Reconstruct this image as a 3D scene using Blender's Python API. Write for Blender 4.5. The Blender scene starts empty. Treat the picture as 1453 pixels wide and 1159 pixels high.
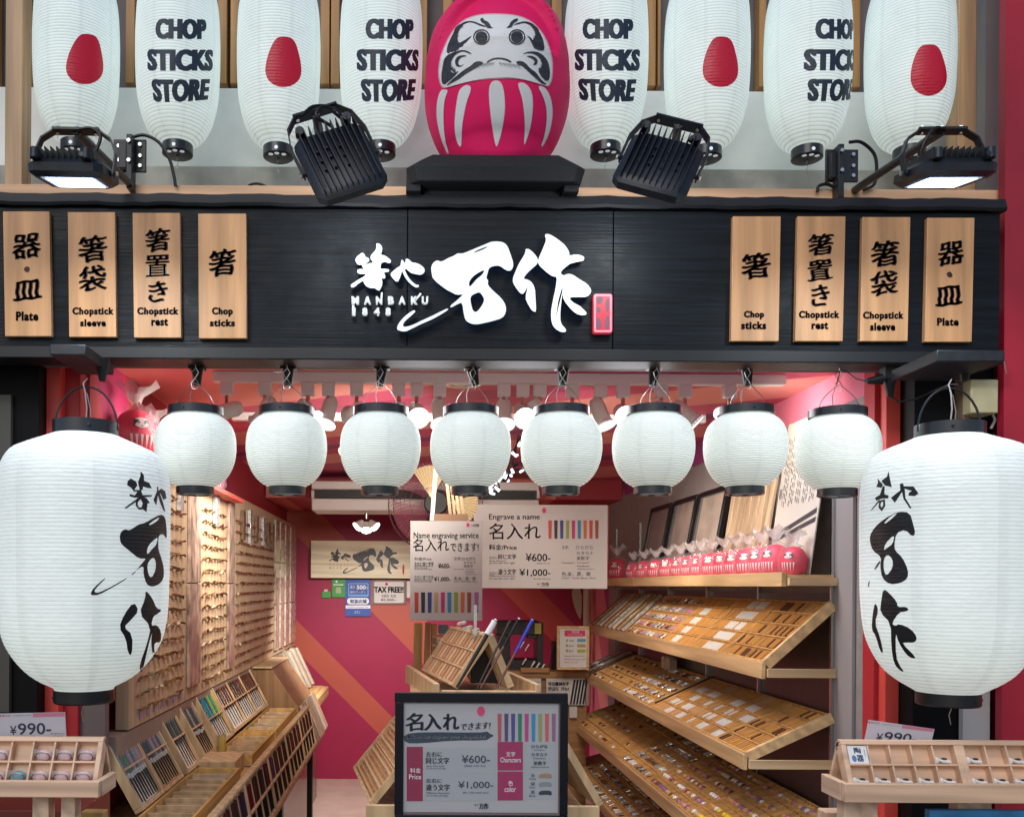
import bpy, bmesh, math, random
from mathutils import Vector, Matrix
from mathutils.geometry import tessellate_polygon
R = math.radians
random.seed(7)
SC = bpy.context.scene
COL = SC.collection
H = 1.6                      # camera height above the pavement (m)
F = 1300.0                   # focal length in photograph pixels
VX, VY = 583.0, 830.0        # principal point in photograph pixels
ROLL = R(0.35)
CR, SR = math.cos(ROLL), math.sin(ROLL)

# ------------------------------------------------------------ camera, sky, sun, exposure
cam = bpy.data.objects.new('camera', bpy.data.cameras.new('camera'))
COL.objects.link(cam)
SC.camera = cam
cam.data.sensor_width = 36
cam.data.lens = F / 1453 * 36
cam.data.shift_x = (726.5 - VX) / 1453
cam.data.shift_y = (VY - 579.5) / 1453
cam.data.clip_start = 0.05
cam.data.clip_end = 200
cam.matrix_world = Matrix.Translation((0, 0, H)) @ Matrix.Rotation(R(90), 4, 'X') @ Matrix.Rotation(ROLL, 4, 'Z')

world = bpy.data.worlds.new('World')
SC.world = world
world.use_nodes = True
wn = world.node_tree
sky = wn.nodes.new('ShaderNodeTexSky')
sky.sky_type = 'NISHITA'
sky.sun_disc = False
sky.sun_elevation = R(38)
sky.sun_rotation = R(200)
wn.links.new(sky.outputs[0], wn.nodes['Background'].inputs[0])
wn.nodes['Background'].inputs[1].default_value = 0.10
sl = bpy.data.lights.new('sun', 'SUN')
sl.energy = 0.95
sl.angle = R(40)
sl.color = (1, .97, .93)
sun = bpy.data.objects.new('sun', sl)
COL.objects.link(sun)
sun.rotation_euler = Vector((-.34, -.94, .78)).to_track_quat('Z', 'Y').to_euler()
SC.view_settings.view_transform = 'Standard'
SC.view_settings.look = 'None'
SC.view_settings.gamma = 1
SC.view_settings.exposure = 0.0
SC.view_settings.use_curve_mapping = False
SC.cycles.max_bounces = 8
SC.cycles.sample_clamp_indirect = 3

# ------------------------------------------------------------ helpers
def P(px, py, d):
    """World point seen at photograph pixel (px,py), d metres in front of the camera plane."""
    dx, dy = px - VX, VY - py
    u = dx * CR - dy * SR
    v = dx * SR + dy * CR
    return Vector((u * d / F, d, H + v * d / F))
def front(d):
    return lambda x, y: P(x, y, d)
_o1 = 'first second third fourth fifth sixth seventh eighth ninth tenth eleventh twelfth thirteenth fourteenth fifteenth sixteenth seventeenth eighteenth nineteenth twentieth'.split()
def ordw(i):
    if i < 20: return _o1[i]
    return ('twenty', 'thirty', 'forty')[(i + 1) // 10 - 2] + '-' + _o1[(i + 1) % 10 - 1] if (i + 1) % 10 else ('twentieth', 'thirtieth', 'fortieth')[(i + 1) // 10 - 2]

_m = {}
def mat(name, col, rough=.6, metal=0, emit=None, estr=0, var=0, vscale=20, stretch=None, bump=0, bscale=200, coat=0, spec=.5, alpha=1, rot=None, trans=0):
    if name in _m: return _m[name]
    m = bpy.data.materials.new(name)
    m.use_nodes = True
    nt = m.node_tree
    b = nt.nodes['Principled BSDF']
    b.inputs['Base Color'].default_value = (*col, 1)
    b.inputs['Roughness'].default_value = rough
    b.inputs['Metallic'].default_value = metal
    b.inputs['Specular IOR Level'].default_value = spec
    b.inputs['Coat Weight'].default_value = coat
    b.inputs['Alpha'].default_value = alpha
    b.inputs['Transmission Weight'].default_value = trans
    if emit:
        b.inputs['Emission Color'].default_value = (*emit, 1)
        b.inputs['Emission Strength'].default_value = estr
    if var or bump:
        tc = nt.nodes.new('ShaderNodeTexCoord')
        mp = nt.nodes.new('ShaderNodeMapping')
        nt.links.new(tc.outputs['Object'], mp.inputs[0])
        if stretch: mp.inputs['Scale'].default_value = stretch
        if rot: mp.inputs['Rotation'].default_value = rot
    if var:
        n = nt.nodes.new('ShaderNodeTexNoise')
        n.inputs['Scale'].default_value = vscale
        n.inputs['Detail'].default_value = 5
        nt.links.new(mp.outputs[0], n.inputs['Vector'])
        r = nt.nodes.new('ShaderNodeValToRGB')
        r.color_ramp.elements[0].position = .3
        r.color_ramp.elements[1].position = .7
        r.color_ramp.elements[0].color = (*[c * (1 - var) for c in col], 1)
        r.color_ramp.elements[1].color = (*[min(1, c * (1 + var * .6)) for c in col], 1)
        nt.links.new(n.outputs[0], r.inputs[0])
        nt.links.new(r.outputs[0], b.inputs['Base Color'])
    if bump:
        n2 = nt.nodes.new('ShaderNodeTexNoise')
        n2.inputs['Scale'].default_value = bscale
        n2.inputs['Detail'].default_value = 3
        nt.links.new(mp.outputs[0], n2.inputs['Vector'])
        bp = nt.nodes.new('ShaderNodeBump')
        bp.inputs['Strength'].default_value = bump
        bp.inputs['Distance'].default_value = .002
        nt.links.new(n2.outputs[0], bp.inputs['Height'])
        nt.links.new(bp.outputs[0], b.inputs['Normal'])
    _m[name] = m
    return m

def wood(name, col, axis='X', var=.28, rough=.5, fine=38):
    if name in _m: return _m[name]
    st = {'X': (.06, 1, 1), 'Y': (1, .06, 1), 'Z': (1, 1, .06)}[axis]
    m = mat(name, col, rough, var=var, vscale=fine, stretch=st, bump=.25, bscale=160)
    nt = m.node_tree
    # growth rings on top of the streaks
    tc = nt.nodes.new('ShaderNodeTexCoord'); mp = nt.nodes.new('ShaderNodeMapping')
    nt.links.new(tc.outputs['Object'], mp.inputs[0])
    mp.inputs['Scale'].default_value = tuple(s * .8 if s < 1 else s for s in st)
    w = nt.nodes.new('ShaderNodeTexWave'); w.bands_direction = 'DIAGONAL'
    w.inputs['Scale'].default_value = 9; w.inputs['Distortion'].default_value = 7
    w.inputs['Detail'].default_value = 2; w.inputs['Detail Scale'].default_value = 1.2
    nt.links.new(mp.outputs[0], w.inputs[0])
    mr = nt.nodes.new('ShaderNodeMapRange'); mr.inputs[3].default_value = .8; mr.inputs[4].default_value = 1.04
    nt.links.new(w.outputs['Fac'], mr.inputs[0])
    mx = nt.nodes.new('ShaderNodeVectorMath'); mx.operation = 'SCALE'
    b = nt.nodes['Principled BSDF']
    src = b.inputs['Base Color'].links[0].from_socket
    nt.links.new(src, mx.inputs[0]); nt.links.new(mr.outputs[0], mx.inputs['Scale'])
    nt.links.new(mx.outputs[0], b.inputs['Base Color'])
    return m

class MB:
    def __init__(s): s.v = []; s.f = []; s.mi = []
    def add(s, vs, fs, mi=0):
        o = len(s.v); s.v += [tuple(v) for v in vs]; s.f += [tuple(i + o for i in f) for f in fs]; s.mi += [mi] * len(fs)
        return s
    def hexa(s, p, mi=0):
        """8 corners: bottom loop 0-3, top loop 4-7"""
        return s.add(p, [(3, 2, 1, 0), (4, 5, 6, 7), (0, 1, 5, 4), (1, 2, 6, 5), (2, 3, 7, 6), (3, 0, 4, 7)], mi)
    def box(s, x0, x1, y0, y1, z0, z1, mi=0):
        return s.hexa([(x0, y0, z0), (x1, y0, z0), (x1, y1, z0), (x0, y1, z0), (x0, y0, z1), (x1, y0, z1), (x1, y1, z1), (x0, y1, z1)], mi)
    def obox(s, c, ax, ay, az, mi=0):
        """box by centre and three half-axis vectors"""
        c = Vector(c); ax = Vector(ax); ay = Vector(ay); az = Vector(az)
        return s.hexa([c - ax - ay - az, c + ax - ay - az, c + ax + ay - az, c - ax + ay - az, c - ax - ay + az, c + ax - ay + az, c + ax + ay + az, c - ax + ay + az], mi)
    def fbox(s, x0, y0, x1, y1, d0, d1, mi=0):
        """front face covers the pixel rectangle at distance d0, straight back to d1"""
        xm, ym = (x0 + x1) / 2, (y0 + y1) / 2
        return s.box(P(x0, ym, d0).x, P(x1, ym, d0).x, d0, d1, P(xm, y1, d0).z, P(xm, y0, d0).z, mi)
    def cyl(s, a, b, r0, r1=None, n=12, mi=0, cap=True):
        a = Vector(a); b = Vector(b); r1 = r0 if r1 is None else r1
        w = (b - a).normalized(); u = w.orthogonal().normalized(); v = w.cross(u)
        vs = []
        for c, r in ((a, r0), (b, r1)):
            for i in range(n):
                t = 2 * math.pi * i / n
                vs.append(c + u * (r * math.cos(t)) + v * (r * math.sin(t)))
        fs = [(i, (i + 1) % n, n + (i + 1) % n, n + i) for i in range(n)]
        if cap: fs += [tuple(range(n))[::-1], tuple(range(n, 2 * n))]
        return s.add(vs, fs, mi)
    def tube(s, pts, r, n=6, mi=0):
        pts = [Vector(p) for p in pts]
        vs = []; u = None
        for i, p in enumerate(pts):
            w = (pts[min(i + 1, len(pts) - 1)] - pts[max(i - 1, 0)]).normalized()
            if u is None: u = w.orthogonal().normalized()
            else:
                u = u - w * u.dot(w)
                u = u.normalized() if u.length > 1e-6 else w.orthogonal().normalized()
            v = w.cross(u)
            for k in range(n):
                t = 2 * math.pi * k / n
                vs.append(p + u * (r * math.cos(t)) + v * (r * math.sin(t)))
        fs = [(i * n + k, i * n + (k + 1) % n, (i + 1) * n + (k + 1) % n, (i + 1) * n + k) for i in range(len(pts) - 1) for k in range(n)]
        fs += [tuple(range(n))[::-1], tuple(range((len(pts) - 1) * n, len(pts) * n))]
        return s.add(vs, fs, mi)
    def lathe(s, prof, n, c, mi=0, cap=True, sy=1):
        """prof [(r,z)], axis vertical through c=(x,y)"""
        vs = [(c[0] + r * math.cos(2 * math.pi * k / n), c[1] + sy * r * math.sin(2 * math.pi * k / n), z) for r, z in prof for k in range(n)]
        fs = [(i * n + k, i * n + (k + 1) % n, (i + 1) * n + (k + 1) % n, (i + 1) * n + k) for i in range(len(prof) - 1) for k in range(n)]
        if cap: fs += [tuple(range(n))[::-1], tuple(range((len(prof) - 1) * n, len(prof) * n))]
        return s.add(vs, fs, mi)
    def mesh(s, name, mats):
        me = bpy.data.meshes.new(name)
        me.from_pydata(s.v, [], s.f)
        for m in (mats if isinstance(mats, (list, tuple)) else [mats]): me.materials.append(m)
        me.polygons.foreach_set('material_index', s.mi)
        me.polygons.foreach_set('use_smooth', [True] * len(s.f))
        me.update()
        me.set_sharp_from_angle(angle=R(38))
        return me
    def build(s, name, mats, parent=None, bevel=0, fix=True):
        me = s.mesh(name, mats)
        if fix:
            bm = bmesh.new(); bm.from_mesh(me); bmesh.ops.recalc_face_normals(bm, faces=bm.faces); bm.to_mesh(me); bm.free()
            me.set_sharp_from_angle(angle=R(38))
        o = bpy.data.objects.new(name, me)
        COL.objects.link(o)
        if parent is not None: setp(o, parent)
        if bevel:
            md = o.modifiers.new('bevel', 'BEVEL'); md.width = bevel; md.segments = 2; md.limit_method = 'ANGLE'; md.angle_limit = R(40)
        return o

def setp(o, parent):
    o.parent = parent
    inv = Matrix.Identity(4)
    p = parent
    # every parent chain here is translation-only when children are attached
    tot = Vector((0, 0, 0))
    while p is not None:
        if 'base' in p: tot = Vector(p['base']); break
        p = p.parent
    o.matrix_parent_inverse = Matrix.Translation(-tot) if parent.parent is None and 'base' in parent else Matrix.Identity(4)

def thing(name, label, cat, loc=(0, 0, 0), group=None):
    o = bpy.data.objects.new(name, None)
    o.empty_display_size = .05
    COL.objects.link(o)
    o.location = loc
    o['base'] = tuple(float(c) for c in loc)
    o['label'] = label; o['category'] = cat
    if group: o['group'] = group
    return o
def tag(o, label, cat, group=None, kind=None):
    if label: o['label'] = label
    if cat: o['category'] = cat
    if group: o['group'] = group
    if kind: o['kind'] = kind
    return o
def struct(o):
    o['kind'] = 'structure'; return o
def dup(root, delta=(0, 0, 0), label=None, group=None, scale=None):
    r = root.copy(); COL.objects.link(r)
    r.location = Vector(root.location) + Vector(delta)
    if scale: r.scale = (scale,) * 3
    if label: r['label'] = label
    if group: r['group'] = group
    for ch in root.children:
        c = ch.copy(); COL.objects.link(c); c.parent = r
        for g in ch.children:
            e = g.copy(); COL.objects.link(e); e.parent = c
    return r

def chaikin(p, n=1):
    for _ in range(n):
        q = []
        for i in range(len(p)):
            a, b = p[i], p[(i + 1) % len(p)]
            q.append((a[0] * .75 + b[0] * .25, a[1] * .75 + b[1] * .25))
            q.append((a[0] * .25 + b[0] * .75, a[1] * .25 + b[1] * .75))
        p = q
    return p
def tess(loops):
    flat = [Vector((x, y, 0)) for l in loops for x, y in l]
    tr = tessellate_polygon([[Vector((x, y, 0)) for x, y in l] for l in loops])
    return [(v.x, v.y) for v in flat], [tuple(t) for t in tr]
def slice2d(v, f, sx, sy):
    bm = bmesh.new()
    bv = [bm.verts.new((x, y, 0)) for x, y in v]
    for t in f:
        try: bm.faces.new([bv[i] for i in t])
        except ValueError: pass
    xs = [p[0] for p in v]; ys = [p[1] for p in v]
    for lo, hi, st, ax in ((min(xs), max(xs), sx, 0), (min(ys), max(ys), sy, 1)):
        if not st: continue
        k = math.floor(lo / st) + 1
        while k * st < hi:
            co = [0, 0, 0]; co[ax] = k * st; no = [0, 0, 0]; no[ax] = 1
            bmesh.ops.bisect_plane(bm, geom=bm.verts[:] + bm.edges[:] + bm.faces[:], plane_co=co, plane_no=no, dist=1e-5)
            k += 1
    bm.verts.index_update()
    out = [(q.co.x, q.co.y) for q in bm.verts], [tuple(q.index for q in fc.verts) for fc in bm.faces]
    bm.free()
    return out
_tc = {}
def text2d(body, off=0, sp=1.0, align='LEFT', line=1.0):
    k = (body, off, sp, align, line)
    if k in _tc: return _tc[k]
    c = bpy.data.curves.new('t', 'FONT')
    c.body = body; c.size = 1; c.offset = off; c.space_character = sp; c.align_x = align; c.space_line = line; c.resolution_u = 3
    o = bpy.data.objects.new('t', c); COL.objects.link(o)
    bpy.context.view_layer.update()
    me = bpy.data.meshes.new_from_object(o.evaluated_get(bpy.context.evaluated_depsgraph_get()))
    v = [(q.co.x, q.co.y) for q in me.vertices]; f = [tuple(p.vertices) for p in me.polygons]
    bpy.data.objects.remove(o); bpy.data.curves.remove(c); bpy.data.meshes.remove(me)
    _tc[k] = (v, f)
    return v, f
def fit(v, box, slant=0, rise=0):
    """fit 2-D shape into pixel box (x0,y0,x1,y1); y grows downwards"""
    v = [(x + slant * y, y + rise * x) for x, y in v]
    xs = [p[0] for p in v]; ys = [p[1] for p in v]
    a, b, c, d = min(xs), max(xs), min(ys), max(ys)
    x0, y0, x1, y1 = box
    return [(x0 + (x - a) / max(b - a, 1e-6) * (x1 - x0), y1 - (y - c) / max(d - c, 1e-6) * (y1 - y0)) for x, y in v]
def text(mb, body, box, mp, off=0, sp=1.0, bold=0, slant=0, rise=0, mi=0, sl=None, align='LEFT', line=1.0):
    v, f = text2d(body, off, sp, align, line)
    if not v: return
    v = fit(v, box, slant, rise)
    for k in ([0] if not bold else [-bold, 0, bold]):
        vv = [(x + k, y + abs(k) * .3) for x, y in v]; ff = f
        if sl: vv, ff = slice2d(vv, ff, *sl)
        mb.add([mp(x, y) for x, y in vv], ff, mi)
def poly(mb, loops, mp, mi=0, sm=1, sl=None):
    loops = [chaikin(l, sm) for l in loops]
    v, f = tess(loops)
    if sl: v, f = slice2d(v, f, *sl)
    mb.add([mp(x, y) for x, y in v], f, mi)
def prism(mb, loops, mp, dy0, dy1, mi=0, mside=None, mback=None, sm=1):
    """extruded outline between depth offsets dy0 (front) and dy1 (back)"""
    loops = [chaikin(l, sm) for l in loops]
    v, f = tess(loops)
    A = [mp(x, y) + Vector((0, dy0, 0)) for x, y in v]; B = [mp(x, y) + Vector((0, dy1, 0)) for x, y in v]
    mb.add(A, f, mi); mb.add(B, f, mi if mback is None else mback)
    o = 0
    for l in loops:
        n = len(l)
        mb.add([A[o + i] for i in range(n)] + [B[o + i] for i in range(n)], [(i, (i + 1) % n, n + (i + 1) % n, n + i) for i in range(n)], mi if mside is None else mside)
        o += n
def sc(pts, ox, oy, s): return [(ox + x * s, oy + y * s) for x, y in pts]

INK = mat('black_ink', (.012, .012, .016), .45)
INKB = mat('navy_ink', (.015, .03, .06), .5)
PINKP = mat('pink_print', (.62, .03, .13), .6)
REDP = mat('crimson_print', (.5, .005, .03), .5)
WHP = mat('white_print', (.8, .8, .8), .5)
STEEL = mat('bright_steel', (.6, .6, .6), .25, 1)
WIRE = mat('galvanised_wire', (.5, .5, .5), .35, 1)
BLACKM = mat('black_painted_metal', (.010, .012, .016), .42, var=.3, vscale=60)
BLACKP = mat('black_plastic', (.007, .007, .008), .4, spec=.35)
# ============================================================ THE SETTING
ASPH = mat('pavement_stone', (.16, .15, .14), .8, var=.3, vscale=30, bump=.3)
TILE = mat('floor_beige', (.50, .40, .34), .35, var=.12, vscale=8)
mb = MB(); mb.box(-30, 30, -30, 2.86, -.3, 0); struct(mb.build('pavement', ASPH))
mb = MB(); mb.box(-3, 3, 2.862, 7.6, -.3, .012); struct(mb.build('floor', TILE))

def stripes(name, base, coral, bands, expr, rough=.55, third=None, cuts=None):
    """painted diagonal bands: value = a*X+b*Y+c*Z compared with band limits (metres)"""
    m = bpy.data.materials.new(name); m.use_nodes = True; nt = m.node_tree
    b = nt.nodes['Principled BSDF']; b.inputs['Roughness'].default_value = rough
    tc = nt.nodes.new('ShaderNodeTexCoord')
    dt = nt.nodes.new('ShaderNodeVectorMath'); dt.operation = 'DOT_PRODUCT'
    nt.links.new(tc.outputs['Object'], dt.inputs[0]); dt.inputs[1].default_value = expr
    lo, hi = -8., 8.
    mr = nt.nodes.new('ShaderNodeMapRange'); mr.inputs[1].default_value = lo; mr.inputs[2].default_value = hi
    nt.links.new(dt.outputs['Value'], mr.inputs[0])
    r = nt.nodes.new('ShaderNodeValToRGB'); r.color_ramp.interpolation = 'CONSTANT'
    r.color_ramp.elements[0].color = (*base, 1)
    e1 = r.color_ramp.elements[1]; e1.position = .9999; e1.color = (*base, 1)
    for i, (s, e, *c) in enumerate(bands):
        x = r.color_ramp.elements.new((s - lo) / (hi - lo)); x.color = (*(c[0] if c else coral), 1)
        x = r.color_ramp.elements.new((e - lo) / (hi - lo)); x.color = (*base, 1)
    nt.links.new(mr.outputs[0], r.inputs[0])
    n = nt.nodes.new('ShaderNodeTexNoise'); n.inputs['Scale'].default_value = 3
    nt.links.new(tc.outputs['Object'], n.inputs['Vector'])
    m2 = nt.nodes.new('ShaderNodeMapRange'); m2.inputs[3].default_value = .85; m2.inputs[4].default_value = 1.12
    nt.links.new(n.outputs[0], m2.inputs[0])
    vm = nt.nodes.new('ShaderNodeVectorMath'); vm.operation = 'SCALE'
    nt.links.new(r.outputs[0], vm.inputs[0]); nt.links.new(m2.outputs[0], vm.inputs['Scale'])
    nt.links.new(vm.outputs[0], b.inputs['Base Color'])
    return m
MAG = (.34, .012, .085); CORAL = (.66, .16, .12); DRED = (.33, .015, .03); PLUM = (.30, .05, .22)
o_ = H
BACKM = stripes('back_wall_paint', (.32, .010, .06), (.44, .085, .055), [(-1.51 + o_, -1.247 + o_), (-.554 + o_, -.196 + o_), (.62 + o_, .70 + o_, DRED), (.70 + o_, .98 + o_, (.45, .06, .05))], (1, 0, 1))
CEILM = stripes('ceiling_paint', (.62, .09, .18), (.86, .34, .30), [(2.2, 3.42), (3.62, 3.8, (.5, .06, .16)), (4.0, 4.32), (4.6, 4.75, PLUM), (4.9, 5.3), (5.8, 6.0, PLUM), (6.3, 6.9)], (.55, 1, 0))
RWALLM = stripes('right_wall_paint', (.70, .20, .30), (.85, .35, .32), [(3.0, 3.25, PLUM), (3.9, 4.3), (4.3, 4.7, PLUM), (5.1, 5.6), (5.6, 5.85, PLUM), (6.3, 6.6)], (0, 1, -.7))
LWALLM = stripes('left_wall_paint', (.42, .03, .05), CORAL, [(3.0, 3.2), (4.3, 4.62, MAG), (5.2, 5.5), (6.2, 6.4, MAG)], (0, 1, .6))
ZC = H + .74
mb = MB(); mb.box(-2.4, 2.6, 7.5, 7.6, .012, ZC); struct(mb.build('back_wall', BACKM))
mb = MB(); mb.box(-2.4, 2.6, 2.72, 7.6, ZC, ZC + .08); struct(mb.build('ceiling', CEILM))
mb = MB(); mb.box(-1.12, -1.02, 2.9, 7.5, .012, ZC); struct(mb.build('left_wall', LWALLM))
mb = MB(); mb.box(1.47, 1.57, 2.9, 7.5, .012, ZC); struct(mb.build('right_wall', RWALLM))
# grey cladding and dark shelf backing on the right wall
GREY = mat('grey_cladding', (.26, .24, .24), .6, var=.1)
DARKB = mat('dark_shelf_backing', (.035, .028, .028), .35, var=.2)
mb = MB(); mb.box(1.458, 1.468, 2.9, 6.75, .012, H + .62); struct(mb.build('wall_cladding', GREY))
BACK = thing('shelf_backing', 'dark panelled backing behind the slanted shelves on the grey wall', 'wall panel', (1.455, 3.05, .02))
for i in range(5):
    y0 = 3.14 + i * .66
    mb = MB(); mb.box(1.450, 1.457, y0, y0 + .65, .02, H - .02); mb.build('panel', DARKB, BACK)
mb = MB(); mb.box(1.446, 1.456, 3.0, 3.125, .02, H + .6); struct(mb.build('wall_trim', mat('grey_post', (.28, .26, .27), .6)))
for i in range(6):
    mb = MB(); y0 = 3.128 + i * .66 if i else 3.13
    mb.box(1.435, 1.449, y0 - .004, y0 + .008, .02, H + .4); mb.build('rail', STEEL, BACK)
# back bulkhead above the air conditioner
mb = MB(); mb.box(-1.01, 1.46, 6.35, 7.49, H + .60, ZC - .002); struct(mb.build('ceiling_beam', stripes('beam_paint', (.36, .02, .035), CORAL, [(.6, 1.0), (-1.2, -.9)], (1, 0, 0))))
# door opening: red jambs, dark pillars outside
REDJ = mat('coral_red_paint', (.72, .075, .06), .45, var=.12, vscale=5)
REDJ2 = mat('deep_red_paint', (.42, .02, .03), .45)
def jamb(x0, x1, d0, d1, m):
    mb = MB(); mb.box(P(x0, 800, d0).x, P(x1, 800, d0).x, d0, d1, .0, ZC - .003); return struct(mb.build('door_jamb', m, bevel=.003))
jamb(62, 84, 2.80, 2.9, REDJ); jamb(84.6, 112, 2.84, 2.91, REDJ2)
jamb(1240, 1256, 2.86, 2.93, REDJ2); jamb(1256.6, 1284, 2.82, 2.92, REDJ)
mb = MB(); mb.box(-1.2, 1.56, 2.80, 2.88, H + .70, ZC - .005); struct(mb.build('door_head', REDJ, bevel=.003))
SHAD = mat('grey_brown_panel', (.16, .12, .12), .5)
mb = MB(); mb.box(P(112.5, 800, 2.86).x, P(150, 800, 2.86).x, 2.86, 2.9, 0, H + .1); struct(mb.build('side_wall', SHAD))
BEIGE = mat('beige_panel', (.30, .24, .20), .5, var=.1)
mb = MB(); mb.box(-1.015, -.935, 2.92, 7.0, H - .60, H - .49); struct(mb.build('wall_ledge', BEIGE))
PILL = mat('black_pillar', (.003, .003, .004), .6, var=.3, spec=.15)
mb = MB(); mb.box(-2.2, P(61, 800, 2.78).x, 2.74, 2.95, 0, H + .72); struct(mb.build('left_pillar', PILL))
mb = MB(); mb.fbox(-12, 560, 14, 1010, 2.722, 2.739); struct(mb.build('corner_trim', mat('grey_strip', (.06, .055, .05), .6)))
mb = MB(); mb.box(P(1286, 800, 2.78).x, P(1396, 800, 2.78).x, 2.74, 2.95, 0, H + .72); struct(mb.build('right_pillar', PILL))
# neighbour: red wall and pale post on the right
NR = mat('crimson_wall', (.42, .012, .035), .5, var=.35, vscale=2.5)
mb = MB(); mb.box(P(1426, 300, 2.66).x, P(1426, 300, 2.66).x + 1.5, 2.66, 2.69, 0, H + 3); struct(mb.build('neighbour_wall', NR))
mb = MB(); mb.box(P(1396.5, 800, 2.78).x, P(1396.5, 800, 2.78).x + .5, 2.79, 3.3, 0, H + .4); struct(mb.build('neighbour_door', NR))
PALE = mat('pale_grey_render', (.5, .49, .5), .7, var=.12, vscale=6)
mb = MB(); mb.box(P(1389, 300, 2.98).x, P(1430, 300, 2.98).x + .3, 2.95, 3.05, 0, H + 3); struct(mb.build('corner_post', PALE))
mb = MB(); mb.box(P(1362, 1020, 2.73).x, P(1400, 1020, 2.73).x, 2.715, 2.735, 0, H - .3); struct(mb.build('lower_trim', PALE))
# upper wall behind the tall lanterns
WHW = mat('white_render', (.86, .87, .85), .75, var=.14, vscale=5, bump=.3, bscale=60)
GRW = mat('grey_render', (.17, .15, .16), .8, var=.2, vscale=8)
zj = P(700, 128, 3.1).z
mb = MB(); mb.box(-2.6, 2.3, 3.10, 3.2, H + 1.0, zj); struct(mb.build('upper_wall', WHW))
mb = MB(); mb.box(-2.6, 2.3, 3.16, 3.3, zj + .001, H + 3); struct(mb.build('upper_wall_recess', GRW))
mb = MB(); mb.box(-2.6, 2.3, 3.03, 3.1, H + 1.0, P(700, 238, 3.03).z); struct(mb.build('wall_ledge', mat('dirty_white_ledge', (.45, .45, .42), .7, var=.35, vscale=9, bump=.4), bevel=.004))
mb = MB(); mb.box(-2.6, 2.3, 3.085, 3.099, P(700, 238, 3.03).z, P(700, 238, 3.03).z + .006); struct(mb.build('wall_shadow_line', mat('shadow_line_paint', (.05, .045, .04), .9)))  # dark strip painted in as the shadow line above the ledge
# wooden battens hanging behind the lanterns
SLAT = wood('orange_batten', (.50, .26, .09), 'Z')
for i, (x0, x1) in enumerate([(-14, -2), (32, 44), (180, 193), (310, 323), (328, 340), (455, 468), (470, 482), (592, 606), (628, 642), (664, 678), (742, 756), (782, 796), (914, 929), (932, 936), (1075, 1085), (1206, 1218), (1350, 1362)]):
    mb = MB(); zb = P(700, 124, 3.12).z
    mb.box(P(x0, 60, 3.12).x, P(x1, 60, 3.12).x, 3.105, 3.15, zb, H + 2.4)
    o = mb.build('wood_batten', SLAT, bevel=.002)
    struct(o)
BEAMW = wood('pale_pine', (.80, .48, .28), 'X', var=.12)
BEAMV = wood('pale_pine_upright', (.62, .40, .23), 'Z')
mb = MB(); mb.box(-2.6, P(1424, 270, 2.74).x, 2.70, 2.80, H + 1.05, P(700, 265, 2.70).z); struct(mb.build('sill_beam', BEAMW, bevel=.003))
for (x0, x1) in ((7, 32), (1360, 1386)):
    mb = MB(); mb.box(P(x0, 130, 2.86).x, P(x1, 130, 2.86).x, 2.86, 2.93, H + 1.1, H + 2.6); struct(mb.build('wood_post', BEAMV, bevel=.003))

# ============================================================ SHOP FASCIA
FM = mat('black_grained_board', (.0055, .0085, .0125), .5, var=.7, vscale=90, stretch=(.03, 1, 1), bump=.7, bscale=150, spec=.2)
FT = mat('black_trim', (.005, .006, .008), .5, var=.3, vscale=10)
dF = 2.60
_ft = FM.node_tree; _fc = _ft.nodes.new('ShaderNodeTexCoord'); _ns = _ft.nodes.new('ShaderNodeTexNoise'); _ns.inputs['Scale'].default_value = 3.2; _ns.inputs['Detail'].default_value = 8; _ns.inputs['Roughness'].default_value = .7
_mr = _ft.nodes.new('ShaderNodeMapRange'); _mr.inputs[1].default_value = .35; _mr.inputs[2].default_value = .65; _mr.inputs[3].default_value = .34; _mr.inputs[4].default_value = .68
_ft.links.new(_fc.outputs['Object'], _ns.inputs['Vector']); _ft.links.new(_ns.outputs[0], _mr.inputs[0]); _ft.links.new(_mr.outputs[0], _ft.nodes['Principled BSDF'].inputs['Roughness'])
FZ0, FZ1 = P(726, 512, dF - .012).z, P(726, 279, dF).z
fas = thing('shop_fascia', 'long black horizontally grained sign board above the shop opening', 'sign board', (0, dF, FZ0))
zt, zb = P(726, 298, dF).z, P(726, 496, dF).z
xs = [P(-160, 400, dF).x, P(578, 400, dF).x, P(870, 400, dF).x, P(1419, 400, dF).x]
for i in range(3):
    mb = MB(); mb.box(xs[i] + (.001 if i else 0), xs[i + 1] - .001, dF, dF + .05, zb + .001, zt - .001); mb.build('panel', FM, fas, bevel=.0012)
mb = MB(); mb.box(xs[0], xs[3] + .004, dF - .014, dF + .08, FZ0, zb); mb.build('lower_trim', FT, fas, bevel=.003)
# upper trim: strip of black sheet with a slightly wavy edge
mb = MB(); n = 90
for i in range(n + 1):
    x = xs[0] + (xs[3] + .01 - xs[0]) * i / n
    w = .0016 * math.sin(i * .9) + .001 * math.sin(i * 2.3) + random.uniform(-.0006, .0006)
    for (y, z) in ((dF + .09, FZ1 - .03), (dF - .012, zt + .002 + w), (dF - .016, zt + .01 + w), (dF - .01, FZ1 - .012 + w * .6), (dF - .006, FZ1 + w), (dF + .09, FZ1 + w * .5)):
        mb.v.append((x, y, z))
for i in range(n):
    for k in range(6):
        mb.f.append((i * 6 + k, i * 6 + (k + 1) % 6, (i + 1) * 6 + (k + 1) % 6, (i + 1) * 6 + k)); mb.mi.append(0)
mb.build('upper_trim', FT, fas)
mb = MB(); mb.box(xs[0], xs[3], dF + .052, dF + .14, zb + .02, zt + .03); mb.build('backing', FT, fas)
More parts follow.
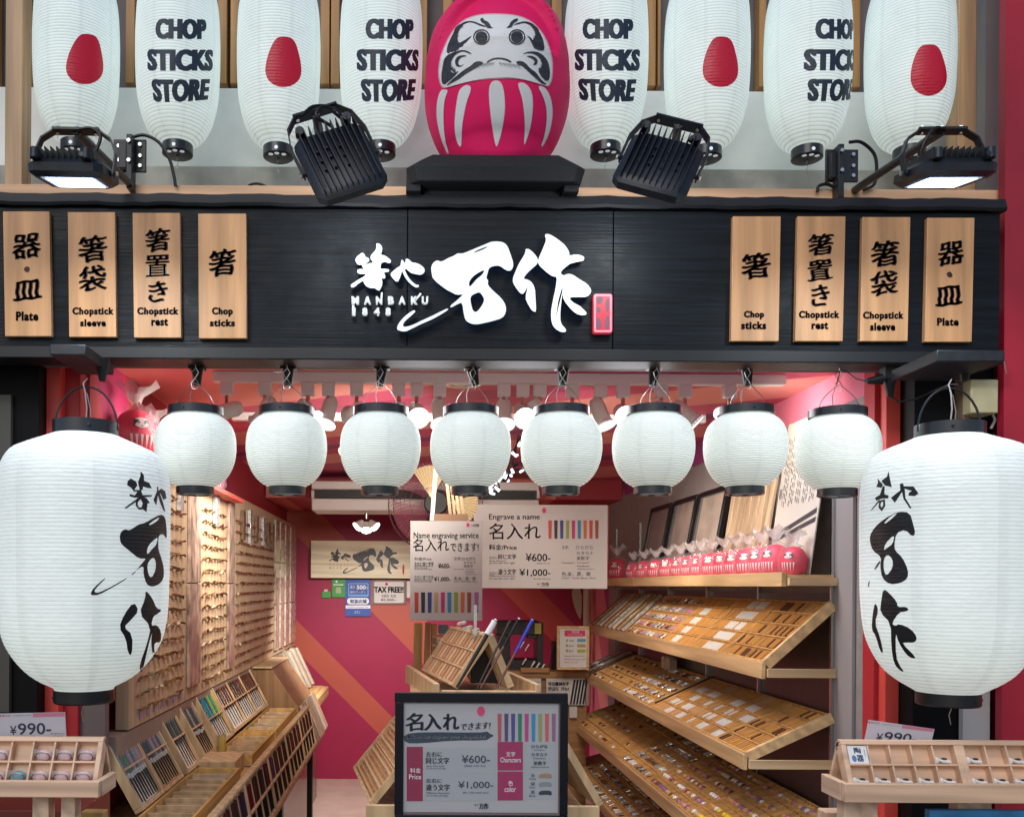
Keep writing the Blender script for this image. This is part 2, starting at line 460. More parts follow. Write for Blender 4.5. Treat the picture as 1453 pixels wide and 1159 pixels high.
mb = MB(); mb.box(xs[0], xs[3], dF + .081, dF + .19, FZ0 + .02, FZ0 + .03); mb.build('soffit', mat('soffit_metal', (.10, .10, .095), .7), fas)

# wooden name plaques
PLQ = wood('plaque_wood', (.70, .37, .17), 'Z', var=.16, fine=60)
INKBR = mat('carved_brown_ink', (.035, .012, .01), .6)
GREYINK = mat('worn_grey_ink', (.40, .41, .38), .7)
def plaque(x0, y0, x1, y1, kanji, eng, label, lean, faded=False):
    base = P((x0 + x1) / 2, y1, dF)
    t = thing('wooden_plaque', label, 'plaque', base, 'wooden plaques on the black fascia')
    mb = MB(); d0 = dF - .016
    q = [P(x0, y0, d0), P(x1, y0, d0), P(x1 + lean, y1, d0), P(x0 + lean, y1, d0)]
    b = [v + Vector((0, .0155, 0)) for v in q]
    mb.hexa([q[3], q[2], b[2], b[3], q[0], q[1], b[1], b[0]]); mb.build('board', PLQ, t, bevel=.0012)
    m = front(d0 - .0012)
    for ch, bx in kanji:
        mb = MB()
        if faded and ch == '置':
            ym = (bx[1] + bx[3]) / 2 + 1
            v, f = slice2d(fit(text2d('置', .004)[0], bx, 0, .06), text2d('置', .004)[1], 0, 1.0)
            for k in (-1.1, 0, 1.1):
                ctr = [sum(v[i][1] for i in q_) / len(q_) for q_ in f]
                mb.add([m(x + k, y) for x, y in v], [q_ for q_, c in zip(f, ctr) if c < ym])
                mb.add([m(x + k, y) for x, y in v], [q_ for q_, c in zip(f, ctr) if c >= ym], 1)
            mb.build('lettering', [INKBR, GREYINK], t, fix=False)
        else:
            mw = lambda x, y: P(x + .8 * math.sin(y * .33 + bx[0]) + .4 * math.sin(y * .9), y + .7 * math.sin(x * .31 + bx[1]), d0 - .0012)
            text(mb, ch, bx, mw, off=.004, bold=1.3 if ch != '・' else 0, rise=.14 if ch != '・' else 0, sl=(4, 4))
            mb.build('lettering', INKBR, t, fix=False)
    for s, bx in eng:
        mb = MB(); text(mb, s, bx, m, off=.03, bold=.45, sp=1.15); mb.build('lettering', INKBR, t, fix=False)
plaque(4, 300, 70, 477, [('器', (18, 330, 57, 368)), ('・', (34, 378, 42, 386)), ('皿', (19, 396, 58, 427))], [('Plate', (23, 442, 54, 455))], 'wooden plaque lettered Plate at the left end of the fascia', 3)
plaque(96, 301, 163, 478, [('箸', (112, 334, 150, 372)), ('袋', (112, 376, 150, 414))], [('Chopstick', (103, 436, 161, 449)), ('sleeve', (114, 453, 150, 463))], 'wooden plaque lettered Chopstick sleeve left of the white logo', 2)
plaque(188, 302, 255, 479, [('箸', (207, 324, 240, 357)), ('置', (207, 361, 240, 393)), ('き', (211, 399, 237, 428))], [('Chopstick', (195, 436, 253, 449)), ('rest', (215, 452, 238, 462))], 'wooden plaque lettered Chopstick rest with a half faded character', 2, True)
plaque(281, 303, 349, 480, [('箸', (297, 353, 334, 392))], [('Chop', (301, 436, 330, 449)), ('sticks', (298, 453, 333, 463))], 'wooden plaque lettered Chop sticks nearest left of the white logo', 1)
plaque(1040, 307, 1108, 484, [('箸', (1053, 358, 1092, 396))], [('Chop', (1056, 441, 1084, 453)), ('sticks', (1052, 456, 1087, 467))], 'wooden plaque lettered Chop sticks beside the red seal side', -3)
plaque(1132, 307, 1200, 484, [('箸', (1148, 331, 1182, 363)), ('置', (1147, 367, 1180, 399)), ('き', (1152, 404, 1176, 434))], [('Chopstick', (1134, 441, 1191, 454)), ('rest', (1152, 457, 1175, 467))], 'wooden plaque lettered Chopstick rest right of the logo, characters unfaded', -4)
plaque(1224, 308, 1292, 484, [('箸', (1237, 341, 1275, 379)), ('袋', (1236, 383, 1273, 420))], [('Chopstick', (1225, 442, 1282, 455)), ('sleeve', (1235, 458, 1270, 469))], 'wooden plaque lettered Chopstick sleeve right of the logo', -4)
plaque(1316, 309, 1383, 485, [('器', (1332, 341, 1367, 377)), ('・', (1343, 386, 1351, 394)), ('皿', (1328, 404, 1365, 435))], [('Plate', (1330, 451, 1360, 462))], 'wooden plaque lettered Plate at the right end of the fascia', -4)

# the white logo in standing-off letters
G1 = sc([(400,135),(440,145),(468,190),(462,240),(445,280),(500,290),(580,350),(572,385),(550,390),(500,370),(455,385),(445,425),(440,460),(540,460),(558,480),(545,500),(480,505),(505,545),(505,580),(480,585),(455,565),(468,610),(465,670),(430,740),(400,725),(365,700),(320,705),(265,680),(235,640),(230,605),(160,650),(110,695),(75,695),(68,660),(90,645),(160,600),(255,545),(260,525),(170,525),(150,500),(155,470),(180,460),(240,465),(215,430),(205,405),(170,410),(140,385),(125,340),(150,300),(190,270),(215,255),(240,275),(255,310),(295,325),(305,350),(290,375),(262,390),(265,410),(300,385),(340,390),(352,375),(330,350),(315,315),(330,280),(380,230),(395,180),(388,150)], 490, 330, .11217)
G2 = sc([(715,340),(740,365),(750,390),(765,370),(760,340),(785,330),(815,350),(840,380),(900,385),(960,415),(1005,460),(1000,510),(950,540),(900,530),(830,515),(790,480),(765,455),(750,470),(780,540),(830,610),(890,660),(930,665),(930,690),(900,700),(860,680),(790,620),(740,540),(720,480),(695,560),(670,620),(640,622),(600,580),(568,535),(590,500),(650,450),(700,420),(705,370)], 490, 330, .11217)
G3 = [sc(l, 560, 330, .1294) for l in ([(470,305),(510,325),(600,275),(640,262),(690,230),(720,232),(760,228),(850,190),(1020,120),(1060,102),(1140,98),(1205,115),(1240,155),(1270,240),(1300,330),(1298,390),(1260,428),(1210,410),(1150,365),(1080,370),(1035,390),(1020,440),(1003,505),(1028,525),(1018,575),(1080,640),(1170,720),(1220,800),(1220,880),(1180,940),(1080,970),(1000,990),(900,1010),(830,1000),(775,965),(755,880),(740,770),(700,780),(610,830),(612,800),(660,765),(720,710),(755,678),(680,688),(610,650),(560,625),(420,515),(403,440),(400,370),(430,325)],
    [(990,408),(960,465),(900,510),(850,570),(820,600),(812,550),(850,490),(920,440)], [(930,652),(960,690),(983,730),(970,780),(930,840),(895,875),(858,862),(838,790),(828,720),(850,685)], [(1022,152),(1010,168),(940,200),(868,226),(866,218),(930,185)])]
G3T = sc([(580,832),(590,848),(500,905),(420,950),(280,1010),(180,1060),(120,1088),(50,1080),(22,1060),(40,1000),(110,920),(170,875),(215,850),(230,870),(180,915),(110,975),(85,1020),(110,1040),(200,1015),(300,965),(400,920),(500,870)], 560, 330, .1294)
G4L = sc([(220,243),(260,245),(310,290),(350,345),(345,395),(300,435),(240,490),(195,550),(250,560),(290,590),(318,650),(322,720),(332,885),(310,892),(280,870),(240,800),(218,745),(240,650),(245,610),(235,650),(205,700),(180,710),(140,670),(90,590),(92,540),(120,470),(150,400),(200,320),(222,275)], 715, 320, .1381)
G4R = [sc(l, 715, 320, .1381) for l in ([(430,90),(470,95),(530,130),(610,190),(650,240),(670,280),(668,315),(740,300),(800,312),(828,335),(812,370),(760,375),(700,392),(680,395),(620,440),(575,490),(610,520),(650,500),(700,505),(780,560),(850,600),(895,660),(890,700),(850,740),(760,738),(665,742),(700,790),(780,830),(820,870),(850,900),(840,925),(770,925),(700,880),(610,770),(602,700),(585,800),(575,960),(590,1020),(640,1070),(630,1100),(580,1098),(520,1060),(487,1000),(480,900),(500,780),(530,650),(545,530),(500,530),(430,480),(345,400),(355,340),(400,240),(435,150),(418,110)],
    [(600,628),(600,680),(575,780),(545,900),(532,960),(545,860),(560,760),(585,680)])]
LOGO = [[G1], [G2], G3, [G3T], [G4L], G4R]
LW = mat('lit_white_acrylic', (.8, .82, .84), .35, emit=(.92, .97, 1), estr=.30)
LSIDE = mat('letter_side', (.02, .03, .06), .4)
LBACK = mat('letter_halo_glow', (.1, .15, .3), .5, emit=(.25, .5, 1), estr=1.1)  # blue glow added on the letter backs to imitate a halo on the board
sign = thing('shop_sign', 'large white brush lettered logo standing off the middle of the black fascia', 'sign', P(665, 470, dF))
for i, g in enumerate(LOGO):
    mb = MB(); prism(mb, g, front(dF - .028), -.0006 * i, .014, 0, 1, 2)
    mb.build('letter', [LW, LSIDE, LBACK], sign)
for s, x0, x1, y0, y1 in [('M', 499.5, 509, 421, 432), ('A', 517, 526, 421, 432), ('N', 534, 542, 421, 432), ('B', 551, 558.5, 421, 432), ('A', 566, 575, 421, 432), ('K', 583.5, 592, 421, 432), ('U', 599, 607, 421, 432),
                          ('1', 500, 504, 437, 448), ('8', 514.5, 521, 437, 448), ('4', 531, 538.5, 437, 448), ('8', 547.5, 554, 437, 448)]:
    mb = MB(); text(mb, s, (x0, y0, x1, y1), front(dF - .016), off=.02, bold=.5)
    o = mb.build('letter', LW, sign, fix=False)
    md = o.modifiers.new('solid', 'SOLIDIFY'); md.thickness = .01; md.offset = 0
mb = MB(); poly(mb, [[(540, 424), (540.5, 415), (543, 415), (542.5, 424)]], front(dF - .0162), sm=0); mb.build('letter_stroke', LW, sign, fix=False); mb = MB(); poly(mb, [[(586.5, 428), (596, 415.5), (598.5, 417), (590, 427)]], front(dF - .0162), sm=0); mb.build('letter_stroke', LW, sign, fix=False); mb = MB(); poly(mb, [[(499.5, 431), (502.5, 431), (503, 438), (500, 438)]], front(dF - .0162), sm=0)
mb.build('letter_stroke', LW, sign, fix=False)
# red seal
seal = thing('red_seal_sign', 'small red glowing seal plate at the right of the white logo', 'sign', P(855, 472, dF))
def rrect(x0, y0, x1, y1, r, n=4):
    pts = []
    for cx, cy, a in ((x1 - r, y0 + r, -90), (x1 - r, y1 - r, 0), (x0 + r, y1 - r, 90), (x0 + r, y0 + r, 180)):
        for k in range(n + 1):
            t = R(a + 90 * k / n); pts.append((cx + r * math.cos(t), cy + r * math.sin(t)))
    return pts
mb = MB(); prism(mb, [rrect(842, 417, 869, 472, 3)], front(dF - .022), 0, .02, sm=0)
mb.build('plate', [mat('seal_red', (.45, .01, .03), .35, emit=(1, .06, .1), estr=.35)], seal)
mb = MB(); poly(mb, [rrect(843, 417.5, 868, 471.5, 2.6), rrect(845.5, 420.5, 865.5, 468.5, 1.5)], front(dF - .0228), sm=0)
mb.build('border', mat('seal_pink', (.8, .2, .25), .4, emit=(1, .25, .32), estr=.7), seal, fix=False)
mb = MB()
for l in ([(846, 421), (856, 421), (855, 427), (852, 432), (847, 430)], [(860, 424), (865, 423), (864.5, 441), (861, 443), (859, 436)], [(846, 436), (851, 435), (853, 443), (847, 445)], [(846, 449), (850, 451), (854, 460), (852, 467), (846, 467)], [(859, 449), (865, 447), (865, 467), (858, 467)]):
    poly(mb, [l], front(dF - .0226))
mb.build('seal_character', mat('seal_grey', (.2, .09, .13), .5), seal, fix=False)
# ============================================================ PAPER LANTERNS
def paper(name, ribs_per_m, top, bot, zlo, zhi, strength, seams=8, phase=0.0, lw=.26, ld=.48, sw=.04, wr=.18):
    m = bpy.data.materials.new(name); m.use_nodes = True; nt = m.node_tree
    b = nt.nodes['Principled BSDF']; b.inputs['Roughness'].default_value = .5
    b.inputs['Base Color'].default_value = (.60, .63, .60, 1)
    N = nt.nodes.new; L = nt.links.new
    tc = N('ShaderNodeTexCoord'); sp = N('ShaderNodeSeparateXYZ'); L(tc.outputs['Object'], sp.inputs[0])
    # wires: thin dark line once per rib
    mu = N('ShaderNodeMath'); mu.operation = 'MULTIPLY'; mu.inputs[1].default_value = ribs_per_m; L(sp.outputs[2], mu.inputs[0])
    ad = N('ShaderNodeMath'); ad.operation = 'ADD'; ad.inputs[1].default_value = 1000.0; L(mu.outputs[0], ad.inputs[0])
    fr = N('ShaderNodeMath'); fr.operation = 'FRACT'; L(ad.outputs[0], fr.inputs[0])
    pp = N('ShaderNodeMath'); pp.operation = 'PINGPONG'; pp.inputs[1].default_value = .5; L(fr.outputs[0], pp.inputs[0])
    w = N('ShaderNodeMapRange'); w.interpolation_type = 'SMOOTHSTEP'; w.inputs[1].default_value = 0; w.inputs[2].default_value = lw; w.inputs[3].default_value = ld; w.inputs[4].default_value = 1
    L(pp.outputs[0], w.inputs[0])
    # seams between the paper gores
    at = N('ShaderNodeMath'); at.operation = 'ARCTAN2'; L(sp.outputs[1], at.inputs[0]); L(sp.outputs[0], at.inputs[1])
    am = N('ShaderNodeMath'); am.operation = 'MULTIPLY_ADD'; am.inputs[1].default_value = seams / (2 * math.pi); am.inputs[2].default_value = 100.28 + phase; L(at.outputs[0], am.inputs[0])
    af = N('ShaderNodeMath'); af.operation = 'FRACT'; L(am.outputs[0], af.inputs[0])
    sm = N('ShaderNodeMapRange'); sm.interpolation_type = 'SMOOTHSTEP'; sm.inputs[1].default_value = .0; sm.inputs[2].default_value = sw; sm.inputs[3].default_value = .84; sm.inputs[4].default_value = 1; L(af.outputs[0], sm.inputs[0])
    s2 = N('ShaderNodeMapRange'); s2.interpolation_type = 'SMOOTHSTEP'; s2.inputs[1].default_value = .08; s2.inputs[2].default_value = .09 + sw; s2.inputs[3].default_value = 1; s2.inputs[4].default_value = 0; L(af.outputs[0], s2.inputs[0])
    mxs = N('ShaderNodeMath'); mxs.operation = 'MAXIMUM'; L(sm.outputs[0], mxs.inputs[0])
    inv = N('ShaderNodeMapRange'); inv.inputs[3].default_value = 1.0; inv.inputs[4].default_value = .88; L(s2.outputs[0], inv.inputs[0]); L(inv.outputs[0], mxs.inputs[1])
    mn = N('ShaderNodeMath'); mn.operation = 'MINIMUM'; L(sm.outputs[0], mn.inputs[0]); L(inv.outputs[0], mn.inputs[1])
    # uneven paper
    n = N('ShaderNodeTexNoise'); n.inputs['Scale'].default_value = 9; n.inputs['Detail'].default_value = 6; L(tc.outputs['Object'], n.inputs['Vector'])
    nr = N('ShaderNodeMapRange'); nr.inputs[1].default_value = .25; nr.inputs[2].default_value = .75; nr.inputs[3].default_value = .90; nr.inputs[4].default_value = 1.06; L(n.outputs[0], nr.inputs[0])
    nc = N('ShaderNodeTexNoise'); nc.inputs['Scale'].default_value = 38; nc.inputs['Detail'].default_value = 3; nc.inputs['Distortion'].default_value = 1.2; L(tc.outputs['Object'], nc.inputs['Vector'])
    ncr = N('ShaderNodeMapRange'); ncr.inputs[1].default_value = .42; ncr.inputs[2].default_value = .5; ncr.inputs[3].default_value = .95; ncr.inputs[4].default_value = 1; L(nc.outputs[0], ncr.inputs[0])
    # bulb sits in the lower half: warm greenish paper there, bluer above
    zr = N('ShaderNodeMapRange'); zr.inputs[1].default_value = zlo; zr.inputs[2].default_value = zhi; L(sp.outputs[2], zr.inputs[0])
    cr = N('ShaderNodeValToRGB'); cr.color_ramp.elements[0].color = (*bot, 1); cr.color_ramp.elements[1].color = (*top, 1); L(zr.outputs[0], cr.inputs[0])
    m1 = N('ShaderNodeMath'); m1.operation = 'MULTIPLY'; L(w.outputs[0], m1.inputs[0]); L(mn.outputs[0], m1.inputs[1])
    m2 = N('ShaderNodeMath'); m2.operation = 'MULTIPLY'; L(m1.outputs[0], m2.inputs[0]); L(nr.outputs[0], m2.inputs[1])
    m25 = N('ShaderNodeMath'); m25.operation = 'MULTIPLY'; L(m2.outputs[0], m25.inputs[0]); L(ncr.outputs[0], m25.inputs[1])
    m3 = N('ShaderNodeMath'); m3.operation = 'MULTIPLY'; m3.inputs[1].default_value = strength; L(m25.outputs[0], m3.inputs[0])
    L(cr.outputs[0], b.inputs['Emission Color']); L(m3.outputs[0], b.inputs['Emission Strength'])
    n2 = N('ShaderNodeTexNoise'); n2.inputs['Scale'].default_value = 45; n2.inputs['Detail'].default_value = 4
    mp = N('ShaderNodeMapping'); mp.inputs['Scale'].default_value = (1, 1, 1.8); mp.inputs['Rotation'].default_value = (0, .6, 0); L(tc.outputs['Object'], mp.inputs[0]); L(mp.outputs[0], n2.inputs['Vector'])
    bp = N('ShaderNodeBump'); bp.inputs['Strength'].default_value = wr; bp.inputs['Distance'].default_value = .005; L(n2.outputs[0], bp.inputs['Height']); L(bp.outputs[0], b.inputs['Normal'])
    return m

def interp(prof, z):
    """prof: list of (z, r) ascending in z"""
    if z <= prof[0][0]: return prof[0][1]
    for (a, ra), (b, rb) in zip(prof, prof[1:]):
        if z <= b:
            t = (z - a) / (b - a)
            return ra + (rb - ra) * t
    return prof[-1][1]
def smooth_prof(prof, n=60):
    """Catmull-Rom resample"""
    pts = [Vector((z, r)) for z, r in prof]
    pts = [2 * pts[0] - pts[1]] + pts + [2 * pts[-1] - pts[-2]]
    out = []
    for i in range(1, len(pts) - 2):
        p0, p1, p2, p3 = pts[i - 1:i + 3]
        for k in range(8):
            t = k / 8
            q = .5 * ((2 * p1) + (p2 - p0) * t + (2 * p0 - 5 * p1 + 4 * p2 - p3) * t * t + (3 * p1 - p0 - 3 * p2 + p3) * t ** 3)
            out.append((q.x, q.y))
    out.append((prof[-1][0], prof[-1][1]))
    return out

class Shell:
    """surface of revolution with wire ribs; local z measured from its base"""
    def __init__(s, prof, pitch, amp):
        s.prof = smooth_prof(prof); s.pitch = pitch; s.amp = amp
        s.z0, s.z1 = prof[0][0], prof[-1][0]
    def r(s, z):
        ph = (z / s.pitch) % 1.0
        return interp(s.prof, z) + s.amp * (math.sin(math.pi * ph) ** .7 if 0 < ph < 1 else 0)
    def body(s, mb, n=56, sub=4):
        prof = []
        z = s.z0
        st = s.pitch / sub
        while z < s.z1:
            prof.append((s.r(z), z)); z += st
        prof.append((s.r(s.z1 - 1e-4), s.z1))
        mb.lathe(prof, n, (0, 0), cap=False)
    def hit(s, px, py, loc, off=.0008):
        """point where the sight line through the pixel meets the shell standing at loc (local result)"""
        q = P(px, py, 1.0) - Vector((0, 0, H))
        o = Vector((0, 0, H)) - Vector(loc)
        def g(t):
            p = o + q * t
            return math.hypot(p.x, p.y) - s.r(min(max(p.z, s.z0), s.z1)) - off
        tc = -(o.x * q.x + o.y * q.y) / (q.x * q.x + q.y * q.y)
        a, b = tc - .5, tc
        if g(b) > 0: return o + q * tc
        for _ in range(26):
            mth = (a + b) / 2
            if g(mth) > 0: a = mth
            else: b = mth
        return o + q * b

CAPM = mat('lantern_cap', (.012, .013, .018), .3, var=.2, coat=.3)
BULB = mat('bulb_glow', (.9, .9, .9), .3, emit=(1, .98, .92), estr=2.5)

# ---- small round lanterns: profile measured from the photograph (px at lantern 1)
def zp(py, d): return (VY - py) * d / F
dS = 2.66
kS = dS / F
sprof = [(-693.5, 20), (-691, 27), (-684, 38.5), (-674, 47.5), (-661, 53.6), (-648, 56.2), (-636, 56.8), (-621, 55.3), (-609, 51), (-600, 45.5), (-594, 40), (-589, 34)]
def zfix(y, r, rmax, k, d):
    w = max(0, min(1, (.9 - r / rmax) / .45)); return (VY - y) * (d - w * r * k) / F
z0s = zfix(693.5, 19, 56.8, kS, dS)
sm_prof = [(zfix(-y, r, 56.8, kS, dS) - z0s, r * kS) for y, r in sprof]
sshell = Shell(sm_prof, 3.15 * kS, .0012)
zS = P(583, 693.5, dS).z
PS = paper('paper_small', 1 / (3.15 * kS), (.85, .95, .93), (.90, .97, .86), .0, .22, .42, lw=.28, ld=.28, sw=.06)
def build_small(px, label):
    base = P(px, 693.5, dS); base.z = H + z0s + (px - VX) * SR * -kS
    t = thing('round_lantern', label, 'lantern', base, 'row of eight round white lanterns under the fascia')
    mb = MB(); sshell.body(mb, 48, 4)
    o = mb.build('paper_shade', PS, None, fix=False); o.parent = t
    h = sm_prof[-1][0]
    mb = MB(); mb.lathe([(38.5 * kS, h - .001), (39 * kS, h), (39 * kS, h + 11 * kS), (37.5 * kS, h + 11.6 * kS), (37 * kS, h + 11 * kS), (37 * kS, h), (38.5 * kS, h - .001)], 40, (0, 0), cap=False)
    mb.lathe([(2 * kS, h + 2 * kS), (37.2 * kS, h + 2 * kS)], 40, (0, 0), cap=False)
    mb.cyl((-.018, -37.5 * kS, h + 5 * kS), (-.018, -40.5 * kS, h + 5 * kS), .0022, n=8)
    o = mb.build('top_cap', CAPM, None); o.parent = t
    mb = MB(); mb.lathe([(25.5 * kS, .003), (26.5 * kS, .002), (26.5 * kS, -9.5 * kS), (25 * kS, -10.2 * kS), (23 * kS, -10 * kS), (23 * kS, -2 * kS)], 36, (0, 0), cap=False)
    for a in range(6): mb.cyl((20 * kS * math.cos(a), 20 * kS * math.sin(a), -8 * kS), (20 * kS * math.cos(a), 20 * kS * math.sin(a), -8.6 * kS), 4 * kS, n=8)
    o = mb.build('bottom_cap', CAPM, None); o.parent = t
    mb = MB(); mb.cyl((0, 0, -5 * kS), (0, 0, -4.2 * kS), 22 * kS, n=20); o = mb.build('bulb', BULB, None); o.parent = t
    # carrying wires and hook
    top = h + 62 * kS
    mb = MB()
    for sx in (-1, 1):
        pts = [(sx * 29 * kS * math.cos(a * .9), -.01, h + 10 * kS + 34 * kS * math.sin(a)) for a in [k * math.pi / 2 / 7 for k in range(8)]]
        pts = [(sx * (1 - (i / 7) ** 1.6) * 27 * kS, -.012 + random.uniform(-.003, .003), h + 9 * kS + (i / 7) ** .75 * 36 * kS) for i in range(8)]
        mb.tube(pts, .0011, 5)
    mb.tube([(-6 * kS, 0, h + 8 * kS), (-8 * kS, -.004, h + 30 * kS), (-2 * kS, -.008, h + 48 * kS)], .0014, 5)
    o = mb.build('carrying_wire', WIRE, None); o.parent = t
    mb = MB()
    sx = random.choice((-1, 1)) * random.uniform(.7, 1.2)
    pts = [(sx * a * kS, -.01 + b * kS * .3, h + c * kS) for a, b, c in ((0, 0, 72), (1, 0, 66), (5, 1, 60), (0, 2, 52), (-6, 1, 45), (-4, 0, 37), (3, 1, 36), (6, 2, 42), (3, 2, 48), (-2, 1, 53), (-5, 0, 60), (0, 0, 65))]
    mb.tube(pts, .0013, 5)
    o = mb.build('hook', WIRE, None); o.parent = t
    return t, base
SX = [277, 406.5, 539, 667, 796, 926, 1057, 1188]
SLAB = ['first small round lantern from the left, half behind the big left lantern', 'small round lantern second from the left above the peg board end', 'small round lantern third from the left, over the small triple spotlight', 'small round lantern fourth from the left, over the fan and bamboo sticks',
        'small round lantern right of the glowing string lights', 'small round lantern sixth from the left beside a dazzling spotlight', 'small round lantern over the wooden slats and white poster', 'last small round lantern beside the black plug and the big right lantern']
small, sbase = build_small(SX[0], SLAB[0])
for i in range(1, 8):
    tgt = P(SX[i], 693.5 + (0 if i < 7 else 3), dS); tgt.z = sbase.z + (P(SX[i], 693.5 + (0 if i < 7 else 3), dS).z - P(SX[0], 693.5, dS).z)
    c = dup(small, tgt - sbase, SLAB[i], None)
    c.rotation_euler.z = random.uniform(-.5, .5)
    c.rotation_euler.y = random.uniform(-.012, .012)
# black lamp sockets on the soffit
for i, px in enumerate(SX[:-1]):
    t = thing('lamp_socket', 'black lamp socket above the ' + ['first', 'second', 'third', 'fourth', 'fifth', 'sixth', 'seventh'][i] + ' small round lantern from the left', 'socket', P(px + 3, 516, dS + .03), 'black sockets in a row under the fascia')
    mb = MB(); a = P(px + 3, 516, dS + .03)
    mb.box(a.x - .023, a.x + .023, a.y - .018, a.y + .018, a.z - .018, a.z + .01)
    mb.build('socket_base', BLACKP, t, bevel=.002)
    mb = MB(); lean = random.uniform(-.01, .012)
    mb.cyl((a.x, a.y, a.z - .018), (a.x + lean, a.y, a.z - .065), .017, .010, 14)
    mb.build('plug', BLACKP, t)

# ---- tall lanterns of the upper row
dT = 2.86; kT = dT / F
half = [(209, 20), (204, 27), (195, 38), (181, 47), (165, 53), (138, 58.8), (100, 61), (72, 61.3)]
full = half + [(152 - y, r) for y, r in reversed(half[:-1])]
tall_prof = [(-(y - 209) * kT, r * kT * .95) for y, r in full]
tshell = Shell(tall_prof, 4.15 * kT, .0011)
PT = paper('paper_tall', 1 / (4.15 * kT), (.74, .92, .97), (.82, .97, .93), .0, .45, .47, lw=.2, ld=.46, seams=8, phase=.2)
TX = [108, 252, 395, 540, 859, 1002, 1145, 1290]
TY = [205, 208, 212, 209, 209, 214, 214, 214]
MARK = [(0, 118), None, (0, 399), None, None, (0, 1020), None, (0, 1316)]
mark_shape = [(-9, 0), (0, -1), (10, 1), (16, 9), (20, 22), (24, 36), (25.5, 50), (22, 60), (12, 67), (0, 69), (-12, 67), (-22, 60), (-26, 50), (-25, 37), (-21, 22), (-15, 8)]
TWORD = {1: 253, 3: 551, 4: 858, 6: 1187}
TL = {0: 'tall white lantern with a red blob mark at the far left above a lit floodlight', 1: 'tall lantern lettered CHOP STICKS STORE second from the left', 2: 'tall white lantern with a red blob mark left of the tilted floodlight',
      3: 'tall lantern lettered CHOP STICKS STORE immediately left of the red doll', 4: 'tall lantern lettered CHOP STICKS STORE immediately right of the red doll', 5: 'tall white lantern with a red blob mark right of the doll, second after it',
      6: 'tall lantern with CHOP STICKS STORE turned partly out of sight', 7: 'tall white lantern with a red blob mark at the far right above a lit floodlight'}
tproto = None
def face_angle(X, cx, r=57.6):
    best = min((abs(VX + (X + r * kT * math.sin(a)) * F / (dT - r * kT * math.cos(a)) - cx), a) for a in [i * .01 - 1.5 for i in range(300)])
    return best[1]
def tall_parts(t):
    mb = MB(); tshell.body(mb, 56, 4); o = mb.build('paper_shade', PT, None, fix=False); o.parent = t
    mb = MB(); mb.lathe([(20.5 * kT, .004), (21.5 * kT, .003), (21.5 * kT, -11.5 * kT), (20 * kT, -12.5 * kT), (2 * kT, -12.5 * kT), (2 * kT, 0)], 36, (0, 0), cap=False)
    o = mb.build('bottom_cap', CAPM, None); o.parent = t
    mb = MB()
    for a in (-2.2, -1.57, -.9): mb.cyl((15 * kT * math.cos(a), 15 * kT * math.sin(a), -12.4 * kT), (15 * kT * math.cos(a), 15 * kT * math.sin(a), -12.9 * kT), 3.4 * kT, n=12)
    mb.cyl((0, -21.3 * kT, -7 * kT), (0, -21.9 * kT, -7 * kT), 2.6 * kT, n=10)
    o = mb.build('vent_hole', mat('vent_glow', (.8, .85, .9), .4, emit=(.8, .95, 1), estr=.3), None); o.parent = t
    mb = MB(); zt_ = tall_prof[-1][0]; mb.lathe([(20.5 * kT, zt_ - .004), (21.5 * kT, zt_ - .003), (21.5 * kT, zt_ + 13 * kT), (2 * kT, zt_ + 13 * kT)], 30, (0, 0), cap=False)
    o = mb.build('top_cap', CAPM, None); o.parent = t
    mb = MB(); q = []
    for k in range(10): q.append((.0025 * math.sin(k * 1.7), .002 * math.cos(k * 2.1), -12.5 * kT - k * 2.4 * kT))
    mb.tube(q, .0009, 5); o = mb.build('tail_wire', WIRE, None); o.parent = t
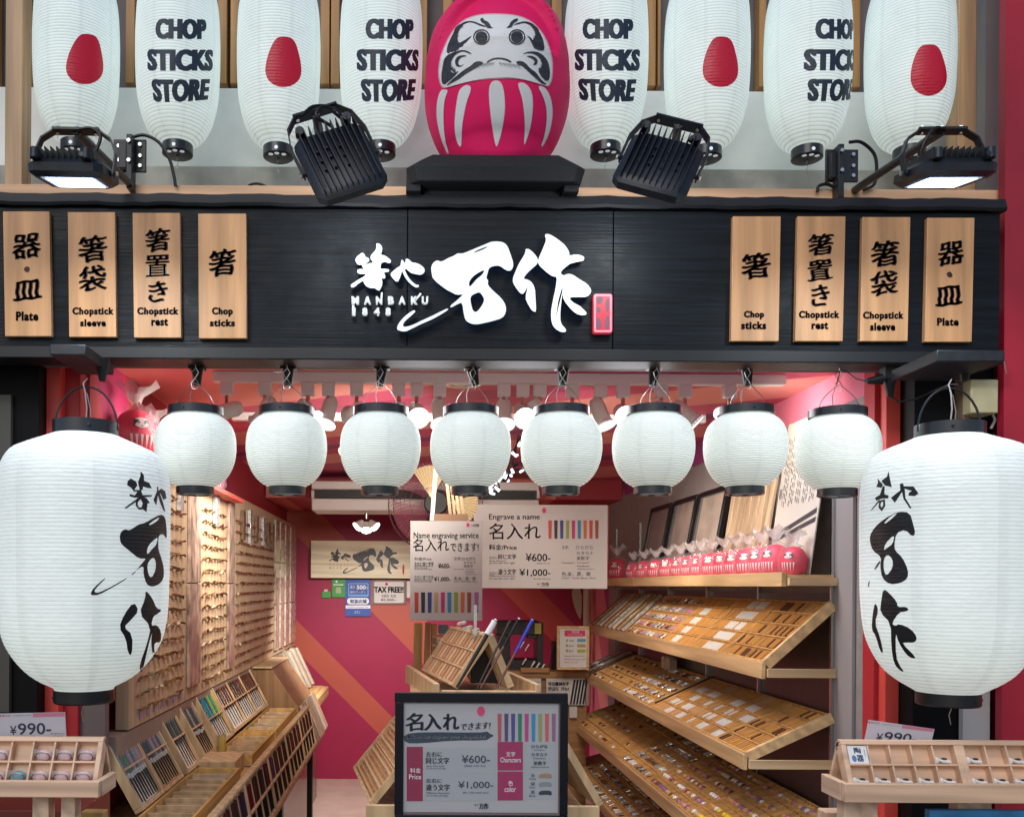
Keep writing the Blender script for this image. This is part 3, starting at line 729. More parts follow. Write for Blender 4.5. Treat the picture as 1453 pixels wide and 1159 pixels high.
for i, px in enumerate(TX):
    base = P(px, TY[i], dT)
    if tproto is None:
        t = thing('tall_lantern', TL[i], 'lantern', base, 'upper row of tall white lanterns'); tall_parts(t); tproto = t; tkids = list(t.children)
    else:
        t = tproto.copy(); COL.objects.link(t); t.location = base; t['base'] = tuple(base); t['label'] = TL[i]
        for ch in tkids:
            c = ch.copy(); COL.objects.link(c); c.parent = t
    loc = base
    if i in TWORD:
        mb = MB(); cx = TWORD[i]
        r0 = 57.6
        th0 = face_angle(base.x, cx)
        lines = [('CHOP', 68, 28, 57), ('STICKS', 96, 71, 101), ('STORE', 86, 112, 141)]
        for s, wd, y0, y1 in lines:
            v, f = text2d(s, .035, 1.04)
            v = fit(v, (-wd / 2, y0, wd / 2, y1))
            for k in (-1.5, -.75, 0, .75, 1.5):
                vv, ff = slice2d([(x + k, y) for x, y in v], f, 3, 4.15 / 2)
                pts = []
                for x, y in vv:
                    a = th0 + x / r0
                    z = (VY - y) * (dT - 57 * kT * math.cos(a)) / F - (VY - TY[i]) * kT
                    rr = tshell.r(z) + .0007 + .00008 * k
                    pts.append(Vector((rr * math.sin(a), -rr * math.cos(a), z)))
                mb.add(pts, ff)
        o = mb.build('lettering', INKB, None, fix=False); o.parent = t
    else:
        mb = MB(); cx = MARK[i][1]; th0 = face_angle(base.x, cx)
        l = chaikin(mark_shape, 1); v, f = tess([l]); v, f = slice2d(v, f, 3, 4.15 / 3)
        y0 = [50, 0, 54, 0, 0, 54, 0, 65][i]
        ang = {7: -.10, 5: -.03, 0: .05}.get(i, 0)
        pts = []
        for x, y in v:
            x, y = x * math.cos(ang) - (y - 34) * math.sin(ang), 34 + x * math.sin(ang) + (y - 34) * math.cos(ang)
            a = th0 + x / 57.6; z = (VY - y - y0) * (dT - 57 * kT * math.cos(a)) / F - (VY - TY[i]) * kT; rr = tshell.r(z) + .0007
            pts.append(Vector((rr * math.sin(a), -rr * math.cos(a), z)))
        mb.add(pts, f); o = mb.build('red_mark', mat('red_mark', (.52, .004, .03), .35, emit=(.6, .0, .03), estr=.12, bump=.3, bscale=90), None, fix=False); o.parent = t

# ---- two big lanterns
def inflate(l, k):
    cx = sum(p[0] for p in l) / len(l); cy = sum(p[1] for p in l) / len(l)
    out = []
    for x, y in l:
        d_ = math.hypot(x - cx, y - cy); out.append((x + (x - cx) / d_ * k, y + (y - cy) / d_ * k))
    return out
def big(cx, cyb, d, label, prof, name_paper, glyphs, captop, side):
    k = d / F
    base = P(cx, cyb, d)
    t = thing('large_lantern', label, 'lantern', base, 'pair of large lanterns flanking the entrance')
    prof = [(y, r * .957) for y, r in prof]; rm = max(r for y, r in prof); zb_ = zfix(cyb, prof[0][1], rm, k, d)
    base.z += zb_ - (VY - cyb) * k + 5.5 * k
    pr = [(zfix(y, r, rm, k, d) - zb_, r * k) for y, r in prof]
    sh = Shell(pr, 5.35 * k, .0007)
    mb = MB(); sh.body(mb, 80, 4)
    PB = paper(name_paper, 1 / (5.35 * k), (.77, .87, .93), (.85, .95, .90), .0, .6, .48, lw=.13, ld=.42, sw=.10, wr=.4, seams=7, phase=.5 * (side > 0))
    o = mb.build('paper_shade', PB, None, fix=False); o.parent = t
    rb = 41.5 * k; rt = 45 * k
    mb = MB(); mb.lathe([(rb - .001, .004), (rb, .003), (rb, -15 * k), (rb - .004, -17 * k), (rb - .006, -15 * k), (rb - .006, .004)], 48, (0, 0), cap=False)
    mb.lathe([(.001, -4 * k), (rb - .005, -4 * k)], 30, (0, 0), cap=False)
    for a in (-1.2, -2.6, -.35): mb.cyl((rb * math.cos(a), rb * math.sin(a), -8 * k), ((rb + .003) * math.cos(a), (rb + .003) * math.sin(a), -8 * k), .003, n=8)
    o = mb.build('bottom_cap', CAPM, None); o.parent = t
    zt = pr[-1][0]
    mb = MB(); mb.lathe([(rt - .001, zt - .004), (rt, zt - .003), (rt, zt + captop * k), (rt - .004, zt + captop * k), (rt - .004, zt)], 48, (0, 0), cap=False)
    mb.lathe([(.001, zt + 3 * k), (rt - .004, zt + 3 * k)], 30, (0, 0), cap=False)
    mb.cyl((-side * 20 * k, -rt * .9, zt + 9 * k), (-side * 20 * k, -rt - .003, zt + 9 * k), .003, n=8)
    o = mb.build('top_cap', CAPM, None); o.parent = t
    mb = MB()
    mb.tube([(rt * 1.0 * math.cos(a), 0, zt + 8 * k + 62 * k * math.sin(a)) for a in [math.pi * q / 16 for q in range(17)]], .003, 6)
    o = mb.build('handle', BLACKM, None); o.parent = t
    mb = MB(); mb.tube([(0, 0, zt + 10 * k), (.004, -.004, zt + 40 * k), (.0, -.006, zt + 62 * k), (-.006, -.004, zt + 74 * k), (.004, 0, zt + 82 * k)], .002, 6)
    mb.tube([(.012, 0, zt + 10 * k), (.014, -.004, zt + 36 * k), (.004, -.006, zt + 60 * k)], .0014, 5)
    o = mb.build('hook', WIRE, None); o.parent = t
    mb = MB(); mb.tube([(.0, -.01, -14 * k), (.003, -.01, -22 * k), (-.003, -.01, -30 * k), (.002, -.01, -44 * k)], .0012, 5)
    o = mb.build('tail_wire', WIRE, None); o.parent = t
    for g, loops in enumerate(glyphs):
        mb = MB()
        if max(x for x, y in loops[0]) - min(x for x, y in loops[0]) > 44 or g > 6: loops = [chaikin(l, 1) for l in loops]
        elif len(loops) == 1: loops = [inflate(loops[0], 1.15)]
        v, f = tess(loops); v, f = slice2d(v, f, 5, 5.35 / 2)
        mb.add([sh.hit(x, y, base, .0009) for x, y in v], f)
        o = mb.build('lettering', INK, None, fix=False); o.parent = t
    return t
def A(pts): return sc(pts, 120, 640, .1813)
def B(pts): return sc(pts, 0, 560, .397)
GL = [[A([(440,105),(465,135),(465,180),(500,190),(522,230),(490,225),(460,212),(455,242),(435,238),(425,185),(440,140)])],
      [A([(365,160),(400,185),(408,210),(388,238),(420,242),(418,255),(385,250),(372,225),(340,208),(342,180)])],
      [A([(358,276),(400,286),(425,252),(440,250),(448,284),(520,286),(520,297),(450,298),(400,302),(360,292)])],
      [A([(450,298),(440,312),(330,386),(318,382),(350,358),(415,312),(438,290)])],
      [A([(410,310),(440,300),(470,300),(495,340),(485,420),(458,396),(425,398),(402,370),(400,330)]), A([(420,335),(440,318),(456,350),(446,382),(425,380),(416,360)])],
      [A([(480,305),(507,342),(496,346),(484,325)])],
      [A([(545,322),(570,262),(570,226),(578,226),(580,258),(600,244),(628,262),(636,312),(612,320),(598,290),(590,276),(612,340),(632,412),(618,404),(592,340),(580,292),(565,362)])],
      [A([(275,600),(290,565),(320,550),(350,562),(400,530),(430,512),(470,505),(540,465),(595,437),(630,455),(640,520),(645,600),(640,632),(618,590),(582,598),(576,660),(580,720),(602,780),(622,860),(620,940),(585,985),(530,1005),(485,985),(460,900),(464,842),(430,852),(398,882),(424,850),(470,795),(480,782),(425,782),(350,720),(290,670),(278,640)]),
       A([(578,612),(560,680),(530,705),(495,752),(486,730),(500,680),(540,640)]), A([(540,770),(560,810),(555,880),(525,935),(500,910),(490,840),(505,800)]), A([(585,458),(580,480),(530,515),(500,522),(520,498)])],
      [A([(398,878),(402,884),(372,912),(366,908)])],
      [A([(334,928),(330,936),(290,965),(210,1010),(110,1064),(60,1066),(45,1055),(70,1010),(160,930),(164,935),(85,1015),(75,1042),(110,1048),(210,1000),(290,955)])],
      [B([(478,712),(497,745),(466,780),(442,803),(474,830),(472,905),(458,898),(450,842),(425,805),(444,757)])],
      [B([(520,670),(545,700),(560,738),(580,742),(562,758),(548,765),(540,800),(560,795),(577,820),(575,860),(556,858),(550,872),(557,912),(545,905),(540,850),(545,818),(530,872),(510,962),(500,965),(500,935),(527,860),(540,802),(497,755),(520,700)])]]
profL = [(979, 41), (974, 44), (965, 63), (949, 82), (925, 100), (897, 113), (858, 119.5), (798, 121.2), (738, 122), (691, 122), (663, 117.5), (639, 105), (624, 86), (612, 64), (606, 48)]
big(119.5, 979, 2.42, 'large white paper lantern at the left of the entrance with vertical black brush logo', profL, 'paper_big_left', GL, 19, -1)
def E_(pts): return sc(pts, 1220, 650, .302)
GR = [[E_([(135,30),(138,60),(148,98),(120,90),(105,72),(128,56)])], [E_([(85,65),(105,90),(100,102),(80,98),(88,85)])], [E_([(75,150),(98,138),(108,100),(116,102),(112,136),(132,140),(130,152),(104,152),(80,164)])],
      [E_([(92,165),(118,158),(120,190),(103,215),(88,198)]), E_([(100,172),(110,168),(110,188),(102,198),(97,188)])], [E_([(52,210),(88,165),(94,168),(60,206)])],
      [E_([(190,90),(203,85),(208,100),(250,100),(272,130),(255,142),(225,138),(228,128),(242,120),(212,112),(215,148),(242,195),(235,198),(207,152),(202,125),(168,172),(150,150),(194,118)])],
      [E_([(47,330),(70,290),(115,250),(180,215),(235,220),(250,270),(262,320),(245,332),(215,300),(172,315),(162,370),(166,400),(200,430),(228,490),(225,530),(190,552),(140,558),(105,530),(95,470),(102,430),(60,400),(48,360)]),
       E_([(164,322),(155,368),(130,385),(112,400),(120,365)]), E_([(130,415),(155,440),(155,480),(125,520),(112,490),(112,440)]), E_([(180,220),(150,250),(118,275),(116,266),(148,235)])],
      [E_([(98,445),(92,465),(70,492),(68,486),(86,455)])], [E_([(48,532),(41,578),(37,560)])],
      [E_([(72,640),(88,680),(70,740),(95,805),(112,885),(95,872),(75,800),(55,770),(60,700)])],
      [E_([(110,577),(140,600),(175,640),(178,665),(215,662),(232,675),(215,685),(185,688),(150,740),(166,754),(185,742),(240,765),(270,805),(260,830),(220,830),(197,833),(265,900),(252,907),(220,890),(182,830),(168,780),(170,900),(190,945),(210,968),(190,965),(160,930),(148,850),(146,740),(95,690),(100,640)])]]
profR = [(983, 40), (978, 50), (967, 68), (950, 86), (925, 101), (895, 112), (850, 117.5), (790, 119), (730, 119.5), (692, 119), (664, 114), (642, 104), (627, 88), (615, 66), (608, 48)]
big(1345, 983, 2.38, 'large white paper lantern at the right of the entrance with vertical black brush logo', profR, 'paper_big_right', GR, 18, 1)
# wooden arms the big lanterns hang from
for (q, lab) in (([(85, 497), (135, 499), (162, 512), (162, 527), (86, 512)], 'left'), ([(1300, 505), (1402, 500), (1402, 527), (1310, 530), (1290, 520)], 'right')):
    t = thing('hanging_bracket', 'black board bracket carrying the large %s lantern' % lab, 'bracket', P(q[0][0], q[0][1], 2.3))
    x0, x1 = min(a for a, b in q), max(a for a, b in q)
    mb = MB(); a = P(x0 + 5, 512, 2.30); b = P(x1, 500, 2.58)
    mb.box(P(x0 + (0 if lab == 'left' else 18), 500, 2.43).x, P(x1 - (27 if lab == 'left' else 0), 500, 2.43).x, 2.36, dF - .015, P(100 if lab == 'left' else 1350, 513 if lab == 'left' else 522, 2.43).z, P(100 if lab == 'left' else 1350, 498 if lab == 'left' else 506, 2.43).z)
    mb.build('board', mat('black_board', (.012, .014, .018), .5, var=.4, vscale=50), t, bevel=.003)
    mb = MB(); c = P((x0 + x1) / 2 + 22, 520, 2.5); mb.cyl(c + Vector((0, 0, .02)), c - Vector((0, 0, .04)), .02, .008, 12); mb.build('plug', BLACKP, t)
# black plug and cable near the right lantern
t = thing('cable_plug', 'black two-way plug with trailing cable right of the last round lantern', 'plug', P(1262, 520, 2.66))
mb = MB(); a = P(1262, 530, 2.64); mb.box(a.x - .02, a.x + .024, 2.62, 2.66, a.z - .02, a.z + .025); mb.build('adapter', BLACKP, t, bevel=.003)
mb = MB(); mb.cyl(P(1262, 536, 2.64), P(1263, 563, 2.64), .02, .008, 12); mb.cyl(P(1250, 538, 2.63), P(1229, 541, 2.62), .016, .007, 12); mb.build('plug', BLACKP, t)
mb = MB(); mb.box(a.x - .004, a.x + .024, 2.612, 2.621, a.z - .015, a.z - .001); mb.build('label', WHP, t)
mb = MB(); mb.tube([P(1263, 562, 2.64), P(1275, 570, 2.63), P(1300, 566, 2.6), P(1330, 552, 2.55), P(1350, 545, 2.5), P(1362, 545, 2.45)], .003, 6); mb.tube([P(1229, 541, 2.62), P(1215, 537, 2.62), P(1200, 526, 2.64), P(1192, 524, 2.65), P(1190, 535, 2.65), P(1187, 545, 2.65)], .0016, 5); mb.build('cable', BLACKP, t)
# beige junction box outside on the right
t = thing('junction_box', 'cream plastic junction box beside the red wall above the big lantern', 'junction box', P(1397, 585, 2.7))
mb = MB(); mb.fbox(1378, 538, 1417, 586, 2.66, 2.74); mb.build('box_body', mat('cream_plastic', (.52, .46, .27), .5, var=.12), t, bevel=.004)
mb = MB(); mb.tube([P(1408, 586, 2.7), P(1412, 596, 2.7), P(1406, 608, 2.7)], .004, 6); mb.tube([P(1417, 560, 2.7), P(1428, 530, 2.66), P(1422, 500, 2.66)], .0015, 5); mb.build('cable', mat('grey_cable', (.3, .3, .28), .5), t)
mb = MB(); mb.fbox(1366, 532, 1376, 600, 2.70, 2.74); mb.build('conduit', mat('rusty_conduit', (.2, .13, .08), .7, var=.5), t)

# ============================================================ DARUMA DOLL ON ITS PLINTH
dD = 2.78; kD = dD / F
ZSLAB = P(704, 222, 2.60).z
dprof = [(261, 50), (252, 56), (240, 62.5), (231, 67.5), (222, 73), (214, 80), (203, 86.5), (190, 92), (174, 97.5), (160, 100.5), (150, 101.8), (135, 102.5), (120, 102.3), (108, 101.5), (92, 100.5), (77, 98), (62, 94.5), (50, 90), (38, 82), (26, 73), (15, 60), (6, 46), (0, 32), (-4, 18), (-6, 4)]
dbase = P(704, 261, dD); dbase.z = ZSLAB + .001
ddp = smooth_prof([((261 - y) * kD, r * kD) for y, r in dprof])
FACE = sc([(700,145),(850,150),(960,170),(1060,215),(1140,290),(1200,380),(1240,480),(1268,600),(1268,700),(1262,780),(1240,835),(1220,848),(1190,840),(1080,805),(960,775),(850,762),(740,765),(600,775),(480,795),(340,830),(215,868),(185,845),(165,780),(158,700),(170,600),(200,500),(260,370),(320,280),(400,205),(500,165),(600,148)], 600, 0, .1445)
def inside(pt, poly_):
    x, y = pt; c = False; n = len(poly_)
    for i in range(n):
        (x1, y1), (x2, y2) = poly_[i], poly_[(i + 1) % n]
        if (y1 > y) != (y2 > y) and x < (x2 - x1) * (y - y1) / (y2 - y1) + x1: c = not c
    return c
def pdist(pt, poly_):
    m = 1e9; x, y = pt; n = len(poly_)
    for i in range(n):
        (x1, y1), (x2, y2) = poly_[i], poly_[(i + 1) % n]
        dx, dy = x2 - x1, y2 - y1
        t = max(0, min(1, ((x - x1) * dx + (y - y1) * dy) / (dx * dx + dy * dy + 1e-9)))
        m = min(m, math.hypot(x - x1 - t * dx, y - y1 - t * dy))
    return m
# local (angle, height) face outline so that the recess belongs to the doll, not to the picture
fout = [((x - 706) / 101.0, (261 - y)) for x, y in FACE]
fpx = [(math.asin(max(-.97, min(.97, a))) * 101, b) for a, b in fout]
_dc = {}
def dent(th, z):
    q = (th * 101, z / kD)
    key = (round(q[0] * .7), round(q[1] * .7))
    if key in _dc: return _dc[key]
    if abs(th) > 1.6 or not (90 < q[1] < 256): v = 0
    else:
        ds = pdist(q, fpx)
        if inside(q, fpx):
            t = min(1, ds / 11); t = t * t * (3 - 2 * t)
            topness = max(0, min(1, (q[1] - 160) / 60))
            v = -t * (.009 + .026 * topness)
        else:
            t = max(0, 1 - ds / 14); v = .004 * t * t * max(0, min(1, (q[1] - 100) / 40))
    _dc[key] = v
    return v
def dr(th, z): return interp(ddp, z) * 1.0 + dent(th, z)
def dpoint(th, z, off=0):
    r = dr(th, z) + off
    return Vector((r * math.sin(th), -r * math.cos(th), z))
doll = thing('daruma_doll', 'big pink-red round doll with a scowling white painted face on the black plinth', 'doll', dbase)
mb = MB(); NT, NZ = 200, 150; zmax = ddp[-1][0]
for j in range(NZ + 1):
    z = zmax * (1 - (1 - j / NZ) ** 1.15) if j else 0
    for i in range(NT):
        mb.v.append(tuple(dpoint(-math.pi + 2 * math.pi * i / NT, z)))
for j in range(NZ):
    for i in range(NT):
        mb.f.append((j * NT + i, j * NT + (i + 1) % NT, (j + 1) * NT + (i + 1) % NT, (j + 1) * NT + i)); mb.mi.append(0)
mb.f.append(tuple(range(NT))[::-1]); mb.mi.append(0)
DR_ = mat('pink_red_paint', (.93, .012, .15), .62, spec=.3, bump=.25, bscale=220, var=.06, vscale=6)
o = mb.build('body', DR_, None); o.parent = doll
def dhit(px, py, off=.001):
    q = P(px, py, 1.0) - Vector((0, 0, H)); oo = Vector((0, 0, H)) - dbase
    tc = -(oo.x * q.x + oo.y * q.y) / (q.x * q.x + q.y * q.y)
    def g(t):
        p = oo + q * t
        th = math.atan2(p.x, -p.y)
        return math.hypot(p.x, p.y) - dr(th, min(max(p.z, 0), zmax)) - off
    a, b = tc - .4, tc
    for _ in range(24):
        m_ = (a + b) / 2
        if g(m_) > 0: a = m_
        else: b = m_
    return oo + q * b
def ddecal(name, polys, m, off, sm=1, step=4):
    mb = MB()
    for loops in polys:
        poly(mb, loops, lambda x, y: dhit(x, y, off), sm=sm, sl=(step, step))
    o = mb.build(name, m, None, fix=False); o.parent = doll
def fc(p): return sc(p, 600, 0, .1445)
def lc(p): return sc(p, 590, 100, .164)
FWH = mat('face_white', (.86, .88, .90), .6, bump=.3, bscale=260, var=.06, vscale=12)
FPK = mat('pale_pink_edge', (.85, .42, .50), .5)
FGR = mat('charcoal_brush', (.035, .04, .055), .6, var=.5, vscale=120)
ddecal('face_edge', [[inflate(FACE, 1.6)]], FPK, .0014)
ddecal('face', [[FACE]], FWH, .0028)
LT = [[(215,175),(245,168),(278,175),(262,215),(248,260),(240,330),(238,430),(245,540),(262,640),(288,718),(270,715),(235,640),(205,540),(185,430),(180,340),(188,250)],
      [(400,150),(440,128),(478,145),(468,200),(440,270),(415,370),(400,480),(395,600),(392,662),(370,650),(345,580),(335,480),(345,360),(360,240),(375,180)],
      [(640,130),(665,98),(700,90),(735,105),(758,160),(768,250),(768,350),(755,460),(735,560),(710,640),(700,660),(688,640),(672,560),(655,440),(640,300),(632,200)],
      [(880,112),(930,108),(975,140),(1005,200),(1012,290),(1005,400),(985,520),(945,640),(935,630),(945,500),(940,380),(925,260),(900,180)],
      [(1055,140),(1100,140),(1140,180),(1170,250),(1182,340),(1178,430),(1150,560),(1100,655),(1083,655),(1110,580),(1130,470),(1135,380),(1125,300),(1100,220)]]
ddecal('stripe_edge', [[inflate(lc(l), 1.0)] for l in LT], FPK, .0008)
o_before = len(COL.objects)
for l in LT: ddecal('white_stripe', [[lc(l)]], FWH, .0014)
# painted features
feat = []
def circ(cx, cy, r, n=28, ry=None): return [(cx + r * math.cos(2 * math.pi * k / n), cy + (ry or r) * math.sin(2 * math.pi * k / n)) for k in range(n)]
eyes = [[fc(circ(575, 365, 82, ry=76)), fc(circ(575, 365, 70, ry=65))], [fc(circ(575, 368, 60, ry=58))], [fc(circ(925, 365, 82, ry=76)), fc(circ(925, 365, 69, ry=65))], [fc(circ(925, 365, 60, ry=58))]]
ddecal('eye', eyes[:2], FGR, .0044, sm=0); ddecal('eye', eyes[2:], FGR, .0044, sm=0)
brows = [[fc([(570,180),(592,178),(600,200),(640,215),(660,245),(672,270),(700,275),(640,278),(620,262),(612,240),(580,222),(562,200)])], [fc([(940,190),(925,182),(895,190),(860,220),(842,260),(815,275),(870,272),(885,245),(892,228),(920,215)])]]
for g_ in brows: ddecal('inner_brow', [g_], FGR, .0044)
big_b = [[fc([(640,262),(580,262),(520,232),(470,218),(430,225),(395,240),(370,275),(345,320),(338,370),(345,410),(360,425),(420,390),(480,350),(470,370),(400,440),(350,480),(290,512),(235,530),(235,470),(270,380),(320,290),(370,235),(430,208),(500,210),(580,245)])],
         [fc([(880,250),(930,225),(1000,210),(1050,220),(1100,250),(1150,320),(1185,400),(1195,470),(1185,500),(1130,490),(1090,470),(1070,420),(1040,365),(1010,340),(1060,370),(1080,400),(1100,380),(1108,330),(1090,285),(1050,245),(1000,222),(940,238)])]]
for g_ in big_b: ddecal('eyebrow', [g_], FGR, .0044)
cheek = [[fc([(235,545),(290,520),(340,500),(400,492),(450,508),(488,535),(450,525),(400,505),(350,515),(310,545),(280,590),(265,650),(275,710),(310,720),(360,690),(300,760),(250,800),(210,835),(185,815),(180,740),(195,650),(205,590)])],
         [fc([(970,535),(1020,512),(1080,505),(1140,515),(1200,560),(1235,620),(1250,700),(1245,780),(1215,800),(1170,760),(1130,690),(1165,670),(1180,630),(1150,570),(1100,530),(1040,520)])],
         [fc([(440,550),(380,560),(350,590),(345,630),(370,650),(410,625),(380,652),(345,660),(318,640),(315,590),(340,555),(390,542)])],
         [fc([(1010,552),(1070,548),(1120,575),(1130,615),(1110,640),(1075,635),(1100,620),(1095,590),(1060,568)])]]
for g_ in cheek: ddecal('whisker', [g_], FGR, .0044)
mouth = [[fc([(625,608),(680,575),(740,566),(800,572),(850,590),(875,610),(860,615),(800,586),(740,578),(680,588),(632,620)])],
         [fc([(590,612),(555,602),(510,610),(470,650),(400,690),(340,740),(280,790),(220,852),(290,810),(350,780),(420,725),(500,680),(560,640),(590,630)])],
         [fc([(912,610),(950,598),(1000,612),(1060,680),(1110,710),(1150,770),(1190,810),(1225,832),(1180,830),(1120,780),(1050,715),(980,650),(930,630)])]]
for g_ in mouth: ddecal('moustache', [g_], FGR, .0044)
hairs = []
rh = random.Random(3)
for k in range(16):
    sx = 700 - k * 12; hairs.append([fc([(sx, 612 + k * 1.5), (sx + 4, 613 + k * 1.5), (sx - 26 - rh.uniform(0, 12), 662 + k * 2 + rh.uniform(-6, 6))])])
    sx = 748 + k * 13; hairs.append([fc([(sx, 612 + k * 1.5), (sx - 4, 613 + k * 1.5), (sx + 26 + rh.uniform(0, 12), 662 + k * 2 + rh.uniform(-6, 6))])])
ddecal('beard_hair', hairs, FGR, .0044, sm=0)
fur = []
for (cx_, cy_, r0, r1, a0, a1) in ((400, 330, 62, 96, 150, 260), (355, 610, 80, 112, 110, 210), (1060, 330, 50, 84, -60, 60), (1110, 620, 60, 92, -40, 60)):
    for k in range(26):
        a = R(a0 + (a1 - a0) * k / 25)
        q0 = (cx_ + r1 * math.cos(a), cy_ + r1 * math.sin(a)); q1 = (cx_ + (r0 - rh.uniform(0, 22)) * math.cos(a + .1), cy_ + (r0 - rh.uniform(0, 14)) * math.sin(a + .1))
        nx, ny = -math.sin(a) * 4.5, math.cos(a) * 4.5
        fur.append([fc([(q0[0] + nx, q0[1] + ny), (q0[0] - nx, q0[1] - ny), q1])])
ddecal('brow_hair', fur, FGR, .0042, sm=0)
# plinth
PLM = mat('black_fabric_plinth', (.010, .011, .013), .75, bump=.5, bscale=400, var=.2, vscale=50)
pl = thing('display_plinth', 'black chamfered plinth under the big red doll', 'plinth', P(704, 283, 2.4))
dP = 2.545
a = P(576, 250, dP).x; b = P(833, 250, dP).x; zlo = FZ1 + .024; zhi = P(704, 232, dP).z; zq = ZSLAB
mb = MB()
def ring(z, x0, x1, y0, y1, ch): return [(x0 + ch, y0, z), (x1 - ch, y0, z), (x1, y0 + ch, z), (x1, y1, z), (x0, y1, z), (x0, y0 + ch, z)]
r_ = [ring(zlo, a + .012, b - .012, dP + .012, 2.98, .02), ring(zhi - .004, a, b, dP, 2.98, .025), ring(zq - .008, a + .045, b - .045, dP + .03, 2.98, .03), ring(zq, a + .07, b - .07, dP + .055, 2.98, .03)]
for q in r_: mb.v += q
for j in range(3):
    for k in range(6): mb.f.append((j * 6 + k, j * 6 + (k + 1) % 6, (j + 1) * 6 + (k + 1) % 6, (j + 1) * 6 + k)); mb.mi.append(0)
mb.f += [tuple(range(6))[::-1], tuple(range(18, 24))]; mb.mi += [0, 0]
mb.build('top_board', PLM, pl, bevel=.003)
for (x0, x1) in ((576, 597), (801, 822)):
    mb = MB(); mb.box(P(x0, 275, 2.57).x, P(x1, 275, 2.57).x, 2.575, 2.68, FZ1 + .004, zlo - .001); mb.build('foot', PLM, pl, bevel=.002)
mb = MB(); mb.box(P(597, 275, 2.6).x + .01, P(801, 275, 2.6).x - .01, 2.62, 2.68, FZ1 + .004, zlo - .001); mb.build('core', PLM, pl)

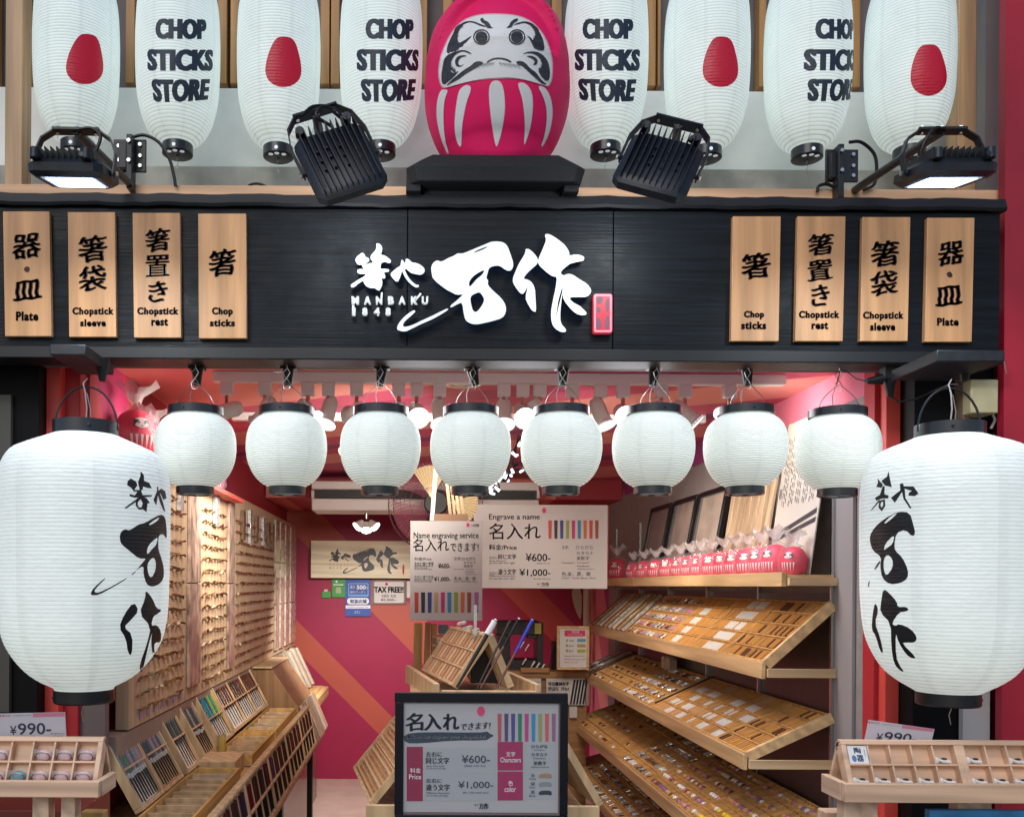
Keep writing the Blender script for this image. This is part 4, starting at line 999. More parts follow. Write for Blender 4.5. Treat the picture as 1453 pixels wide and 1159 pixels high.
# ============================================================ FLOODLIGHTS
FLM = mat('floodlight_casting', (.020, .026, .038), .42, .2, var=.25, vscale=40)
LED = mat('led_panel', (.9, .95, 1), .3, emit=(.82, .92, 1), estr=4.5)
LEDR = mat('led_reflector', (.5, .6, .8), .2, .6, emit=(.3, .55, 1), estr=.5)
def flood(label, c, r, u, W, Hh, wall, braces, cable, bd=None, pw=0):
    """c centre of the lens plane, r right vector, u up-in-plane, lens normal n = r x u reversed to face the wall"""
    r = Vector(r).normalized(); u = Vector(u); u = (u - r * u.dot(r)).normalized()
    n = u.cross(r)            # points away from the fins
    if (n.z > 0 if bd else n.y < 0): n = -n
    c = Vector(c)
    t = thing('floodlight', label, 'floodlight', c, 'four black floodlights above the fascia')
    def L(x, y, z): return c + r * x + n * y + u * z
    w, h = W / 2, Hh / 2
    mb = MB(); ch = .018
    def rr(w_, h_, y, k=ch): return [L(*p) for p in ((-w_ + k, y, -h_), (w_ - k, y, -h_), (w_, y, -h_ + k), (w_, y, h_ - k), (w_ - k, y, h_), (-w_ + k, y, h_), (-w_, y, h_ - k), (-w_, y, -h_ + k))]
    rings = [rr(w - .022, h - .022, .002, .01), rr(w - .012, h - .012, .004), rr(w, h, -.006), rr(w, h, -.024), rr(w - .004, h - .004, -.028), rr(w - .012, h - .012, -.036)]
    for q in rings: mb.v += q
    for j in range(5):
        for k in range(8): mb.f.append((j * 8 + k, j * 8 + (k + 1) % 8, (j + 1) * 8 + (k + 1) % 8, (j + 1) * 8 + k)); mb.mi.append(0)
    mb.f.append(tuple(range(40, 48))); mb.mi.append(0)
    mb.build('housing', FLM, t)
    nf = 11
    for k in range(nf):
        x = -w + .018 + (W - .036) * k / (nf - 1)
        mb = MB(); mb.hexa([L(x - .0011, -.034, -h + .008), L(x + .0011, -.034, -h + .008), L(x + .0011, -.044, -h + .014), L(x - .0011, -.044, -h + .014), L(x - .0011, -.034, h - .006), L(x + .0011, -.034, h - .006), L(x + .0011, -.058, h - .004), L(x - .0011, -.058, h - .004)])
        mb.build('cooling_fin', FLM, t)
    mb = MB()
    for (x, z) in ((-.045, .03), (-.045, .0), (-.045, -.03), (-.02, .035), (-.02, .005), (-.02, -.03), (.012, .03), (.012, -.002), (.012, -.034), (.045, .035), (.045, .005), (.045, -.025)):
        mb.cyl(L(x, -.036, z), L(x, -.043, z), .0035, n=8)
    mb.build('screw', FLM, t)['kind'] = 'stuff'
    mb = MB()
    for x in (-w + .024, w - .03): mb = MB(); mb.cyl(L(x, -.03, h + .004), L(x, -.052, h - .002), .011, n=12); mb.build('lug', FLM, t)
    mb = MB(); mb.cyl(L(w * .55, -.035, h - .002), L(w * .55, -.04, h + .012), .006, n=10)
    mb.build('gland', FLM, t)
    mb = MB(); q = rr(w - .022, h - .022, .0035, .008); mb.v += q; mb.f.append(tuple(range(8))); mb.mi.append(0)
    mb.build('reflector', LEDR, t, fix=False)
    mb = MB(); mb.v += [L(-w + .03, .0045, -h + .028), L(w - .03, .0045, -h + .028), L(w - .03, .0045, h - .035), L(-w + .03, .0045, h - .035)]; mb.f.append((0, 1, 2, 3)); mb.mi.append(0)
    mb.build('led_panel', LED, t, fix=False)
    # U bracket
    mb = MB()
    bdv = Vector(bd).normalized() if bd else u
    sd = r.cross(bdv).normalized()          # width direction of the flat bar
    def K(x, z, y=0): return L(x, -.016 if not bd else -.018, 0) + bdv * z + sd * y
    T = braces
    for sgn in (-1, 1):
        p = [(sgn * (w + .006), -.006), (sgn * (w + .009), T * .45), (sgn * (w - .004), T * .80), (sgn * (w - .034), T)]
        for a_, b_ in zip(p, p[1:]):
            a_, b_ = K(*a_), K(*b_); mb.obox((a_ + b_) / 2, (b_ - a_) * .51, sd * .010, (b_ - a_).cross(sd).normalized() * .0018)
        mb.cyl(K(sgn * (w - .002), 0), K(sgn * (w + .012), 0), .006, n=8)
    a_, b_ = K(-w + .03, T), K(w - .03, T)
    mb.obox((a_ + b_) / 2, (b_ - a_) / 2, sd * .013, bdv * .003)
    mb.build('bracket', FLM, t)
    for x in (-w + .04, 0, w - .04):
        mb = MB(); q = K(x, T); mb.cyl(q - bdv * .008, q + bdv * .011, .0045, n=8); mb.cyl(q + bdv * .003, q + bdv * .009, .0075, n=6); mb.build('bolt', STEEL, t)
    for sgn in (-1, 1):
        mb = MB(); mb.cyl(K(sgn * (w + .008), 0), K(sgn * (w + .016), 0), .006, n=6); mb.build('bolt', STEEL, t)
    mb = MB(); q = K(0, T - .002); mb.cyl(q, wall, .011, n=14)
    mb.build('arm', FLM, t)
    al = bpy.data.lights.new('floodlight_beam', 'AREA'); al.shape = 'RECTANGLE'; al.size = W * .7; al.size_y = Hh * .5; al.energy = pw; al.color = (.86, .94, 1); al.spread = R(150)
    lo = bpy.data.objects.new('floodlight_beam', al); COL.objects.link(lo); lo.location = L(0, .008, 0); lo.rotation_euler = n.to_track_quat('-Z', 'Y').to_euler()
    if cable:
        mb = MB(); s_ = L(w * .55, -.04, h + .01)
        mb.tube(cable(L, h, w), .0042, 7); mb.build('cable', BLACKP, t)
    return t
# left lit lamp: lens looks down
c = P(106, 250, 2.2) + Vector((0, .085, -.0))
def tube_smooth(pts, n=6):
    P_ = [Vector(p) for p in pts]; P_ = [2 * P_[0] - P_[1]] + P_ + [2 * P_[-1] - P_[-2]]; out = []
    for i in range(1, len(P_) - 2):
        for k in range(n):
            t = k / n; p0, p1, p2, p3 = P_[i - 1:i + 3]
            out.append(.5 * ((2 * p1) + (p2 - p0) * t + (2 * p0 - 5 * p1 + 4 * p2 - p3) * t * t + (3 * p1 - p0 - 3 * p2 + p3) * t ** 3))
    out.append(P_[-2]); return out
flood('lit floodlight at the far left shining down, white panel seen from below', P(107, 257, 2.17), (1, .03, 0), (0, -.975, -.22), .170, .165, P(187, 264, 2.70), .105, lambda L, h, w: tube_smooth([L(.01, -.118, -.02), L(.04, -.120, -.02), L(.062, -.10, -.01), L(.05, -.06, 0), L(.045, -.03, 0)]), (0, .12, 1), 3)
flood('lit floodlight at the far right shining down, white panel seen from below', P(1338, 257, 2.15), (1, -.03, 0), (0, -.975, -.22), .170, .165, P(1213, 270, 2.70), .105, lambda L, h, w: tube_smooth([L(-.0, -.118, -.02), L(-.03, -.115, -.01), L(-.055, -.08, 0), L(-.062, -.03, 0)]), (0, .12, 1), 3)
flood('tilted finned floodlight left of the red doll seen from its back', P(484, 240, 2.24), (.93, .12, .36), (-.38, .36, .84), .176, .212, P(470, 262, 2.72), .185, lambda L, h, w: tube_smooth([L(.02, -.03, h), L(-.01, -.05, h + .03), L(.02, -.05, h + .05), L(.05, -.03, h + .02), L(.05, -.02, h + .07), L(-.0, -.03, h + .085), L(-.04, -.03, h + .065)]), None, 1.0)
flood('tilted finned floodlight right of the red doll seen from its back', P(932, 246, 2.24), (.92, -.20, -.34), (.32, .46, .82), .180, .200, P(948, 262, 2.72), .185, None, None, 1.0)
# mounting plates with clamps beside the outer lamps
for (px, py, lab, cabs) in ((183, 222, 'left', [[(186, 195), (205, 192), (225, 202), (240, 225), (247, 250), (249, 264)]]), (1194, 236, 'right', [[(1205, 202), (1222, 202), (1240, 218), (1244, 240), (1240, 262), (1225, 270)], [(1192, 272), (1175, 262), (1162, 264), (1160, 272)]])):
    t = thing('mounting_clamp', 'black perforated steel clamp plate beside the %s lit floodlight' % lab, 'clamp', P(px, py + 40, 2.7))
    mb = MB(); mb.fbox(px - 22, py - 24, px + 24, py + 22, 2.70, 2.708); mb.build('plate', BLACKM, t, bevel=.0015)
    mb = MB(); mb.fbox(px - 4, py - 32, px + 4, py + 44, 2.66, 2.70); mb.fbox(px - 15, py - 20, px - 4, py + 16, 2.68, 2.699); mb.build('post', BLACKM, t, bevel=.0015)
    mb = MB()
    for (dx, dy) in ((-14, -14), (-14, 6), (16, -16), (16, 0), (16, 14), (0, -22), (0, 6)):
        q = P(px + dx, py + dy, 2.70 if dx else 2.658); mb.cyl(q, q - Vector((0, .006, 0)), .0055, n=8)
    mb.build('bolt', STEEL, t)
    mb = MB()
    for cpts in cabs: mb.tube(tube_smooth([P(x, y, 2.69) for x, y in cpts]), .0048, 7)
    mb.build('cable', BLACKP, t)
t = thing('loose_cable', 'short black cable loop lying on the pine sill left of the doll', 'cable', P(365, 268, 2.75))
mb = MB(); mb.tube(tube_smooth([P(349, 268, 2.74), P(356, 262, 2.75), P(368, 261, 2.75), P(382, 267, 2.74)]), .004, 7); mb.build('cable', BLACKP, t)
# ============================================================ CEILING FITTINGS
WPL = mat('white_plastic', (.78, .76, .74), .4)
LAMPW = mat('lamp_face', (.9, .9, .9), .3, emit=(.86, .93, 1), estr=3)
LAMPOFF = mat('lamp_face_off', (.5, .5, .5), .2)
DLON = mat('downlight_glow', (.9, .9, .85), .3, emit=(1, .93, .8), estr=3)
for i, (px, py, lit, nm) in enumerate([(398, 536, 0, 'fourth'), (580, 537, 1, ''), (657, 545, 0, ''), (843, 540, 0, ''), (965, 540, 0, '')]):
    d = .735 * F / (VY - py)
    c = P(px, py, d); c.z = ZC
    lab = ['unlit recessed ceiling downlight behind the second round lantern hook', 'lit recessed ceiling downlight between the third and fourth lantern hooks', 'unlit recessed ceiling downlight above the fourth round lantern', 'unlit recessed ceiling downlight near the sixth round lantern hook', 'unlit recessed ceiling downlight left of the seventh lantern hook'][i]
    t = thing('ceiling_downlight', lab, 'ceiling light', c, 'recessed lights in the striped ceiling')
    mb = MB(); mb.lathe([(.048, ZC - .002), (.068, ZC - .006), (.070, ZC - .0015), (.068, ZC + .0)], 32, (c.x, c.y), cap=False); mb.build('rim', STEEL if not lit else WPL, t)
    mb = MB(); mb.lathe([(.0005, ZC - .001), (.05, ZC - .0012)], 32, (c.x, c.y), cap=False); mb.build('diffuser', DLON if lit else LAMPOFF, t, fix=False)
def track(x0, x1, d, label):
    t = thing('light_track', label, 'light track', (0, d, ZC - .02))
    mb = MB(); mb.box(x0, x1, d - .018, d + .018, ZC - .036, ZC - .001); mb.build('rail', WPL, t, bevel=.002)
    return t
dA, dB, dC = 3.20, 3.95, 5.2
track(P(303, 548, dA).x, P(1113, 548, dA).x, dA, 'long white light track across the front of the shop ceiling')
track(P(330, 590, dB).x, P(1000, 590, dB).x, dB, 'second white light track further back on the shop ceiling')
def spot(px, d, aim, lit, label, power=0, proto=[None]):
    """white track spotlight; aim = unit direction of the beam"""
    a = P(px, 560, d); a.z = ZC - .036; a.y = d
    aim = Vector(aim).normalized()
    t = thing('track_spotlight', label, 'spotlight', a, 'white spotlights hanging from the ceiling tracks')
    mb = MB(); mb.box(a.x - .022, a.x + .022, d - .015, d + .015, a.z - .045, a.z + .0); mb.build('adapter', WPL, t, bevel=.003)
    mb = MB(); mb.cyl((a.x, d, a.z - .045), (a.x, d, a.z - .085), .007, n=8); mb.build('stem', STEEL, t)
    c = Vector((a.x, d, a.z - .10)); ss = .9
    mb = MB(); n = 20
    p0 = c - aim * .055; p1 = c + aim * .055
    mb.cyl(p0, p0 + aim * .02, .018, .027, n); mb.cyl(p0 + aim * .02, p1 - aim * .018, .027, .027, n, cap=False); mb.cyl(p1 - aim * .018, p1, .027, .040, n, cap=False)
    mb.build('head', WPL, t)
    mb = MB(); mb.cyl(p1 - aim * .006, p1 - aim * .003, .036, .037, n); mb.build('lens', LAMPW if lit else LAMPOFF, t)
    if lit and not power: power = 5
    if power:
        L = bpy.data.lights.new('spot_beam', 'SPOT'); L.energy = power; L.spot_size = R(85 if not lit else 140); L.spot_blend = .8; L.shadow_soft_size = .14; L.color = (1, .90, .78) if not lit else (.95, .96, 1)
        lo = bpy.data.objects.new('spot_beam', L); COL.objects.link(lo); lo.location = p1 + aim * .01; lo.rotation_euler = aim.to_track_quat('-Z', 'Y').to_euler()
PW = 50
spot(322, dA, (-.85, -.02, -.22), 0, 'track spotlight at the left end, behind the first round lantern', PW * .35)
spot(376, dA, (-.55, .6, -.7), 0, 'track spotlight turned left beside the second round lantern', PW * .6)
spot(437, dA, (.45, -.55, -.65), 1, 'dazzling track spotlight right of the second round lantern')
spot(466, dA, (-.2, -.35, -.9), 1, 'lit track spotlight left of the third round lantern')
spot(506, dA, (-.4, .9, -.12), 0, 'track spotlight above the third round lantern turned inward', PW * .6)
spot(566, dA, (-.1, .95, -.10), 0, 'track spotlight between third and fourth round lanterns', PW)
spot(591, dA, (.12, -.75, -.5), 1, 'dazzling track spotlight just right of the third round lantern')
spot(624, dA, (.12, -.45, -.85), 1, 'lit track spotlight at the upper left of the fourth round lantern')
spot(715, dA, (-.05, -.45, -.85), 1, 'lit track spotlight at the upper right of the fourth round lantern')
spot(742, dA, (.05, -.8, -.5), 1, 'dazzling track spotlight left of the fifth round lantern')
spot(766, dA, (.7, .3, -.85), 0, 'track spotlight above the fifth round lantern turned right', PW * .7)
spot(812, dA, (.3, .9, -.10), 0, 'track spotlight right of the fifth round lantern turned inward', PW * .6)
spot(852, dA, (.3, -.25, -.85), 1, 'lit small track spotlight left of the sixth round lantern')
spot(884, dA, (.0, -.8, -.35), 1, 'very bright track spotlight at the top left of the sixth round lantern')
spot(938, dA, (.5, .85, -.5), 0, 'track spotlight behind the sixth round lantern cap', PW * .6)
spot(972, dA, (.75, -.2, -.75), 1, 'lit track spotlight leaning right beside the seventh round lantern', PW * .3)
spot(1035, dA, (.85, .35, .02), 0, 'track spotlight at the right end by the seventh round lantern', PW * .35)
spot(420, dB, (-.75, .35, -.55), 0, 'rear track spotlight turned towards the peg board', PW * 1.2)
spot(665, dB, (-.1, .95, -.35), 0, 'rear track spotlight aimed at the back wall sign', PW * .5)
spot(800, dB, (.65, .5, -.6), 0, 'rear track spotlight turned to the right shelves', PW * .8)
spot(500, dB, (-.5, .7, -.6), 0, 'rear track spotlight aimed down to the left counter', PW)

# ============================================================ BACK OF THE SHOP
# air conditioner
t = thing('air_conditioner', 'wide white wall air conditioner with dark slot high at the back', 'air conditioner', P(610, 725, 6.2))
mb = MB(); mb.fbox(442, 683, 765, 695, 6.0, 6.3); mb.build('upper_case', WPL, t, bevel=.006)
mb = MB(); mb.fbox(446, 695.6, 762, 707, 6.05, 6.3); mb.build('air_slot', mat('dark_slot', (.015, .015, .015), .5), t)
mb = MB(); mb.fbox(442, 707.6, 765, 725, 5.98, 6.3); mb.build('lower_flap', WPL, t, bevel=.01)
for sx in (442, 762):
    mb = MB(); mb.fbox(sx, 695.6, sx + 3.5, 707, 6.0, 6.3); mb.build('end_cap', WPL, t)
# triple spotlight
t = thing('triple_spotlight', 'small lit triple spotlight cluster above the wooden logo sign', 'spotlight', P(520, 728, 6.2))
mb = MB(); mb.cyl(P(520, 726, 6.1), P(520, 736, 6.1), .012, n=10); mb.build('stem', STEEL, t)
for dx, dy, ax in ((-10, 6, -.8), (0, 12, 0), (10, 6, .8)):
    c = P(520 + dx * .5, 738 + dy * .3, 6.05); aim = Vector((ax, -.45, -.75)).normalized()
    mb = MB(); mb.cyl(c, c + aim * .06, .016, .036, 16, cap=False); mb.cyl(c, c + aim * .004, .016, .017, 16); mb.build('head', WPL, t)
    mb = MB(); mb.cyl(c + aim * .052, c + aim * .055, .032, .033, 16); mb.build('lens', mat('triple_glow', (.9, .9, .9), .3, emit=(1, .96, .95), estr=9), t)
L = bpy.data.lights.new('triple_beam', 'SPOT'); L.energy = 190; L.spot_size = R(120); L.spot_blend = .9; L.shadow_soft_size = .05; L.color = (1, .9, .85)
lo = bpy.data.objects.new('triple_beam', L); COL.objects.link(lo); lo.location = P(520, 752, 6.0); lo.rotation_euler = Vector((0, .6, -.8)).to_track_quat('-Z', 'Y').to_euler()
# wooden logo sign on the back wall
t = thing('wooden_sign', 'long pale wooden board with black brush logo on the back wall', 'sign', P(512, 820, 7.45))
mb = MB(); mb.fbox(441, 767, 594, 820, 7.40, 7.495); mb.build('board', wood('pale_sign_wood', (.85, .78, .56), 'X', var=.1), t, bevel=.004)
ms = lambda x, y: P(467 + (x - 497) * .2905, 775 + (y - 333) * .28, 7.396)
mb = MB()
for g in LOGO: poly(mb, g, ms)
mb.build('lettering', INK, t, fix=False)
mb = MB()
for s, x0 in zip('MANBAKU', (467, 472.3, 477.5, 482.5, 487.5, 492.5, 497.3)): text(mb, s, (x0, 799.5, x0 + 2.6, 802.5), front(7.396))
for s, x0 in zip('1848', (467.5, 472.3, 477.5, 482.5)): text(mb, s, (x0, 804, x0 + 2.2, 807), front(7.396))
mb.build('small_lettering', mat('gold_print', (.45, .33, .18), .5), t, fix=False)
mb = MB(); poly(mb, [[(571, 801), (574, 800), (573.5, 815), (571, 815)]], front(7.396)); mb.build('seal_print', REDP, t, fix=False)
# notices below it
def card(name, label, x0, y0, x1, y1, d, m, cat='notice', thick=.004, r=1.5):
    t = thing(name, label, cat, P((x0 + x1) / 2, y1, d))
    mb = MB(); prism(mb, [rrect(x0, y0, x1, y1, r)], front(d), 0, thick, sm=0); mb.build('sheet', m, t)
    return t
GRN = mat('green_print', (.03, .30, .05), .5); BLU = mat('blue_print', (.02, .08, .36), .5); BLU2 = mat('light_blue_print', (.14, .33, .75), .5)
PAPER = mat('white_card', (.62, .60, .58), .55)
t = card('green_sticker', 'tiny green tag hanging left of the green payment notice', 457, 839, 469, 848, 7.48, GRN, 'sticker')
mb = MB(); mb.box(P(460, 838, 7.48).x, P(465, 838, 7.48).x, 7.477, 7.48, P(462, 839, 7.48).z, P(462, 836, 7.48).z); mb.build('tab', PAPER, t)
t = card('green_notice', 'green payment notice with pale square below the wooden sign', 471, 821, 490, 847, 7.48, GRN)
mb = MB(); poly(mb, [[(476.5, 833), (484, 833), (484, 841.5), (476.5, 841.5)]], front(7.477), sm=0); mb.build('pale_square', mat('sage_print', (.35, .42, .22), .5), t, fix=False)
mb = MB(); poly(mb, [[(473, 828.6), (487, 828.6), (487, 830), (473, 830)]], front(7.477), sm=0); poly(mb, [circ(477.5, 825, 1.6, 12)], front(7.477), sm=0); mb.build('print', WHP, t, fix=False)
t = card('blue_notice', 'tall blue voucher notice reading 500 between green and TAX FREE notices', 490, 821, 526, 874, 7.48, BLU)
mb = MB(); poly(mb, [rrect(494, 827, 523, 846, 1.8), rrect(495.5, 828.5, 521.5, 843, 1)], front(7.477), sm=0); mb.build('light_border', BLU2, t, fix=False)
mb = MB(); text(mb, '500', (506, 830, 519, 836), front(7.476), off=.03); text(mb, '円', (519.3, 832, 521.3, 836), front(7.476)); text(mb, '最大', (497, 830, 504, 835), front(7.476)); text(mb, '割引クーポン', (497, 838, 519, 841.5), front(7.476)); poly(mb, [rrect(492.5, 848, 523.5, 857, 4)], front(7.477), sm=0); poly(mb, [[(490.5, 858.5), (525.5, 858.5), (525.5, 863), (490.5, 863)]], front(7.477), sm=0); text(mb, 'メイン', (503, 866, 511, 870), front(7.476)); mb.build('print', WHP, t, fix=False)
mb = MB(); text(mb, '取扱店舗', (497, 850, 520, 855.5), front(7.4755), bold=.3); text(mb, 'COUPON AVAILABLE HERE', (493, 860, 523, 862), front(7.4755)); mb.build('print', BLU, t, fix=False)
t = card('tax_free_notice', 'white framed TAX FREE notice at the right of the blue notice', 528, 822, 576, 857, 7.48, mat('grey_brown_frame', (.2, .13, .12), .5))
mb = MB(); poly(mb, [rrect(531, 825, 573, 855, 2)], front(7.477), sm=0); mb.build('white_face', PAPER, t, fix=False)
mb = MB(); text(mb, 'TAX FREE!!', (531, 832, 572.5, 840.5), front(7.4755), off=.03, bold=.25); text(mb, '消費税', (541, 843, 552, 848), front(7.4755)); text(mb, '免税', (554, 843, 562, 848), front(7.4755)); text(mb, '¥5,000~', (540, 849, 563, 853), front(7.4755), off=.02); mb.build('print', INK, t, fix=False)
mb = MB(); poly(mb, [circ(548.5, 828.3, 2.2, 12)], front(7.4755), sm=0); mb.build('print', REDP, t, fix=False)
card('small_card', 'narrow white card half hidden behind the hanging name board', 577, 824, 582, 848, 7.48, PAPER, 'card')

# name-engraving board (front) and the larger board behind
GREYINK2 = mat('dark_grey_ink', (.05, .05, .06), .5)
BOARD = mat('matt_white_board', (.52, .50, .50), .6)
STK = [(.45, .04, .03), (.02, .015, .02), (.03, .04, .2), (.42, .28, .15), (.42, .02, .15), (.03, .2, .38), (.22, .30, .04), (.5, .13, .03), (.25, .06, .04), (.32, .10, .30)]
STM = [mat('stick_print_%s' % n, c, .5) for n, c in zip(('red', 'black', 'navy', 'tan', 'magenta', 'teal', 'olive', 'orange', 'brown', 'violet'), STK)]
def price_print(t, d, rows, ink, bold=.12):
    mb = MB()
    for s, bx, *o in rows: text(mb, s, bx, front(d), off=(o[0] if o else 0), bold=bold if bx[3] - bx[1] > 6 else 0)
    mb.build('lettering', ink, t, fix=False)
t = thing('hanging_board', 'tall white Name engraving service board with a row of coloured sticks', 'sign board', P(633, 880, 4.0))
mb = MB(); mb.fbox(582, 739, 684.5, 880, 4.0, 4.006); mb.build('sheet', BOARD, t, bevel=.0008)
price_print(t, 3.998, [('Name engraving service', (587, 755, 679, 766)), ('名入れ', (586, 764, 637, 782)), ('できます!', (639, 770, 679, 782)), ('料金/Price', (588, 790, 612, 795)), ('左右に同じ文字', (588, 797, 615, 804)), ('Same character', (588, 804, 607, 806.5)), ('on the left and right', (588, 806.5, 613, 808.5)), ('¥600-', (622, 799, 639, 806)),
    ('左右に違う文字', (588, 816, 615, 822)), ('Different characters', (588, 822, 613, 824)), ('on the left and right', (588, 824, 613, 826)), ('¥1,000-', (616, 818, 639, 825)), ('文字:ひらがな', (644, 790, 675, 795)), ('カタカナ', (658, 796, 675, 800)), ('英数字', (658, 801, 671, 805)), ('Characters : Hiragana', (644, 806.5, 673, 808.5)), ('Katakana', (660, 810, 673, 812)), ('Alphanumeric', (660, 813.5, 677, 815.5)), ('色:金、黒、銀', (644, 818, 675, 823)), ('Color : Gold, Black, silver', (644, 823.5, 677, 826)), ('箸や万作', (668, 743, 680, 747.5), .03)], GREYINK2)
mb = MB(); poly(mb, [circ(664, 744.5, 2.4, 12, 3)], front(3.998), sm=0); mb.build('red_dot', PINKP, t, fix=False)
for i in range(10):
    x = 588 + i * 9.35 + (0 if i < 9 else 1)
    mb = MB(); poly(mb, [[(x, 840), (x + 6, 840), (x + 5.5, 869), (x + .5, 869)]], front(3.998), sm=0); mb.build('printed_stick', STM[i], t, fix=False)
t = thing('hanging_board', 'wide white Engrave a name board hanging over the back counter', 'sign board', P(770, 834, 5.2))
mb = MB(); mb.fbox(672, 716, 862, 834.5, 5.2, 5.208); mb.build('sheet', BOARD, t, bevel=.0008)
price_print(t, 5.197, [('Engrave a name', (694, 729, 766, 739)), ('名入れ', (694, 742, 767, 765)), ('料金/Price', (694, 772, 733, 780)), ('左右に', (694, 789, 706, 793)), ('同じ文字', (707, 786, 732, 793)), ('Same character', (694, 794, 719, 796.5)), ('on the left and right', (694, 797, 731, 800.5)), ('¥600-', (746, 785, 781, 796)), ('(¥660 with tax)', (762, 798, 780, 800.5)),
    ('左右に', (694, 811, 706, 815)), ('違う文字', (707, 807, 732, 815)), ('Different characters', (694, 815.5, 731, 818)), ('on the left and right', (694, 819, 731, 822.5)), ('¥1,000-', (737, 807, 781, 818)), ('(¥1,100 with tax)', (757, 820, 781, 822.5)), ('文字:', (797, 774, 807, 779)), ('ひらがな', (817, 773.5, 842, 779)), ('カタカナ', (818, 782, 842, 787)), ('英数字', (818, 789, 836, 794.5)), ('Characters :', (797, 797, 816, 799.5)), ('Hiragana', (819, 797, 836, 799.5)), ('Katakana', (819, 801.5, 836, 804)), ('Alphanumeric', (819, 806, 844, 808.5)), ('色:金、黒、銀', (797, 811, 838, 817)), ('Color : Gold, Black, silver', (797, 818.5, 846, 821.5)), ('箸や', (762, 827, 767, 830)), ('万作', (768, 826, 779, 832), .03)], GREYINK2, .18)
mb = MB(); poly(mb, [circ(772, 724, 3.0, 14, 4)], front(5.197), sm=0); mb.build('red_dot', PINKP, t, fix=False)
for i, k in enumerate((0, 1, 2, 6, 4, 5, 7, 0, 8)):
    x = 778 + i * 8.3
    mb = MB(); poly(mb, [[(x, 738), (x + 5, 738), (x + 4.6, 764), (x + .4, 764)]], front(5.197), sm=0); mb.build('printed_stick', STM[k], t, fix=False)

# fan
fc_ = P(618, 716, 5.6)
t = thing('wall_fan', 'round wire-caged electric fan with clear pink blades under the air conditioner', 'fan', fc_)
kf = 5.6 / F
WD = mat('fan_wire', (.09, .03, .05), .4, .5)
mb = MB()
for rr_, yy in ((67, 0), (66, -.05), (60, -.085), (50, -.10), (36, -.115), (20, -.125), (60, .04), (45, .06)):
    mb.tube([(fc_.x + rr_ * kf * math.cos(a), fc_.y + yy, fc_.z + rr_ * kf * math.sin(a)) for a in [2 * math.pi * k / 40 for k in range(41)]], .0035 if rr_ == 67 else .0018, 4)
mb.build('cage_ring', WD, t)
mb = MB()
for k in range(72):
    a = 2 * math.pi * k / 72; mb.tube([(fc_.x + q * kf * math.cos(a + w_), fc_.y + yy, fc_.z + q * kf * math.sin(a + w_)) for q, yy, w_ in ((17, -.125, 0), (36, -.115, .08), (50, -.10, .15), (60, -.085, .2), (67, 0, .24))], .0014, 3)
o = mb.build('cage_wire', WD, t); o['kind'] = 'stuff'
mb = MB(); mb.cyl(fc_ + Vector((0, -.13, 0)), fc_ + Vector((0, -.06, 0)), 15 * kf, 17 * kf, 24); mb.cyl(fc_ + Vector((0, -.05, 0)), fc_ + Vector((0, .14, 0)), 17 * kf, 12 * kf, 20); mb.build('motor', BLACKP, t)
BLD = mat('pink_clear_blade', (.55, .16, .25), .15, alpha=.55, coat=.6)
for k in range(4):
    mb = MB(); a0 = k * math.pi / 2 + .55; n = 8
    for i in range(n + 1):
        for j in range(5):
            a = a0 + (i / n - .5) * 1.25 * (.7 + .3 * j / 4); q = (14 + j * 12 - (.0 if 1 < i < n - 1 else 3) * j / 4) * kf
            mb.v.append((fc_.x + q * math.cos(a), fc_.y - .06 + .05 * (i / n), fc_.z + q * math.sin(a)))
    for i in range(n):
        for j in range(4): mb.f.append((i * 5 + j, i * 5 + j + 1, (i + 1) * 5 + j + 1, (i + 1) * 5 + j)); mb.mi.append(0)
    mb.build('blade', BLD, t, fix=False)
mb = MB(); mb.tube([fc_ + Vector((0, .1, 0)), fc_ + Vector((0, .35, .1)), fc_ + Vector((0, .5, .35))], .02, 8); mb.build('mounting_arm', WPL, t)

# box of bamboo sticks and paper fans above the front board
t = thing('stick_box', 'brown cardboard holder standing on top of the front white board', 'box', P(642, 739, 4.05))
mb = MB(); mb.fbox(616, 729, 664, 739, 4.02, 4.12); mb.build('box_body', mat('brown_card', (.32, .20, .12), .7), t)
BAM = wood('bamboo_stick', (.72, .52, .30), 'Z', var=.15)
for i, (x0, x1, xb0, xb1) in enumerate([(627, 632, 637, 641), (633.5, 637, 643, 646.5), (639, 643, 649, 653), (644.5, 649, 655, 659)]):
    mb = MB(); a, b, c_, e = P(x0, 640, 4.06), P(x1, 640, 4.06), P(xb1, 729, 4.06), P(xb0, 729, 4.06)
    mb.hexa([e, c_, c_ + Vector((0, .015, 0)), e + Vector((0, .015, 0)), a, b, b + Vector((0, .015, 0)), a + Vector((0, .015, 0))])
    o = mb.build('bamboo_stick', BAM, None); tag(o, 'flat bamboo stick in the brown holder, number %s from the left' % ('one', 'two', 'three', 'four')[i], 'stick', 'bamboo sticks in the holder')
mb = MB(); a, b, c_, e = P(616, 660, 4.02), P(622, 655, 4.02), P(616, 738, 4.02), P(610, 738, 4.02)
mb.hexa([e, c_, c_ + Vector((0, .04, 0)), e + Vector((0, .04, 0)), a, b, b + Vector((0, .04, 0)), a + Vector((0, .04, 0))]); tag(mb.build('white_board_edge', WPL), 'narrow white upright strip left of the bamboo sticks', 'strip')
FANM = mat('pleated_paper', (.36, .28, .16), .7)
